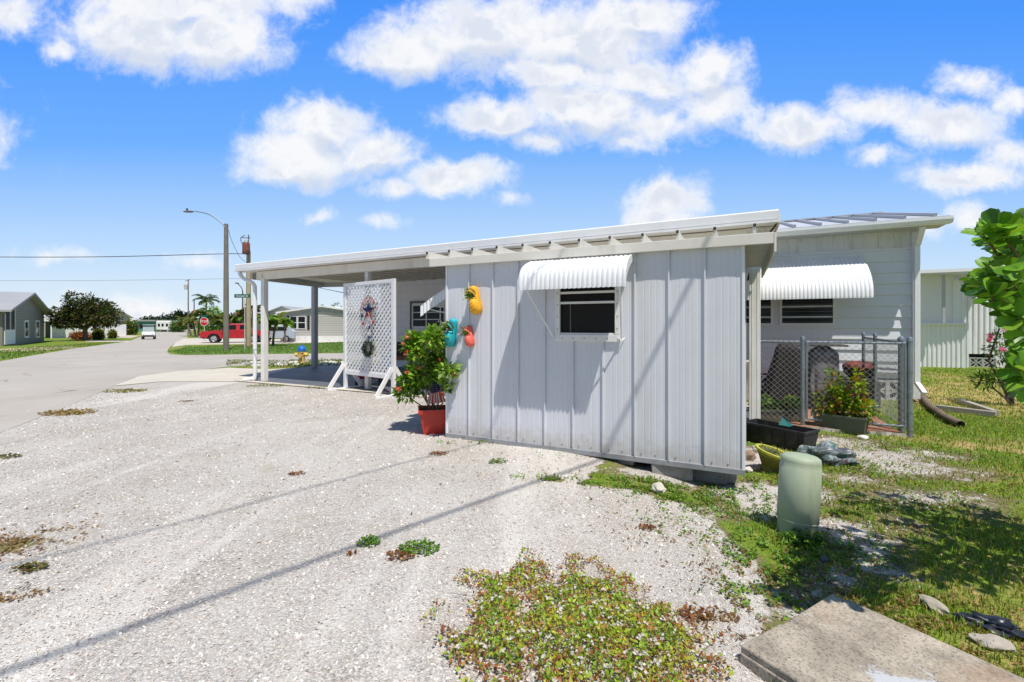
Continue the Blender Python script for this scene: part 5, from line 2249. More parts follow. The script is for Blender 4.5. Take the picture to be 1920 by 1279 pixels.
# ================================================================== planters and clutter on the right
def trough(name, label, p0, p1, depth, h, color, soil_z=.04, taper=.03, rim=.012):
    p0, p1 = Vector(p0), Vector(p1)
    ang = math.atan2(p1.y - p0.y, p1.x - p0.x)
    L_ = math.hypot(p1.x - p0.x, p1.y - p0.y)
    z = min(g(p0.x, p0.y), g(p1.x, p1.y))
    t = thing(name, label, 'planter', (p0.x, p0.y, z), ang)
    mt = M(name + label[:8], color, .55, 3, .12, (.2, .19, .16), .35, 5)
    mb = MB()
    rows = []
    for (o_, zz) in ((taper, 0), (0, h - .03), (-rim, h - .028), (-rim, h), (.012, h), (.014, h - .1)):
        rows.append([(o_, o_, zz), (L_ - o_, o_, zz), (L_ - o_, depth - o_, zz), (o_, depth - o_, zz), (o_, o_, zz)])
    mb.sheet(rows)
    mb.add([(taper, taper, .001), (L_ - taper, taper, .001), (L_ - taper, depth - taper, .001), (taper, depth - taper, .001)], [(3, 2, 1, 0)])
    mb.build('box', mt, t)
    mb = MB()
    rows = []
    for j in range(7):
        rows.append([(.014 + (L_ - .028) * i / 20, .014 + (depth - .028) * j / 6, h - soil_z + .02 * mnoise.noise(Vector((i * .7, j * .9, 3)))) for i in range(21)])
    mb.sheet(rows)
    mb.build('soil', M('dry potting soil', (.10, .075, .05), 1, 40, .6, bmp=.6), t)
    return t, L_


a0, a1 = gp(1418, 797), gp(1509, 797)
tA, LA = trough('planter_box', 'grey green planter box with low leafy plants beside the white post', a0, a1, .26, .24, (.10, .115, .085))
b0, b1 = gp(1524, 804), gp(1623, 820)
tB, LB_ = trough('planter_box', 'grey green planter box with tall croton by the gate', b0, b1, .28, .26, (.085, .10, .078))
c0, c1 = gp(1392, 826), gp(1508, 853)
tC, LC_ = trough('planter_trough', 'long empty black plastic trough behind the yellow green pot', c0, c1, .34, .27, (.022, .023, .027), soil_z=.16)
mb = MB()
for k in range(5):
    x = LC_ * (k + .5) / 5
    mb.box(x - .004, x + .004, -.004, -.0005, .02, .23)
mb.build('rib', M('black plastic'), tC)
# plants
cr = thing('croton_plant', 'bushy yellow green croton with orange flecks in the planter by the gate', 'plant', tuple(tB.location), tB.rotation_euler[2])
E = [((.20, .14, .50), (.17, .12, .24), 1), ((.36, .14, .42), (.17, .12, .17), 1), ((.60, .14, .36), (.14, .1, .13), .5), ((.10, .14, .36), (.12, .1, .14), .5), ((.24, .14, .74), (.07, .07, .17), .4), ((.52, .14, .68), (.05, .06, .28), .4)]
crown('foliage', E, 150, 9, .05, .085, [(.38, .52, .04), (.24, .44, .03), (.50, .50, .05), (.17, .33, .02), (.50, .20, .03), (.30, .50, .04)], cr, GLOSSLEAF, .42)
mb = MB()
for e in E:
    limb(mb, (e[0][0] * .6 + .1, .14, .2), e[0], .01, .004, .1)
mb.build('stems', BARK, cr)
lp = thing('leafy_plant', 'low green leafy plants with a yellow clump in the left planter box', 'plant', tuple(tA.location), tA.rotation_euler[2])
E = [((.12, .13, .34), (.12, .1, .10), 1), ((.35, .13, .27), (.14, .1, .06), .7), ((.6, .13, .29), (.16, .1, .09), 1), ((.75, .13, .33), (.07, .08, .08), .5)]
E = [((min(e[0][0], LA - .08), e[0][1], e[0][2]), e[1], e[2]) for e in E]
crown('foliage', E, 100, 9, .05, .07, [(.30, .42, .03), (.13, .27, .03), (.08, .2, .03), (.10, .24, .05)], lp, LEAF, .5)
# tilted yellow green pot
pg = gp(1444, 886)
tp = thing('round_pot', 'mossy yellow green round pot tilted over with a small succulent', 'pot', (pg.x, pg.y + .06, pg.z - .01), 0)
mt_ = Matrix.Scale(1.22, 4) @ Matrix.Rotation(R(14), 4, 'Y') @ Matrix.Rotation(R(8), 4, 'X')
mb = MB()
mb.lathe([(.055, 0), (.065, .02), (.06, .05), (.09, .10), (.125, .155), (.138, .175)], 26, mt_, cap=False)
mb.build('pot_body', M('mossy pot', (.20, .17, .045), .85, 9, .3, (.08, .09, .02), .7, 9, bmp=.4, bscale=40), tp, smooth=True)
mb = MB()
mb.lathe([(.138, .17), (.150, .175), (.152, .195), (.138, .20), (.128, .195), (.126, .15)], 30, mt_, cap=False)
mb.build('rim', M('yellow green rim', (.42, .42, .05), .7, 12, .25, (.15, .16, .03), .5, 14), tp, smooth=True)
mb = MB()
mb.lathe([(.127, .165), (.06, .172), (.001, .178)], 20, mt_, cap=False)
mb.build('soil', M('dry potting soil'), tp)
n_ = 90
P = np.array([mt_ @ Vector((random.gauss(-.02, .045), random.gauss(0, .04), .18)) for _ in range(n_)])
leaves('succulent', P, rdir(n_, .1, 1), .045, pick([(.30, .36, .20), (.2, .28, .14), (.38, .38, .25)], n_), LEAF, tp, .4)

# covered grills
def cover_obj(name, label, cat, px, py, d_, w0, w1, dp0, dp1, h, mat, seed, cap_h=.12):
    s_, _ = onp(px, py, d_)
    x, y = l2w(s_, d_)
    t = thing(name, label, cat, (x, y, g(x, y) + .05), TH)
    mb = MB()
    rows = []
    nz, na = 16, 48
    for j in range(nz + 1):
        v_ = j / nz
        w = w0 + (w1 - w0) * v_ ** .8
        dd = dp0 + (dp1 - dp0) * v_ ** .8
        if v_ > .86:
            k_ = math.sqrt(max(0.02, 1 - ((v_ - .86) / .15) ** 2))
            w, dd = w * k_, dd * k_
        row = []
        for i in range(na + 1):
            a = 2 * math.pi * (i % na) / na
            ca, sa = math.cos(a), math.sin(a)
            e = 0.45
            x_ = math.copysign(abs(ca) ** e, ca) * w / 2
            y_ = math.copysign(abs(sa) ** e, sa) * dd / 2
            f_ = 1 + (1 - v_) * .10 * math.sin(a * 9 + seed) + .06 * mnoise.noise(Vector((ca * 2, sa * 2, v_ * 3 + seed)))
            row.append((x_ * f_, y_ * f_, h * v_ + (cap_h * .0)))
        rows.append(row)
    mb.sheet(rows)
    mb.add([rows[-1][i] for i in range(na)], [tuple(range(na))])
    mb.build('cover', mat, t, smooth=True, sharp=60)
    return t


cover_obj('covered_grill', 'barbecue grill under a dark brown black cover behind the fence', 'grill', 1476, 700, 5.3, .95, .34, .6, .34, 1.24, M('black brown cover', (.014, .011, .011), .7, 6, .4, (.035, .03, .03), .4, 5, bmp=.3), 1)
g2 = cover_obj('covered_grill', 'grill under a wrinkled grey cover beside the black covered one', 'grill', 1543, 700, 5.6, .5, .46, .45, .4, 1.12, M('grey silver cover', (.20, .20, .215), .5, 5, .6, (.03, .03, .04), .8, 6, bmp=.4), 4)
mb = MB()
mb.box(-.55, .35, -.3, .3, 1.125, 1.155)
mb.build('lid_shelf', M('dark shelf', (.06, .06, .065), .5), g2, bevel=.01)
s_, _ = onp(1612, 700, 5.4)
x, y = l2w(s_, 5.4)
kg = thing('charcoal_grill', 'black charcoal grill on a cart with faded red lid edge', 'grill', (x, y, g(x, y) + .05), TH)
mb = MB()
mb.lathe([(.02, .58), (.16, .60), (.24, .68), (.26, .78)], 24, None, False)
mb.build('bowl', BLACK, kg, smooth=True)
mb = MB()
mb.lathe([(.265, .785), (.25, .83), (.17, .88), (.03, .90)], 24, None, False)
mb.build('lid', M('faded red lid', (.20, .05, .04), .5, 6, .3, (.03, .02, .02), .8, 5), kg, smooth=True)
mb = MB()
mb.box(-.26, .26, -.2, .2, .12, .56)
mb.build('cabinet', BLACK, kg, bevel=.02)
for sx in (-1, 1):
    for sy in (-1, 1):
        mb = MB()
        mb.box(sx * .24 - .015, sx * .24 + .015, sy * .18 - .015, sy * .18 + .015, 0, .12)
        mb.build('leg', BLACK, kg)
mb = MB()
mb.box(.27, .50, -.18, .18, .76, .78)
mb.build('side_shelf', M('dark shelf'), kg)

# stone statue-like post behind the white post: pale weathered garden urn
s_, _ = onp(1398, 700, 4.6)
x, y = l2w(s_, 4.6)
ur = thing('garden_urn', 'pale weathered garden ornament half hidden behind the white post', 'ornament', (x, y, g(x, y) + .05), 0)
mb = MB()
mb.lathe([(.11, 0), (.12, .05), (.06, .12), (.05, .45), (.08, .55), (.10, .66), (.13, .75), (.14, .86), (.09, .88)], 20)
mb.build('urn_body', CONC, ur, smooth=True)

# netted dark bag, sits on the gravel by the trough
gb = gp(1562, 872)
bag = thing('soil_bag', 'crumpled dark plastic bag with teal and pink print lying by the trough', 'bag', (gb.x, gb.y + .10, gb.z), R(-32))
bm_, nt, out = new_mat('printed bag')
tc = N(nt, 'ShaderNodeTexCoord').outputs['Object']
wvt = nt.nodes.new('ShaderNodeTexNoise')
wvt.inputs['Scale'].default_value = 9
wvt.inputs['Detail'].default_value = 5
wvt.inputs['Distortion'].default_value = 1.5
nt.links.new(tc, wvt.inputs['Vector'])
c = ramp(nt, wvt.outputs['Fac'], [(.3, (.05, .05, .06)), (.44, (.13, .13, .15)), (.5, (.03, .13, .12)), (.56, (.35, .36, .38)), (.64, (.07, .07, .09)), (.72, (.40, .12, .20))])
principled(nt, out, c, .35, 0, bump(nt, wvt.outputs['Fac'], .6, .02), .5)
mb = MB()
mb.blob((0, 0, .075), (.26, .17, .125), 5, .5, 4, 2.2)
mb.build('bag_body', bm_, bag, smooth=True)

# utility pedestal
pg = gp(1506, 1008)
TOP = at(1517, 855, pg.y + .0)
ped = thing('utility_pedestal', 'pale green cylindrical utility pedestal leaning in the weeds', 'utility pedestal', (pg.x, pg.y + .08, pg.z - .02), 0)
lean_ = Matrix.Rotation(R(4.0), 4, 'Y') @ Matrix.Rotation(R(-1), 4, 'X')
hh = 1.0 * (TOP.z - pg.z)
PG = M('pale green plastic', (0.36, 0.42, 0.30), .55, 2, .07, (.22, .24, .17), .55, 5, streak=True, bmp=.08, bscale=20)
mb = MB()
mb.lathe([(.130, .0), (.132, .12), (.1375, .125), (.1375, hh - .085), (.133, hh - .08), (.1335, hh - .04), (.129, hh - .014), (.11, hh), (.05, hh + .007), (.001, hh + .009)], 40, lean_, cap=False)
mb.build('housing', PG, ped, smooth=True, sharp=50)
mb = MB()
mb.lathe([(.1395, .125), (.1395, .135)], 40, lean_, cap=False)
mb.build('base_ring', PG, ped)

# corrugated drain hose from the downspout
pts_ = [gp(1724, 738), gp(1738, 762), gp(1757, 778), gp(1775, 790), gp(1802, 803)]
pts_ = [Vector((p.x, p.y, p.z + .06)) for p in pts_]
sm = smooth_line(pts_, 26)
mb = MB()
mb.tube(sm, [.052 + .007 * (k % 2) for k in range(len(sm))], 14, cap=False)
dh = mb.build('drain_hose', M('muddy hose', (.17, .13, .095), .8, 8, .3, (.07, .055, .045), .6, 9), None)
tag(dh, 'brown corrugated drain hose snaking from the downspout onto the grass', 'drain hose')
# timber edging
te = thing('timber_edging', 'weathered grey timber garden edging lying on the lawn corner', 'edging', tuple(gp(1868, 782)), 0)
o_ = te.location
TIM = M('grey timber', (.36, .33, .28), .9, 4, .2, (.2, .17, .13), .5, 8, streak=False, bmp=.3)
for (pa, pb, h_) in (((1756, 769), (1868, 783), .10), ((1866, 780), (1800, 757), .10)):
    A_, B_ = gp(*pa) - Vector(o_), gp(*pb) - Vector(o_)
    mb = MB()
    mb.beam(A_ + Vector((0, 0, h_ / 2)), B_ + Vector((0, 0, h_ / 2)), .10, h_)
    mb.build('timber', TIM, te, bevel=.008)

# concrete slab lower right
C0 = gp(1558, 1107)
C0 = Vector((1.77, 2.54, 0))
e1 = Vector((-.817, -.577, 0))
ang = math.atan2(-.86, .52)
sl_z = -.075
CS, nt, out = new_mat('stained concrete slab')
tc = N(nt, 'ShaderNodeTexCoord').outputs['Object']
n1 = noise(nt, tc, 3.5, 9, .72, .3)
c = ramp(nt, n1, [(.32, (.17, .148, .12)), (.45, (.32, .28, .225)), (.58, (.46, .405, .325)), (.72, (.55, .485, .39))])
n2 = noise(nt, tc, 70, 4, .75)
c = mix(nt, mapr(nt, n2, .48, .66, 0, .75), c, (.085, .075, .065))
c = mix(nt, mapr(nt, noise(nt, tc, 40, 3, .6), .6, .72, 0, .6), c, (.5, .47, .42))
# pale spilled patch
mp = N(nt, 'ShaderNodeMapping')
mp.inputs['Location'].default_value = (-.55, .53, 0)
mp.inputs['Rotation'].default_value = (0, 0, 0)
nt.links.new(tc, mp.inputs[0])
gr = nt.nodes.new('ShaderNodeVectorMath')
gr.operation = 'LENGTH'
nt.links.new(mp.outputs[0], gr.inputs[0])
pf_ = fmath(nt, 'ADD', gr.outputs['Value'], fmath(nt, 'MULTIPLY_ADD', noise(nt, tc, 9, 8, .75), .9, -.45))
c = mix(nt, mapr(nt, pf_, .16, .10, 0, .85), c, (.52, .54, .57))
n3 = noise(nt, tc, 2.2, 4, .6)
c = mix(nt, mapr(nt, n3, .55, .7, 0, .35), c, (.42, .27, .17))
principled(nt, out, c, .92, 0, bump(nt, n2, .5, .006), .15)
slab = thing('concrete_slab', 'stained raised concrete slab in the lower right corner', 'slab', (C0.x, C0.y, sl_z), ang)
# local x runs along e2 (towards the camera), local y = left-handed side (e1 is -y)
mb = MB()
W_ = .83
yy = 1 if (Vector((-math.sin(ang), math.cos(ang), 0)).dot(e1) > 0) else -1


def slab_poly(poly, z0, z1, name):
    mb = MB()
    poly = [(a, b * yy) for a, b in poly]
    area = sum(a[0] * b[1] - b[0] * a[1] for a, b in zip(poly, poly[1:] + poly[:1]))
    if area < 0:
        poly = poly[::-1]
    mb.prism(poly, z0, z1, 'z')
    return mb.build(name, CS, slab, bevel=.008, fixn=True)


slab_poly([(.075, 0), (.075, .50), (0.0, .52), (-.01, W_), (1.7, W_), (1.7, 0)], -.20, 0.0, 'slab_top')
slab_poly([(.0, .0), (0.073, 0), (.073, .515), (-.0, .515)], -.20, -.010, 'ledge')
slab_poly([(-.005, W_ + .001), (1.7, W_ + .001), (1.7, W_ + .012), (-.005, W_ + .012)], -.16, -.030, 'side_lip')


# stones
def rock(px, py, r3, label, group=None, col=(.42, .39, .34), seed=0, name='rock', cat='rock', sink=.3, gray=None):
    p = gp(px, py)
    mb = MB()
    mb.blob((0, 0, 0), r3, seed, .35, 3, 1.6)
    o = mb.build(name, M('stone %.2f' % col[0], col, .9, 9, .2, tuple(c * .5 for c in col), .5, 8, bmp=.5, bscale=35), None, smooth=True)
    o.location = (p.x, p.y, p.z + r3[2] * (1 - sink))
    o.rotation_euler = (0, 0, seed * 1.3)
    return tag(o, label, cat, group)


rock(1234, 922, (.085, .06, .045), 'smooth pale round stone in the weeds below the shed', col=(.55, .52, .45), seed=1)
rock(1405, 862, (.07, .06, .07), 'brownish stone leaning left of the tilted pot', col=(.36, .27, .19), seed=2)
rock(1420, 848, (.06, .05, .05), 'pale grey stone behind the tilted pot', col=(.52, .49, .45), seed=3)
rock(1402, 885, (.05, .045, .035), 'small white stone at the shed corner beside the pot', col=(.60, .58, .54), seed=4)
rock(1618, 823, (.07, .06, .03), 'flat white stone propping the croton planter', col=(.66, .65, .62), seed=5)
rock(1752, 1142, (.075, .042, .03), 'long tan stone in the grass right of the slab', col=(.40, .36, .28), seed=6)
rock(1862, 1212, (.08, .05, .028), 'tan stone beside the dark plastic near the slab', col=(.42, .38, .33), seed=7)
rock(1546, 1052, (.035, .022, .02), 'small dark stone in the weeds below the pedestal', col=(.12, .12, .125), seed=8)
p = gp(1862, 1180)
mb = MB()
mb.blob((0, 0, .0), (.13, .055, .035), 21, .8, 4, 2.4)
o = mb.build('plastic_scrap', M('dark blue black plastic', (.018, .022, .034), .35, 8, .3, bmp=.3, bscale=20), None, smooth=True)
o.location = (p.x, p.y, p.z + .02)
o.rotation_euler = (0, 0, R(-35))
tag(o, 'crumpled dark plastic sheet lying by the right edge of the slab', 'plastic scrap')
# teal scrap in the trough
p = at(1474, 792, 5.9)
mb = MB()
mb.add([(-.10, 0, -.03), (.02, -.03, -.05), (.09, 0, -.045), (-.03, .03, .055)], [(0, 1, 3), (1, 2, 3)])
o = mb.build('garden_trowel_blade', M('teal plastic', (.0, .12, .12), .5), None, solid=.006)
o.name = 'plastic_scrap'
o.location = tuple(p)
tag(o, 'teal green triangular plastic scrap lying in the black trough', 'plastic scrap')


# ================================================================== weeds and ground cover
def weed(px, py, r_, n_, pal, label, name='weed', cat='weed', h=.05, leaf=.022, group=None, parent=None, flat=True):
    p = gp(px, py)
    t = thing(name, label, cat, (p.x, p.y, p.z), 0, group)
    a = rng.random(n_) * 6.283
    q = np.sqrt(rng.random(n_)) * r_
    P = np.stack([np.cos(a) * q * 1.3, np.sin(a) * q * .8, rng.random(n_) * h * (1 - .6 * q / r_) + .006], 1)
    for i in range(n_):
        P[i, 2] += g(p.x + P[i, 0], p.y + P[i, 1]) - p.z
    leaves('leaves', P, rdir(n_, -.1, .7), leaf * (.6 + .8 * rng.random(n_)), pick(pal, n_, .2), LEAF, t, .75)
    mb = MB()
    for _ in range(7):
        i = rng.integers(0, n_)
        mb.tube([(0, 0, .0), Vector(P[i]) * .6 + Vector((0, 0, .01)), Vector(P[i])], .0018, 4)
    mb.build('stems', M('red brown stem', (.18, .07, .04), .8), t)
    return t


WG = [(.15, .33, .03), (.23, .42, .04), (.10, .22, .02)]
WR = [(.30, .10, .03), (.22, .10, .04), (.36, .19, .06)]
weed(690, 1022, .055, 130, WG, 'small bright green weed left of the larger weed on the gravel', h=.06)
weed(787, 1032, .10, 260, WG, 'larger green weed clump on the gravel above the flower patch', h=.05)
weed(750, 1046, .07, 110, WR, 'reddish dried weed beside the green clump on the gravel', h=.02)
weed(933, 868, .07, 90, WG, 'lone green weed on the gravel in front of the shed', h=.04)
weed(557, 890, .06, 60, WR, 'rust coloured dead leaves on the open gravel', h=.012)
weed(822, 852, .08, 90, WR, 'reddish dead weed on the gravel left of the shed', h=.015)
weed(1302, 1160 - 5, .07, 120, WR, 'orange red dried weed right of the flower patch', h=.03)
weed(1215, 992, .05, 60, WR, 'small rusty weed in the gravel below the shed window', h=.02)
weed(128, 775, .30, 260, [(.42, .30, .12), (.33, .24, .1)], 'tan dead grass patch at the edge of the road', h=.012, leaf=.05)
weed(350, 753, .12, 80, [(.2, .13, .08), (.3, .2, .12)], 'brown leaf litter on the gravel before the carport', h=.01)
weed(235, 734, .32, 200, [(.3, .28, .1), (.2, .24, .07), (.4, .33, .16)], 'sparse yellowish weeds where gravel meets the driveway', h=.02, leaf=.05)
weed(60, 1068, .06, 120, [(.12, .16, .03), (.25, .2, .06)], 'dark green weed at the left edge of the gravel', h=.03)
weed(15, 858, .1, 70, [(.12, .14, .03), (.2, .18, .06)], 'small dark weed at the far left of the gravel', h=.03, leaf=.03)
weed(1505, 1018, .11, 330, WG + [(.05, .12, .02)], 'leafy weeds growing around the base of the pedestal', h=.11, leaf=.03)
weed(660, 1200 - 160, .02, 20, WR, 'tiny brown leaf on the gravel by the small green weed', h=.01)
weed(500, 724, .35, 260, [(.22, .26, .06), (.16, .2, .05)], 'low weeds along the slab edge by the downspout', h=.03, leaf=.03)
weed(600, 727, .25, 160, [(.22, .26, .06), (.16, .2, .05)], 'low weeds along the slab edge left of the lattice', h=.03, leaf=.03)

# scattered broadleaf weeds along the shed and in the mixed ground
P, D, S, C = [], [], [], []


def scatter(px, py, rx, ry, n_, pal, leaf=.022, h=.03):
    c = gp(px, py)
    for _ in range(n_):
        x, y = c.x + random.gauss(0, rx), c.y + random.gauss(0, ry)
        if mnoise.noise(Vector((x * 9, y * 9, 2))) < -.05:
            continue
        s_, d_ = w2l(x, y)
        if 0 < s_ < WL and d_ > .12:
            continue
        P.append((x, y, g(x, y) + random.random() * h))
        S.append(leaf * random.uniform(.6, 1.4))
        C.append(random.choice(pal))


for (a_, b_, rx, ry, n_) in ((1300, 935, .42, .09, 2600), (1210, 905, .30, .05, 900), (1060, 902, .25, .03, 420), (1390, 905, .30, .12, 1300), (1620, 880, .30, .25, 1800), (1700, 950, .5, .3, 1500),
                             (1380, 965, .3, .1, 900), (1440, 1050, .18, .14, 1500), (1430, 1120, .15, .12, 700), (1600, 1040, .25, .15, 1200), (1690, 840, .5, .2, 900), (1780, 790, .9, .6, 1600), (1560, 800, .3, .1, 300),
                             (1330, 1010, .3, .12, 260), (1240, 970, .25, .2, 160), (1150, 860, .5, .06, 300), (870, 832, .3, .04, 160)):
    scatter(a_, b_, rx, ry, n_, WG + WG + WR[2:])
P = np.array(P)
o = leaves('weeds', P, rdir(len(P), 0, .8), np.array(S), pick(WG + WG + [(.24, .30, .05), (.35, .24, .08)], len(P), .2), LEAF, None, .8)
tag(o, 'low creeping broadleaf weeds between gravel and lawn', 'weeds', kind='stuff')
# dry litter
P, S, C = [], [], []
for (a_, b_, rx, ry, n_) in ((30, 1020, .16, .16, 700), (10, 1130, .06, .08, 160), (1480, 1080, .3, .12, 900), (1720, 1200, .35, .15, 2200), (1640, 1130, .3, .06, 900), (1850, 900, .6, .3, 900), (1600, 880, .5, .3, 900), (1780, 1000, .5, .3, 900), (1560, 830, .5, .2, 500), (1400, 1150, .12, .1, 300),
                             (1350, 1170, .12, .06, 220), (1450, 900, .15, .06, 300), (900, 870, .7, .25, 120), (500, 900, 1.2, .6, 120), (780, 765, .5, .2, 120), (1250, 1000, .3, .2, 200), (1620, 1010, .3, .3, 500), (1690, 925, .5, .3, 700)):
    scatter(a_, b_, rx, ry, n_, WR, .03, .012)
P = np.array(P)
o = leaves('leaf_litter', P, rdir(len(P), -.1, .35), np.array(S), pick([(.30, .16, .06), (.42, .26, .10), (.20, .10, .05), (.5, .36, .18)], len(P), .2), LEAF, None, .35)
tag(o, 'dry brown leaves and dead grass bits scattered on the ground', 'leaf litter', kind='stuff')

# flowering ground cover in front
c = gp(1085, 1190)
P, D, S, C = [], [], [], []
FP = []
n_ = 0
while n_ < 30000:
    x = c.x + random.uniform(-.9, .9)
    y = c.y + random.uniform(-.6, .8)
    q = ((x - c.x) / .64) ** 2 + ((y - c.y - .02) / .58) ** 2
    dens = 1.12 - q + .85 * mnoise.noise(Vector((x * 6, y * 6, 5))) + .25 * mnoise.noise(Vector((x * 16, y * 16, 5)))
    n_ += 1
    if random.random() * .7 > dens:
        continue
    h = .012 + .045 * random.random() * min(1, max(.25, dens)) * (1 + mnoise.noise(Vector((x * 8, y * 8, 1))))
    P.append((x, y, g(x, y) + h))
    S.append(random.uniform(.014, .029))
    k = mnoise.noise(Vector((x * 7, y * 7, 8)))
    if random.random() < .30 + (.40 if dens < .5 else 0):
        C.append(random.choice([(.42, .13, .05), (.50, .25, .08), (.34, .16, .07), (.55, .38, .16)]))
    elif k > .1:
        C.append(random.choice([(.48, .58, .05), (.58, .56, .07), (.40, .56, .05)]))
    else:
        C.append(random.choice([(.32, .50, .04), (.44, .54, .05), (.22, .40, .03)]))
    if random.random() < .022:
        FP.append((x, y, g(x, y) + h + .022))
P = np.array(P)
C = np.array(C) * (1 + rng.normal(size=(len(C), 1)) * .15)
gcv = leaves('flower_ground_cover', P, rdir(len(P), 0, .95), np.array(S), np.clip(C, .01, 1), LEAF, None, .62)
tag(gcv, 'creeping yellow green ground cover dotted with small white flowers', 'ground cover', kind='stuff')
fo = flowers('white_flowers', np.repeat(np.array(FP), 3, axis=0) + rng.normal(size=(len(FP) * 3, 3)) * .006, .0085, [(.82, .80, .78), (.80, .72, .74)], None, 5, facing=(0, -.3, 1))
tag(fo, 'small white flowers of the creeping ground cover', 'flowers', kind='stuff')
mb = MB()
for _ in range(420):
    a = random.random() * 6.283
    q = math.sqrt(random.random())
    x, y = c.x + math.cos(a) * q * .62, c.y + math.sin(a) * q * .5
    L_ = random.uniform(.03, .12)
    b = random.random() * 6.283
    z = g(x, y)
    mb.tube([(x, y, z + .005), (x + math.cos(b) * L_ * .5, y + math.sin(b) * L_ * .5, z + .02), (x + math.cos(b) * L_, y + math.sin(b) * L_, z + .05 * random.random() + .015)], .0011, 3, cap=False)
o = mb.build('creeping_stems', M('red brown stem'))
tag(o, 'reddish runners of the flowering ground cover', 'runners', kind='stuff')

# ================================================================== clusia bush at the right edge
bush = thing('clusia_bush', 'large bush with glossy rounded leaves at the right edge', 'bush', (4.15, 2.8, g(4.15, 2.8)), 0)
P, D, S, C = [], [], [], []
bz = bush.location
br_ = MB()


def ok(p):
    x, y, z = p
    if y < .5:
        return False
    px_ = CX + x / y * F
    py_ = HY - (z - CH) / y * F
    lim = float(np.interp(py_, [385, 410, 440, 470, 500, 522, 560, 590, 620, 660, 700, 740, 775], [1885, 1835, 1800, 1845, 1860, 1795, 1812, 1850, 1892, 1885, 1868, 1900, 1930]))
    return px_ > lim + 30 and (px_ > 1935 or (405 < py_ < 760)) and (px_ > 2250 or py_ > 408)


tries = 0
nodes = []
while len(nodes) < 190 and tries < 40000:
    tries += 1
    d = rdir(1, -1, 1)[0]
    rr = random.uniform(.45, 1.0)
    p = np.array([3.45, 2.75, 1.55]) + d * rr * np.array([1.15, .85, .95])
    if ok(p):
        nodes.append(p)
front = []
while len(front) < 105 and tries < 200000:
    tries += 1
    y = random.uniform(1.85, 2.6)
    p = np.array([y * random.uniform(.985, 1.13), y, CH + (HY - random.uniform(395, 760)) / F * y])
    if ok(p):
        front.append(p)
nodes += front
for p in nodes:
    o_ = np.array([3.5, 2.7, .9])
    dirb = p - o_
    dirb /= np.linalg.norm(dirb)
    k = random.randint(6, 9)
    for j in range(k):
        lvl = j // 2
        a = random.random() * 6.283
        side_ = np.cross(dirb, [0, 0, 1.0])
        side_ /= np.linalg.norm(side_) + 1e-6
        up_ = np.cross(side_, dirb)
        dd = dirb * .55 + (side_ * math.cos(a) + up_ * math.sin(a)) * .9 + np.array([0, 0, .25])
        P.append(p - dirb * lvl * .022)
        D.append(dd)
        S.append(random.uniform(.058, .095))
        C.append(random.choice([(.16, .36, .03), (.24, .46, .04), (.11, .27, .02), (.30, .54, .05), (.09, .23, .02), (.20, .44, .035)]))
    q0 = Vector(p) - Vector(dirb) * random.uniform(.25, .4)
    br_.tube([q0 - bz, (Vector(p) - bz)], [.009, .004], 5)
lim_ = [Vector((3.2 - bz[0], 2.4 - bz[1], 0))]
for k in range(9):
    a = random.random() * 6.283
    e_ = Vector((4.0 + .4 * math.cos(a), 2.8 + .35 * math.sin(a), 1.2 + .5 * random.random())) - bz
    limb(br_, (.1 * math.cos(a) + .1, .1 * math.sin(a), -.05), e_, .035, .012, .04)
br_.build('branches', M('green brown stem'), bush)
P = np.array(P) - np.array(bz)
D = np.array(D)
C = np.array(C) * (1 + rng.normal(size=(len(C), 1)) * .12)
leaves('foliage', P, D, np.array(S), np.clip(C, .01, 1), GLOSSLEAF, bush, .78, LEAF_OVAL, curl=.12, smooth=True,
       up=np.tile(np.array([[0, -.25, 1.0]]), (len(P), 1)) + rng.normal(size=(len(P), 3)) * .45)
# finer leaved plant with pink blossoms behind
pb = thing('pink_flower_shrub', 'fine leaved shrub with pink blossoms behind the glossy bush', 'shrub', tuple(gp(1900, 760)), 0)
bl = pb.location
E = []
for (qx, qy, rx) in ((1880, 650, 22), (1905, 600, 26), (1895, 700, 20), (1850, 712, 14), (1868, 520, 8)):
    p = at(qx, qy, bl.y)
    E.append(((p.x - bl.x, 0, p.z - bl.z), (rx * bl.y / F,) * 3, 1))
crown('foliage', E, 120, 9, .10, .10, GREENS, pb, LEAF, .3)
mb = MB()
for e in E:
    limb(mb, (0, 0, -.02), e[0], .025, .008, .1)
mb.build('stems', BARK, pb)
P = []
for (qx, qy) in ((1858, 630), (1868, 520), (1888, 621), (1853, 636), (1880, 655)):
    p = at(qx, qy, bl.y - .3)
    P += [(p.x - bl.x + random.gauss(0, .02), -.3, p.z - bl.z + random.gauss(0, .02)) for _ in range(5)]
flowers('blossoms', P, .045, [(.8, .12, .28), (.75, .2, .38)], pb, 5, facing=(0, -1, .2))

# ================================================================== overhead cables whose shadows cross the gravel
def cable(pa, pb, h, r_, label, TE=5.5):
    A_, B_ = gp(*pa), gp(*pb)
    dv = (B_ - A_)
    dv.z = 0
    dv.normalize()
    sh_ = Vector((-DH.x, -DH.y, 0)) * h / math.tan(ELEV)
    base = Vector((A_.x, A_.y, 0)) + sh_
    mb = MB()
    mb.tube([base + dv * t_ + Vector((0, 0, h + .0006 * (t_ - 2) ** 2)) for t_ in (-22, -14, -8, -4, 0, 2, 4, TE)], r_, 6)
    o = mb.build('overhead_cable', BLACK)
    tag(o, label, 'cable', 'cables overhead')


cable((0, 1262), (1000, 905), 7.2, .020, 'thick overhead cable crossing above the middle of the gravel lot')
cable((120, 1035), (830, 850), 7.6, .012, 'thinner overhead cable crossing above the gravel nearer the carport')
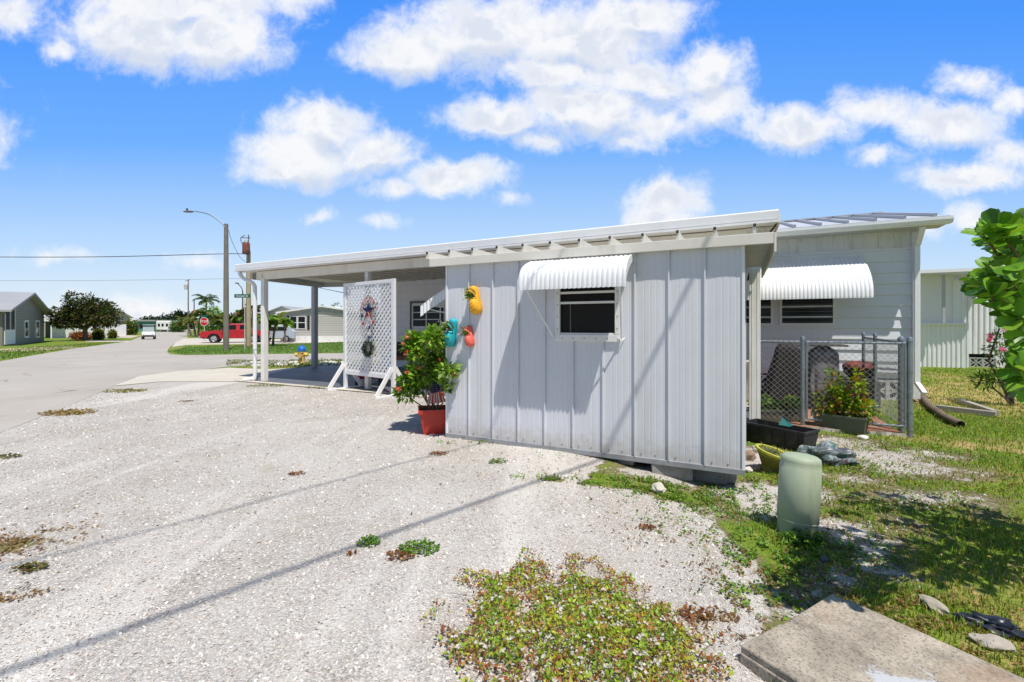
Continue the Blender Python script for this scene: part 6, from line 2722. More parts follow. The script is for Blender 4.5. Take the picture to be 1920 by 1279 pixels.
# ================================================================== street furniture across the road
def pole_thing(name, label, px, pb, pt, r_, mat, cat='utility pole', tilt=0.0):
    p = gp(px, pb)
    h = CH + (HY - pt) / F * p.y - p.z
    t = thing(name, label, cat, tuple(p), 0)
    mb = MB()
    mb.tube([(0, 0, -.1), (tilt * .5, 0, h * .5), (tilt, 0, h)], [r_ * 1.15, r_, r_ * .8], 12)
    mb.build('pole', mat, t, smooth=True)
    return t, h, p


t, h, p = pole_thing('street_lamp', 'weathered wooden pole with curved arm street lamp on the corner lawn', 424, 657, 420, .145, WOODPOLE, 'street lamp')
mb = MB()
u = p.y / F
mb.tube(smooth_line([(0, -.1, h - .25), (-8 * u, -.1, h + 2 * u), (-30 * u, -.1, h + 17 * u), (-56 * u, -.1, h + 23 * u)], 5), .032, 7)
mb.build('arm', GALV, t, smooth=True)
mb = MB()
mb.blob((-68 * u, -.1, h + 22.5 * u), (.36, .13, .07), 1, .05, 2)
mb.build('lamp_head', M('lamp grey', (.18, .18, .19), .5), t, smooth=True)
mb = MB()
mb.lathe([(.05, 0), (.05, .12), (.02, .14)], 8, Matrix.Translation((-71 * u, -.1, h + 24.5 * u)))
mb.build('photocell', BLACK, t)
p1 = p.copy()

t, h, p = pole_thing('utility_pole', 'tan utility pole with red brown transformer behind the street sign', 466, 650, 470, .17, TANPOLE)
u = p.y / F
mb = MB()
mb.tube([(0, 0, h - .1), (0, 0, h + 30 * u)], .035, 6)
mb.tube([(-.5, 0, h + 24 * u), (.15, 0, h + 24 * u)], .03, 5)
mb.build('mast', M('dark grey steel', (.10, .10, .11), .6), t)
mb = MB()
mb.lathe([(.24, -.42), (.26, -.38), (.26, .34), (.22, .42), (.04, .46)], 16, Matrix.Translation((.02, -.34, h + 3 * u)))
tr = mb.build('transformer', M('transformer brown', (.20, .06, .045), .5, 3, .2, (.4, .35, .3), .4, 5), t, smooth=True)
for dx in (-.1, .1):
    mb = MB()
    mb.lathe([(.03, 0), (.05, .05), (.03, .1), (.05, .15), (.02, .22)], 8, Matrix.Translation((.02 + dx, -.34, h + 3 * u + .46)))
    mb.build('bushing', M('porcelain', (.55, .54, .5), .3), tr, smooth=True)
mb = MB()
mb.tube(smooth_line([(-4 * u, -.2, h + 28 * u), (-12 * u, -.2, h + 22 * u), (-9 * u, -.2, h + 13 * u), (-2 * u, -.2, h + 6 * u)], 5), .025, 5)
mb.tube([(.05, -.2, h + 12 * u), (.2, -.2, h - 2 * u)], .02, 5)
mb.build('fuse_link', BLACK, t)
mb = MB()
for k in range(10):
    a = 2 * math.pi * k / 10
    mb.blob((math.cos(a) * .4, math.sin(a) * .4, .0), (.2, .2, .08), k, .3, 2)
mb.build('mulch_ring', M('brown mulch', (.12, .06, .03), 1, 12, .4), t)
p2 = p.copy()

t, h, p = pole_thing('utility_pole', 'distant slim utility pole with small transformer above the palms', 353, 626, 524, .11, WOODPOLE)
u = p.y / F
mb = MB()
mb.lathe([(.3, -.5), (.32, .4), (.1, .5)], 12, Matrix.Translation((-.3, -.2, h - 14 * u)))
mb.build('transformer', M('porcelain'), t, smooth=True)
mb = MB()
mb.tube([(-6 * u, 0, h - 3 * u), (3 * u, 0, h - 1 * u)], .06, 5)
mb.build('crossarm', WOODPOLE, t)
p3, h3 = p.copy(), h
t, h, p = pole_thing('utility_pole', 'short distant pole just right of the slim transformer pole', 364, 626, 562, .10, WOODPOLE)
t, h, p = pole_thing('street_lamp', 'distant dark street lamp pole behind the green street sign', 455, 632, 545, .10, M('dark grey steel'), 'street lamp')
u = p.y / F
mb = MB()
mb.tube(smooth_line([(0, 0, h - .1), (-2 * u, 0, h + 5 * u), (-6 * u, 0, h + 10 * u), (-9 * u, 0, h + 13 * u)], 4), .06, 6)
mb.build('arm', M('dark grey steel'), t)
mb = MB()
mb.blob((-10.5 * u, 0, h + 14 * u), (.3, .15, .1), 1, .05, 2)
mb.build('lamp_head', M('lamp grey'), t)


def wire(pts_, r_, label):
    mb = MB()
    mb.tube(smooth_line(pts_, 8), r_, 5)
    o = mb.build('power_line', BLACK)
    tag(o, label, 'power line', 'power lines')


wire([at(-120, 480, 30), at(0, 482, 29), at(200, 481.5, 28.5), at(424, 476, p1.y), at(463, 477, p2.y - .2)], .022, 'upper power line running left from the wooden lamp pole')
wire([at(-160, 527, 58), at(0, 526.5, p3.y), at(180, 526, p3.y), at(353, 524, p3.y), at(470, 523, p3.y - 10), at(560, 533, p3.y - 22), at(660, 552, 24)], .022, 'lower power line passing behind the poles')
wire([at(427, 428, p1.y), at(436, 455, p1.y + 3), at(450, 482, p1.y + 5), at(464, 494, p2.y - .1)], .014, 'thin cable sagging between the lamp pole and the transformer pole')

# street name sign
p = gp(459, 656)
t = thing('street_sign', 'green street name sign with white lettering on a thin metal post', 'street sign', tuple(p), 0)
u = p.y / F
zt_ = CH + (HY - 560) * u - p.z
mb = MB()
mb.tube([(0, 0, -.05), (0, 0, zt_)], .03, 8)
mb.build('sign_post', M('pale sign post', (.5, .52, .52), .5), t)
zc = CH + (HY - 555) * u - p.z
SG = M('sign green', (.0, .12, .095), .4, 3, .05)
mb = MB()
mb.box(-19.5 * u, 10 * u, -.015, .0, zc - 3.4 * u, zc + 3.4 * u)
mb.build('sign_blade', SG, t, bevel=.004)
text_mesh('Kenyan St', 5.4 * u, M('sign white', (.85, .87, .86), .5), 'lettering', t, (-4.6 * u, -.022, zc), (R(90), 0, 0), .002)
# stop sign
p = Vector(((383 - CX) / F * 47.5, 47.5, -.2))
t = thing('stop_sign', 'red octagonal stop sign behind the hood of the red truck', 'stop sign', tuple(p), 0)
u = 47.5 / F
zc = CH + (HY - 603) * u - p.z
mb = MB()
mb.tube([(0, .02, -.05), (0, .02, zc + .3)], .035, 8)
mb.build('sign_post', M('pale sign post'), t)


def octo(r_, y0, y1, z):
    return MB().prism([(r_ * math.cos(R(22.5 + 45 * k)), z + r_ * math.sin(R(22.5 + 45 * k))) for k in range(8)], y0, y1, 'y')


octo(8.2 * u, -.02, 0, zc).build('rim', M('sign white'), t)
octo(7.5 * u, -.03, -.021, zc).build('face', M('sign red', (.5, .01, .015), .4), t)
text_mesh('STOP', 6.2 * u, M('sign white'), 'lettering', t, (0, -.034, zc), (R(90), 0, 0), .002)
mb = MB()
mb.box(-7 * u, 7 * u, -.01, .01, zc + 9.5 * u, zc + 12 * u)
mb.build('name_blade', SG, t)

# hydrant
p = gp(566, 682)
t = thing('fire_hydrant', 'pale yellow fire hydrant with blue dome top beside the street', 'fire hydrant', tuple(p), 0)
HYM = M('hydrant cream yellow', (.62, .42, .17), .55, 5, .12)
mb = MB()
mb.lathe([(.15, 0), (.15, .05), (.11, .06), (.105, .40), (.14, .41), (.14, .46)], 20)
mb.build('barrel', HYM, t, smooth=True)
mb = MB()
mb.lathe([(.15, .46), (.155, .52), (.13, .60), (.07, .655), (.03, .67), (.03, .70), (.001, .70)], 20, None, False)
mb.build('bonnet', M('blue enamel', (.01, .15, .50), .45), t, smooth=True)
for sx in (-1, 1):
    mb = MB()
    mb.lathe([(.065, 0), (.065, .10), (.08, .10), (.08, .14), (.03, .15), (.03, .18)], 12, Matrix.Translation((sx * .08, -.02, .36)) @ Matrix.Rotation(R(sx * 105), 4, 'Y'))
    mb.build('side_outlet', M('hydrant bright yellow', (.72, .55, .10), .5), t, smooth=True)
mb = MB()
mb.lathe([(.07, .08), (.07, .15), (.085, .15), (.085, .18)], 12, Matrix.Translation((0, 0, .30)) @ Matrix.Rotation(R(90), 4, 'X'))
mb.build('front_outlet', HYM, t, smooth=True)

# verge plants and pale stones beyond the slab
P, S = [], []
VS = []
for _ in range(5200):
    px_ = random.uniform(425, 655)
    py_ = random.uniform(676, 690) - (8 if px_ < 470 and False else 0)
    q = gp(px_, py_)
    nz = mnoise.noise(Vector((q.x * .8, q.y * 1.2, 1)))
    if nz < -.1 or in_poly(q.x, q.y, [(v[0], v[1]) for v in pad]):
        continue
    P.append(tuple(q + Vector((0, 0, random.random() * .05))))
    S.append(random.uniform(.04, .09))
P = np.array(P)
o = leaves('verge_weeds', P, rdir(len(P), 0, .9), np.array(S), pick([(.12, .2, .04), (.22, .26, .06), (.35, .30, .12), (.08, .14, .03)], len(P), .2), LEAF, None, .4)
tag(o, 'patchy weeds on the verge between carport slab and street', 'weeds', kind='stuff')
mb = MB()
for k in range(90):
    px_ = random.choice([random.uniform(600, 655), random.uniform(470, 560)])
    q = gp(px_, random.uniform(680, 688))
    if in_poly(q.x, q.y, [(v[0], v[1]) for v in pad]):
        continue
    r_ = random.uniform(.04, .12)
    mb.blob(q + Vector((0, 0, r_ * .2)), (r_ * 1.3, r_, r_ * .6), k, .3, 1)
o = mb.build('verge_gravel', M('pale verge stone', (.62, .6, .56), .9))
tag(o, 'pale stones strewn along the verge by the carport slab', 'gravel', kind='stuff')

# ================================================================== red pickup truck
fwp, rwp = gp(392, 643.5), gp(461, 643.5)
ty = fwp.y + .9
tz = g(fwp.x, ty)
truck = thing('pickup_truck', 'red extended cab pickup truck parked across the street', 'pickup truck', (fwp.x, ty, tz), R(180 + 24))
# local: x forward (towards -X world), y: +y faces the camera after the 180 degree turn
WB = 3.15
hw = .95
wr_ = .38


def arch(cx_, r_, n=9):
    return [(cx_ + r_ * math.cos(a), .36 + r_ * math.sin(a)) for a in [math.pi * k / (n - 1) for k in range(n)]]


body = [(1.02, .52), (1.05, .62), (1.02, .95), (.92, 1.06), (-.42, 1.13), (-.60, 1.15), (-WB - 1.25, 1.15), (-WB - 1.27, .55), (-WB - .52, .50)]
body += [(x, z) for x, z in arch(-WB, .50)[::-1]]
body += [(-WB + .52, .42), (-.52, .42)]
body += [(x, z) for x, z in arch(0, .50)[::-1]]
body += [(.52, .48)]
mb = MB()
mb.prism(body, -hw, hw, 'y')
mb.build('body', RED, truck, bevel=.04, fixn=True)
mb = MB()
mb.box(-WB - 1.15, .9, -hw + .12, hw - .12, .40, 1.0)
mb.build('chassis', BLACK, truck)
gh = [(-.50, 1.13), (-1.18, 1.70), (-1.30, 1.745), (-2.55, 1.745), (-2.68, 1.70), (-2.88, 1.15)]
mb = MB()
vs = []
for sy in (-1, 1):
    for (x, z) in gh:
        k = (z - 1.13) / .62
        vs.append((x, sy * (hw - .03 - .17 * k), z))
n = len(gh)
mb.add(vs, [tuple(range(n))[::-1], tuple(range(n, 2 * n))] + [(i, (i + 1) % n, n + (i + 1) % n, n + i) for i in range(n)])
mb.build('cab', RED, truck, bevel=.025, fixn=True)


def sidewin(poly, name='side_window', off=.006, mat=GLASS):
    for sy in (-1, 1):
        mb = MB()
        vs = []
        for o_ in (0, .012):
            for (x, z) in poly:
                k = (z - 1.13) / .62
                vs.append((x, sy * (hw - .03 - .17 * k + off - o_), z))
        n = len(poly)
        mb.add(vs, [tuple(range(n)), tuple(range(n, 2 * n))[::-1]])
        mb.build(name, mat, truck)


sidewin([(-.80, 1.20), (-1.22, 1.62), (-1.72, 1.64), (-1.74, 1.20)])
sidewin([(-2.02, 1.22), (-2.02, 1.62), (-2.56, 1.62), (-2.68, 1.25)])
mb = MB()
mb.add([(-.56, -.72, 1.17), (-.56, .72, 1.17), (-1.15, .60, 1.68), (-1.15, -.60, 1.68)], [(0, 1, 2, 3)])
o = mb.build('windscreen', GLASS, truck)
o.location = (.012, 0, .012)
mb = MB()
mb.add([(-2.885, -.6, 1.25), (-2.885, .6, 1.25), (-2.73, .55, 1.62), (-2.73, -.55, 1.62)], [(3, 2, 1, 0)])
o = mb.build('rear_window', GLASS, truck)
o.location = (-.014, 0, .006)
mb = MB()
mb.box(1.0, 1.14, -.9, .9, .42, .62).box(-WB - 1.38, -WB - 1.24, -.9, .9, .45, .62)
mb.build('bumper', M('chrome bumper', (.55, .55, .56), .25, metal=.8), truck, bevel=.03)
for sy in (-1, 1):
    mb = MB()
    mb.box(.90, 1.055, sy * .70 - .17, sy * .70 + .17, .72, .90)
    mb.build('headlight', M('lamp lens', (.7, .7, .72), .15), truck, bevel=.02)
    mb = MB()
    mb.box(-.78, -.66, sy * 1.06 - .12, sy * 1.06 + .12, 1.16, 1.36)
    mb.build('mirror', BLACK, truck, bevel=.03)
    mb = MB()
    mb.box(-1.70, -1.55, sy * (hw + .012) - .012, sy * (hw + .012) + .012, 1.02, 1.06)
    mb.build('door_handle', BLACK, truck)
    mb = MB()
    for x in (-.62, -1.84, -2.90):
        mb.box(x - .006, x + .006, sy * (hw + .003) - .003, sy * (hw + .003) + .003, .48, 1.12)
    mb.build('door_seam', DARK, truck)
    mb = MB()
    mb.box(-WB - 1.29, -WB - 1.262, sy * .8 - .1, sy * .8 + .1, .75, 1.05)
    mb.build('tail_light', M('tail red', (.3, .0, .0), .2), truck)
mb = MB()
mb.box(1.03, 1.062, -.5, .5, .68, .92)
mb.build('grille', BLACK, truck, bevel=.01)
for cx_ in (0, -WB):
    for sy in (-1, 1):
        wheel(truck, (cx_, sy * (hw - .12), .38), .385, .26, Matrix.Rotation(R(90), 4, 'X'))
# a second vehicle hidden behind it shows only its pale roof through the bed
pv = thing('parked_van', 'pale blue parked vehicle partly hidden behind the red truck bed', 'car', (fwp.x + 4.3, ty + 2.6, tz), R(180))
mb = MB()
mb.prism([(2.0, .35), (2.05, .8), (1.2, .95), (.6, 1.55), (-1.5, 1.58), (-2.0, 1.0), (-2.0, .35)], -.85, .85, 'y')
mb.build('body', M('pale blue paint', (.42, .48, .56), .3), pv, bevel=.05, fixn=True)
mb = MB()
mb.box(-1.35, .50, -.87, .87, 1.08, 1.45)
mb.build('side_window', GLASS, pv, bevel=.02)
for cx_ in (1.3, -1.3):
    for sy in (-1, 1):
        wheel(pv, (cx_, sy * .78, .32), .32, .2, Matrix.Rotation(R(90), 4, 'X'))

# ================================================================== golf cart on the road
p = gp(279, 636)
cart = thing('golf_cart', 'white golf cart driving along the road toward the camera', 'golf cart', (p.x, p.y, p.z + .005), R(36))
sc = 1.0
WP = M('white body panel', (.80, .80, .80), .35)
mb = MB()
mb.prism([(-1.1, .34), (-1.15, .55), (-1.05, .78), (-.75, .88), (-.45, .60), (.2, .42), (.3, .70), (1.1, .75), (1.15, .4), (1.1, .30), (-.9, .28)], -.58, .58, 'x')
mb.build('body', WP, cart, bevel=.05, fixn=True)
mb = MB()
mb.box(-.55, .55, .25, .75, .72, .84).box(-.55, .55, .70, .80, .84, 1.2)
mb.build('seat', M('dark seat', (.06, .06, .07), .8), cart, bevel=.03)
mb = MB()
for sx in (-1, 1):
    mb.tube([(sx * .54, -.72, .85), (sx * .52, -.5, 1.62)], .02, 6)
    mb.tube([(sx * .54, .95, .75), (sx * .52, .85, 1.62)], .02, 6)
mb.build('frame', BLACK, cart)
mb = MB()
mb.box(-.58, .58, -.70, .98, 1.62, 1.67)
mb.build('roof', M('cart roof', (.55, .6, .6), .4), cart, bevel=.02)
mb = MB()
mb.add([(-.52, -.73, .90), (.52, -.73, .90), (.50, -.52, 1.6), (-.50, -.52, 1.6)], [(0, 1, 2, 3)])
mb.build('windscreen', M('pale screen', (.35, .42, .42), .1), cart)
mb = MB()
mb.box(-.5, .5, -1.19, -1.12, .30, .46)
mb.build('bumper', BLACK, cart, bevel=.02)
for sx in (-1, 1):
    mb = MB()
    mb.blob((sx * .40, -1.10, .66), (.09, .06, .07), 1, 0, 2)
    mb.build('headlight', M('lamp lens'), cart, smooth=True)
    for yy_ in (-.85, .75):
        wheel(cart, (sx * .52, yy_, .22), .22, .2, Matrix.Rotation(R(90), 4, 'Y'))

# ================================================================== houses across the road
def quadwall(mb, pts_):
    mb.add(pts_, [(0, 1, 2, 3)])


def gable_house(name, label, P1, P0, width, eave, apex, back, wallm, roofm, over=.6, cat='house', lapstep=.22, thick=.16):
    """gable wall runs from P1 (local origin) along P0-P1; the house extends away behind it"""
    d = (Vector(P0) - Vector(P1))
    d.z = 0
    d.normalize()
    ang = math.atan2(d.y, d.x)
    nx_, ny_ = -d.y, d.x            # local +y
    gz = g(P1[0], P1[1])
    t = thing(name, label, cat, (P1[0], P1[1], gz), ang)
    sgn = back
    mb = MB()
    mb.prism([(0, 0), (width, 0), (width, eave), (width / 2, apex), (0, eave)], -.05, .05, 'y')
    mb.prism([(0, 0), (width, 0), (width, eave), (width / 2, apex), (0, eave)], sgn * 9 - .05, sgn * 9 + .05, 'y')
    for x in (0, width):
        mb.box(x - .05, x + .05, min(0, sgn * 9), max(0, sgn * 9), 0, eave)
    mb.build('wall', wallm, t)
    # laps on the gable face
    mb = MB()
    z = .25
    f_ = -sgn
    while z < apex - .2:
        x0 = 0 if z < eave else (z - eave) / (apex - eave) * width / 2
        mb.box(x0 + .02, width - x0 - .02, min(f_ * .05, f_ * .068), max(f_ * .05, f_ * .068), z - .012, z + .012)
        z += lapstep
    mb.build('lap_line', M(wallm.name + ' lap', tuple(c * .72 for c in (.5, .5, .5)), .7), t) if lapstep < 1 else None
    mb = MB()
    sl_ = (apex - eave) / (width / 2)
    for sg in (-1, 1):
        xe = width / 2 + sg * (width / 2 + over)
        ze = eave - over * sl_
        yA, yB = -sgn * over, sgn * 9.3
        mb.add([(width / 2, yA, apex + .02), (xe, yA, ze + .02), (xe, yB, ze + .02), (width / 2, yB, apex + .02),
                (width / 2, yA, apex + .02 + thick), (xe, yA, ze + .02 + thick), (xe, yB, ze + .02 + thick), (width / 2, yB, apex + .02 + thick)],
               [(0, 1, 2, 3), (4, 7, 6, 5), (0, 4, 5, 1), (3, 2, 6, 7), (1, 5, 6, 2)])
    mb.build('roof', roofm, t, fixn=True)
    return t, f_


def win(t, x0, x1, z0, z1, f_, fr=.08, shutters=False, mid=True, y=0.05):
    ya = f_ * (y + .07)
    a, b = sorted((f_ * y, ya))
    mb = MB()
    mb.box(x0 - fr, x1 + fr, a, b, z0 - fr, z0).box(x0 - fr, x1 + fr, a, b, z1, z1 + fr).box(x0 - fr, x0, a, b, z0, z1).box(x1, x1 + fr, a, b, z0, z1)
    if mid:
        zm = (z0 + z1) / 2
        mb.box(x0, x1, a, b, zm - .03, zm + .03)
    o = mb.build('window', TRIM, t)
    mb = MB()
    a2, b2 = sorted((f_ * (y + .005), f_ * (y + .025)))
    mb.box(x0, x1, a2, b2, z0, z1)
    mb.build('pane', GLASS, o)
    if shutters:
        for xs_ in (x0 - fr - .34, x1 + fr + .02):
            mb = MB()
            mb.box(xs_, xs_ + .32, *sorted((f_ * y, f_ * (y + .05))), z0 - .05, z1 + .05)
            mb.build('shutter', BLACK, t)
    return o


GRAYW = M('taupe siding', (.24, .225, .195), .7, .8, .06)
PALER = M('pale metal roof', (.36, .36, .36), .5, .6, .06)
P1, P0 = Vector((-46.9, 45.9, 0)), Vector((-40.9, 37.7, 0))
t, f_ = gable_house('gable_house', 'taupe house with steep white trimmed gable at the far left', P1, P0, 13.4, 2.75, 4.35, -1, GRAYW, PALER)
du = (P0 - P1).normalized()


def gx_on(px, P1=P1, du=du):
    k = (px - CX) / F
    return (k * P1.y - P1.x) / (du.x - k * du.y)


def gz_on(px, py, P1=P1, du=du):
    x = gx_on(px, P1, du)
    return CH + (HY - py) / F * (P1.y + du.y * x) - g(P1.x, P1.y)


for (pa, pb) in ((44, 50), (65, 71)):
    xa, xb = sorted((gx_on(pa), gx_on(pb)))
    win(t, xa, xb, gz_on(pb, 630), gz_on(pb, 604), f_, .16)
mb = MB()
xa = gx_on(25)
mb.box(xa, 13.3, *sorted((f_ * .07, f_ * .14)), gz_on(20, 620), gz_on(20, 620) + .08)
mb.box(xa, 13.3, *sorted((f_ * .07, f_ * .12)), .1, gz_on(20, 620))
mb.build('porch_panel', TRIM, t)
for k, (pa, pb) in enumerate(((24, 17), (15, 7), (5, -6))):
    a, b = gx_on(pa), gx_on(pb)
    za = gz_on(20, 620) + .08
    sl_ = (4.35 - 2.75) / 6.7
    mb = MB()
    y0_, y1_ = sorted((f_ * .07, f_ * .09))
    mb.prism([(a, za), (min(b, 13.35), za), (min(b, 13.35), 2.75 + (13.4 - min(b, 13.35)) * sl_ - .3), (a, 2.75 + (13.4 - a) * sl_ - .3)], y0_, y1_, 'y')
    mb.build('porch_screen', M('dark purple screen', (.014, .012, .022), .4), t)
mb = MB()
for pa in (25, 16, 6):
    a = gx_on(pa)
    mb.box(a - .05, a + .05, *sorted((f_ * .08, f_ * .13)), gz_on(20, 620), 2.75 + (13.4 - a) * (1.6 / 6.7) - .3)
mb.build('porch_mullion', TRIM, t)

# right-hand house seen through the carport
Yh = gp(560, 641).y
Pl = Vector(((527 - CX) / F * Yh, Yh, 0))
WHS = M('cream grey siding', (.54, .52, .485), .65, .5, .04)
t, f_ = gable_house('gable_house', 'low cream sided home with dark shuttered window seen through the carport', Pl, Pl + Vector((1, 0, 0)), 155 * Yh / F, 2.75, 3.35, 1, WHS, M('white roof edge', (.78, .78, .77), .5), .35)
u = Yh / F
win(t, 18 * u, 30 * u, CH + (HY - 616) * u + .2, CH + (HY - 594) * u + .2, f_, .05, False)
win(t, 33 * u, 46 * u, CH + (HY - 616) * u + .2, CH + (HY - 594) * u + .2, f_, .05, False)
for xs_ in (12 * u, 50 * u):
    mb = MB()
    mb.box(xs_, xs_ + 5 * u * .8, -.12, -.055, CH + (HY - 618) * u + .2, CH + (HY - 592) * u + .2)
    mb.build('shutter', BLACK, t)
mb = MB()
mb.box(0, 155 * u, -.13, -.07, 0, 11 * u)
mb.build('skirting', M('white skirt', (.74, .74, .73), .6), t)
mb = MB()
zE, zA = 2.72, 3.36
mb.prism([(-.3, zE - .42), (77.5 * u, zA - .40), (155 * u + .3, zE - .42), (155 * u + .3, zE), (77.5 * u, zA), (-.3, zE)], -.11, -.07, 'y')
mb.build('gable_band', M('grey gable band', (.33, .34, .335), .7), t, fixn=True)
for xs_ in (40 * u, 58 * u):
    mb = MB()
    mb.lathe([(.12, 0), (.12, .3), (.2, .3), (.2, .36), (.02, .45)], 10, Matrix.Translation((xs_, 2.4, 3.28 if xs_ > 50 * u else 3.15)))
    mb.build('roof_vent', BLACK, t)
# house behind it: grey roof
Yb = Yh + 14
b0_ = Vector(((482 - CX) / F * Yb, Yb, 0))
t, f_ = gable_house('bungalow', 'distant bungalow with a low grey roof behind the palms', b0_, b0_ + Vector((1, 0, 0)), 6.5, 2.6, 3.9, 1, M('white wall', (.7, .7, .7), .7), M('grey shingle', (.32, .33, .36), .8), .3)
u = Yb / F
mb = MB()
mb.box(.6, 2.6, -.11, -.06, .1, 2.1)
mb.build('garage_door', M('grey door', (.3, .31, .33), .6), t)
win(t, 3.6, 4.8, 1.0, 1.9, f_, .08)

# left row beyond the taupe house
q0 = at(84, 0, 57)
t = thing('bungalow', 'long low white bungalow with flat porch roof behind the round tree', 'house', (q0.x, 57, g(q0.x, 57)), R(41))
u = 57 / F * .77
WHW = M('white wall')
mb = MB()
mb.box(12 * u, 130 * u, 0, 8, 0, 2.35)
mb.build('wall', WHW, t)
mb = MB()
mb.box(-14 * u, 32 * u, -1.6, 3, 2.05, 2.50)
mb.build('porch_roof', TRIM, t, bevel=.05)
mb = MB()
mb.add([(0, 0, 2.5), (132 * u, 0, 2.5), (132 * u, 4, 3.45), (0, 4, 3.45), (132 * u, 8, 2.5), (0, 8, 2.5)], [(0, 1, 2, 3), (3, 2, 4, 5), (1, 4, 2), (0, 3, 5)])
mb.build('roof', PALER, t)
for a in (-8, 12, 46):
    mb = MB()
    mb.box(a * u, (a + 2.4) * u, -1.5, -1.35, 0, 2.06)
    mb.build('porch_column', TRIM, t)
mb = MB()
mb.box(2 * u, 9 * u, -.06, -.01, .05, 2.0)
mb.box(1 * u, 12 * u, 0, .1, 0, 2.3)
mb.build('door', M('dark door', (.07, .075, .085), .5), t)
for (a, b) in ((20, 28), (60, 72), (86, 94)):
    win(t, a * u, b * u, 1.2, 2.0, -1, .06, False, False, y=0.0)
q1 = at(170, 0, 78)
P1_, P0_ = Vector((at(192, 0, 76).x, 76, 0)), Vector((at(243, 0, 88).x, 88, 0))
t, f_ = gable_house('gable_house', 'distant taupe gabled home with white roof beyond the round tree', P1_, P0_, (P0_ - P1_).length, 3.0, 4.15, 1, M('pale taupe siding', (.36, .34, .30), .7), M('white roof edge'), .5, lapstep=2)
win(t, 4.6, 6.4, 1.7, 2.7, f_, .1, False, True)
mb = MB()
fz_ = at(198, 0, 70)
o = MB()
for k in range(12):
    xx = (198 + k * 3.2 - CX) / F * 70
    o.box(xx, xx + .25, 69.95, 70.05, -.2, 1.55)
o.box((198 - CX) / F * 70, (236 - CX) / F * 70, 70.05, 70.1, -.15, 1.5)
fe = o.build('panel_fence', TRIM)
tag(fe, 'tall white panel fence beside the distant taupe gabled home', 'fence')
t = thing('bungalow', 'small teal bungalow far down the left side of the road', 'house', (at(262, 0, 118).x, 118, -.2), 0)
u = 118 / F
mb = MB()
mb.box(-8 * u, 30 * u, 0, 8, 0, 2.6)
mb.build('wall', M('teal wall', (.09, .30, .31), .7), t)
mb = MB()
mb.box(-10 * u, 32 * u, -.6, 8.5, 2.6, 3.0)
mb.build('roof', PALER, t)
mb = MB()
mb.box(0, 6 * u, -.06, -.01, .8, 2.0)
mb.build('window', GLASS, t)
t = thing('parked_camper', 'white camper parked far down the road beside round bushes', 'camper', (at(306, 0, 112).x, 112, -.2), 0)
u = 112 / F
mb = MB()
mb.box(-14 * u, 16 * u, 0, 2.5, .4, 2.7)
mb.build('body', WP, t, bevel=.2)
mb = MB()
for a in (-10, -3, 5):
    mb.box(a * u, (a + 4) * u, -.03, -.005, 1.3, 2.0)
mb.build('side_window', GLASS, t)
for a in (-6, 8):
    wheel(t, (a * u, .2, .35), .35, .25, Matrix.Rotation(R(90), 4, 'X'))
# ================================================================== trees and far greenery
p = gp(160, 639)
mg = thing('magnolia_tree', 'round dark leaved magnolia tree on the left lawn', 'tree', tuple(p), 0)
u = p.y / F
mb = MB()
mb.tube([(0, 0, -.1), (.02, 0, .6), (-.05, 0, 1.3)], [.30, .20, .18], 9)
mb.build('trunk', BARK, mg, smooth=True)
E = []
for (qx, qy, rx, ry, w_) in ((160, 575, 28, 22, 1), (133, 592, 24, 18, 1), (190, 590, 24, 22, 1), (160, 592, 36, 18, 1.5), (122, 600, 16, 11, .6), (175, 604, 34, 9, .8), (145, 604, 26, 9, .7), (200, 598, 16, 14, .7), (160, 583, 44, 24, 2.2), (150, 562, 14, 12, .35)):
    E.append((((qx - 160) * u, random.uniform(-.8, .8), CH + (HY - qy) * u - p.z), (rx * u, min(rx, 28) * u, ry * u), w_))
mb = MB()
for e in E:
    for _ in range(2):
        q = Vector(e[0]) + Vector((random.uniform(-.5, .5), random.uniform(-.5, .5), 0))
        limb(mb, (-.04, 0, 1.2), q, .09, .03, .1)
mb.build('limbs', BARK, mg)
crown('crown', E, 620, 17, .30, .26, [(.030, .055, .014), (.050, .085, .018), (.085, .12, .025), (.02, .035, .012), (.16, .10, .045), (.13, .16, .06)], mg, GLOSSLEAF, .5, .5)  # palest leaf colour paints light glints into the crown
GC = [(.10, .22, .03), (.15, .31, .035), (.07, .15, .02)]
YC = [(.26, .27, .06), (.16, .20, .04), (.30, .20, .08), (.08, .14, .03)]
p = gp(386, 626)
palm('palm_tree', 'tall palm with arching green crown left of the lamp pole', p, CH + (HY - 563) * p.y / F - p.z, 2.5 * p.y / 90, 17, [(.03, .075, .02), (.05, .11, .025)], .16, (.1, 0), lw=.06, droop=.75)
for i, (px_, pb_, ptop, rad_, lx, pal_) in enumerate(((366, 631, 598, 1.5, -.5, YC), (372, 632, 590, 1.6, .3, YC + GC), (358, 630, 604, 1.3, -.9, YC), (398, 629, 600, 1.5, .4, YC), (412, 628, 603, 1.3, .3, GC + YC))):
    p = gp(px_, pb_)
    palm('yucca_palm', ['shaggy palm with splayed pale trunk left of the stop sign', 'taller shaggy palm just behind the stop sign cluster', 'leftmost leaning shaggy palm of the roadside cluster', 'shaggy palm behind the red truck hood', 'shaggy green palm right of the stop sign'][i], p,
         CH + (HY - ptop) * p.y / F - p.z, rad_ * 1.15, 13, pal_, .13, (lx, 0), group='shaggy palms by the stop sign', lw=.10, droop=.8)
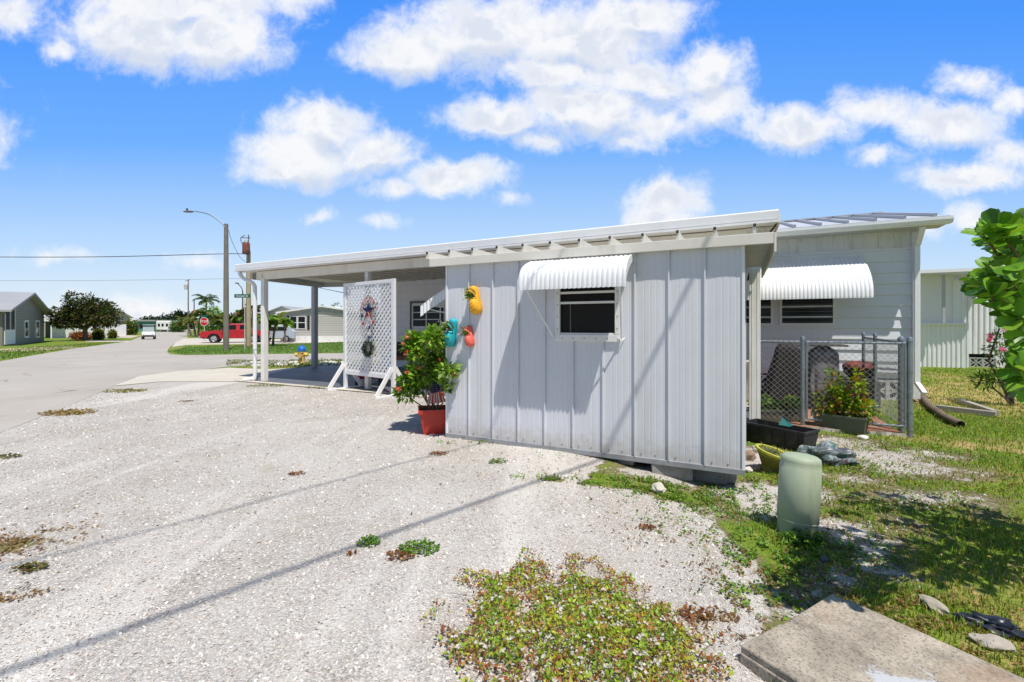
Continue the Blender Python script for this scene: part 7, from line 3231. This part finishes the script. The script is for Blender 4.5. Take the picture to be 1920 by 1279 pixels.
for i, (px_, pb_, ptop, rad_, lx) in enumerate(((436, 634, 600, 1.3, -.2), (452, 634, 594, 1.5, .1), (472, 634, 586, 1.7, .1), (490, 634, 596, 1.5, .2))):
    p = gp(px_, pb_)
    palm('garden_palm', ['bushy palm right of the lamp pole above the truck cab', 'bushy palm behind the street sign post', 'tallest bushy palm behind the tan pole', 'bushy palm behind the carport downspout'][i], p, CH + (HY - ptop) * p.y / F - p.z, rad_, 14, YC + GC, .12, (lx, 0), group='palms behind the truck', lw=.10, droop=.9)
for i, (px_, pb_, ptop, rad_, lx) in enumerate(((503, 650, 604, 1.0, -.1), (512, 649, 601, 1.05, .25), (534, 643, 608, .95, .0))):
    p = gp(px_, pb_)
    palm('coconut_palm', ['young green palm nearest the carport downspout', 'young green palm leaning right beside its neighbour', 'young green palm in front of the cream home shutter'][i], p, CH + (HY - ptop) * p.y / F - p.z, rad_, 13, BRIGHTG[:3] + [(.30, .38, .07)], .09, (lx, 0), group='young palms on the corner lawn', lw=.11, droop=.85)


def bush_at(px, pb, ptop, wpx, pal, label, name='bush', n=160, group=None, cat='bush', leaf=.22):
    p = gp(px, pb)
    u = p.y / F
    t = thing(name, label, cat, tuple(p), 0, group)
    h = CH + (HY - ptop) * u - p.z
    w = wpx * u / 2
    E = [((0, 0, h * .5), (w, w * .8, h * .5), 1), ((-w * .5, .1, h * .38), (w * .55, w * .5, h * .38), .6), ((w * .5, -.1, h * .42), (w * .55, w * .5, h * .42), .6)]
    crown('foliage', E, n, 12, w * .22, leaf, pal, t, LEAF, .5, .5)
    mb = MB()
    for e in E:
        limb(mb, (0, 0, -.03), e[0], .06, .02, .1)
    mb.build('stems', BARK, t)
    return t


bush_at(393, 628, 568, 38, BRIGHTG[:3], 'rounded bright green tree behind the tall palm', 'round_tree', 260, cat='tree', leaf=.3)
bush_at(312, 622, 603, 26, BRIGHTG, 'bright green bush by the far camper', n=160, leaf=.35)
bush_at(334, 623, 598, 26, GC, 'darker green bush right of the far bright bush', n=160, leaf=.35)
bush_at(281, 622, 609, 12, GC, 'small green bush in front of the teal bungalow', n=80, leaf=.3)
bush_at(152, 637, 623, 34, [(.40, .12, .05), (.32, .08, .04), (.22, .12, .04), (.46, .20, .08)], 'low rust red hedge behind the magnolia trunk', 'low_hedge', 150, cat='hedge', leaf=.2)
bush_at(184, 637, 618, 16, YC, 'yellowish croton bush right of the magnolia trunk', n=110, leaf=.25)
bush_at(210, 635, 620, 12, YC, 'smaller yellowish croton bush by the white panel fence', n=90, leaf=.25)
bush_at(245, 628, 600, 22, YC + GC, 'low palm like shrubs by the far driveway', n=110, leaf=.35)
bush_at(700, 640, 572, 60, GC, 'tree behind the cream home', 'round_tree', 160, cat='tree', leaf=.35)
bush_at(632, 624, 569, 26, GC, 'tree crown peeping over the cream home roof', 'round_tree', 120, cat='tree', leaf=.4)
for i, (px_, yy_, w_, top) in enumerate(((318, 190, 26, 590), (335, 180, 30, 585), (350, 185, 24, 590), (275, 200, 30, 596), (295, 210, 20, 598), (420, 150, 40, 592), (445, 160, 40, 590))):
    x = (px_ - CX) / F * yy_
    u = yy_ / F
    t = thing('background_tree', 'blank', 'tree', (x, yy_, g(x, yy_)), 0, 'far trees on the horizon')
    t['label'] = ['leftmost dark tree at the end of the road', 'tallest dark tree at the end of the road', 'dark tree right of the tallest one at the road end', 'far tree above the teal bungalow roof', 'small far tree right of the teal bungalow',
                  'far tree behind the lamp pole', 'far tree between the lamp pole and street sign'][i]
    h = CH + (HY - top) * u + .2
    mb = MB()
    mb.tube([(0, 0, 0), (0, 0, h * .5)], [.3, .15], 6)
    mb.build('trunk', BARK, t)
    crown('crown', [((0, 0, h * .6), (w_ * u / 2, 2.5, h * .4), 1), ((w_ * u * .3, 0, h * .45), (w_ * u / 3, 2, h * .35), .6)], 120, 10, 1.0, .9, [(.035, .06, .035), (.05, .08, .045), (.03, .05, .03)], t, LEAF, .6, .4)
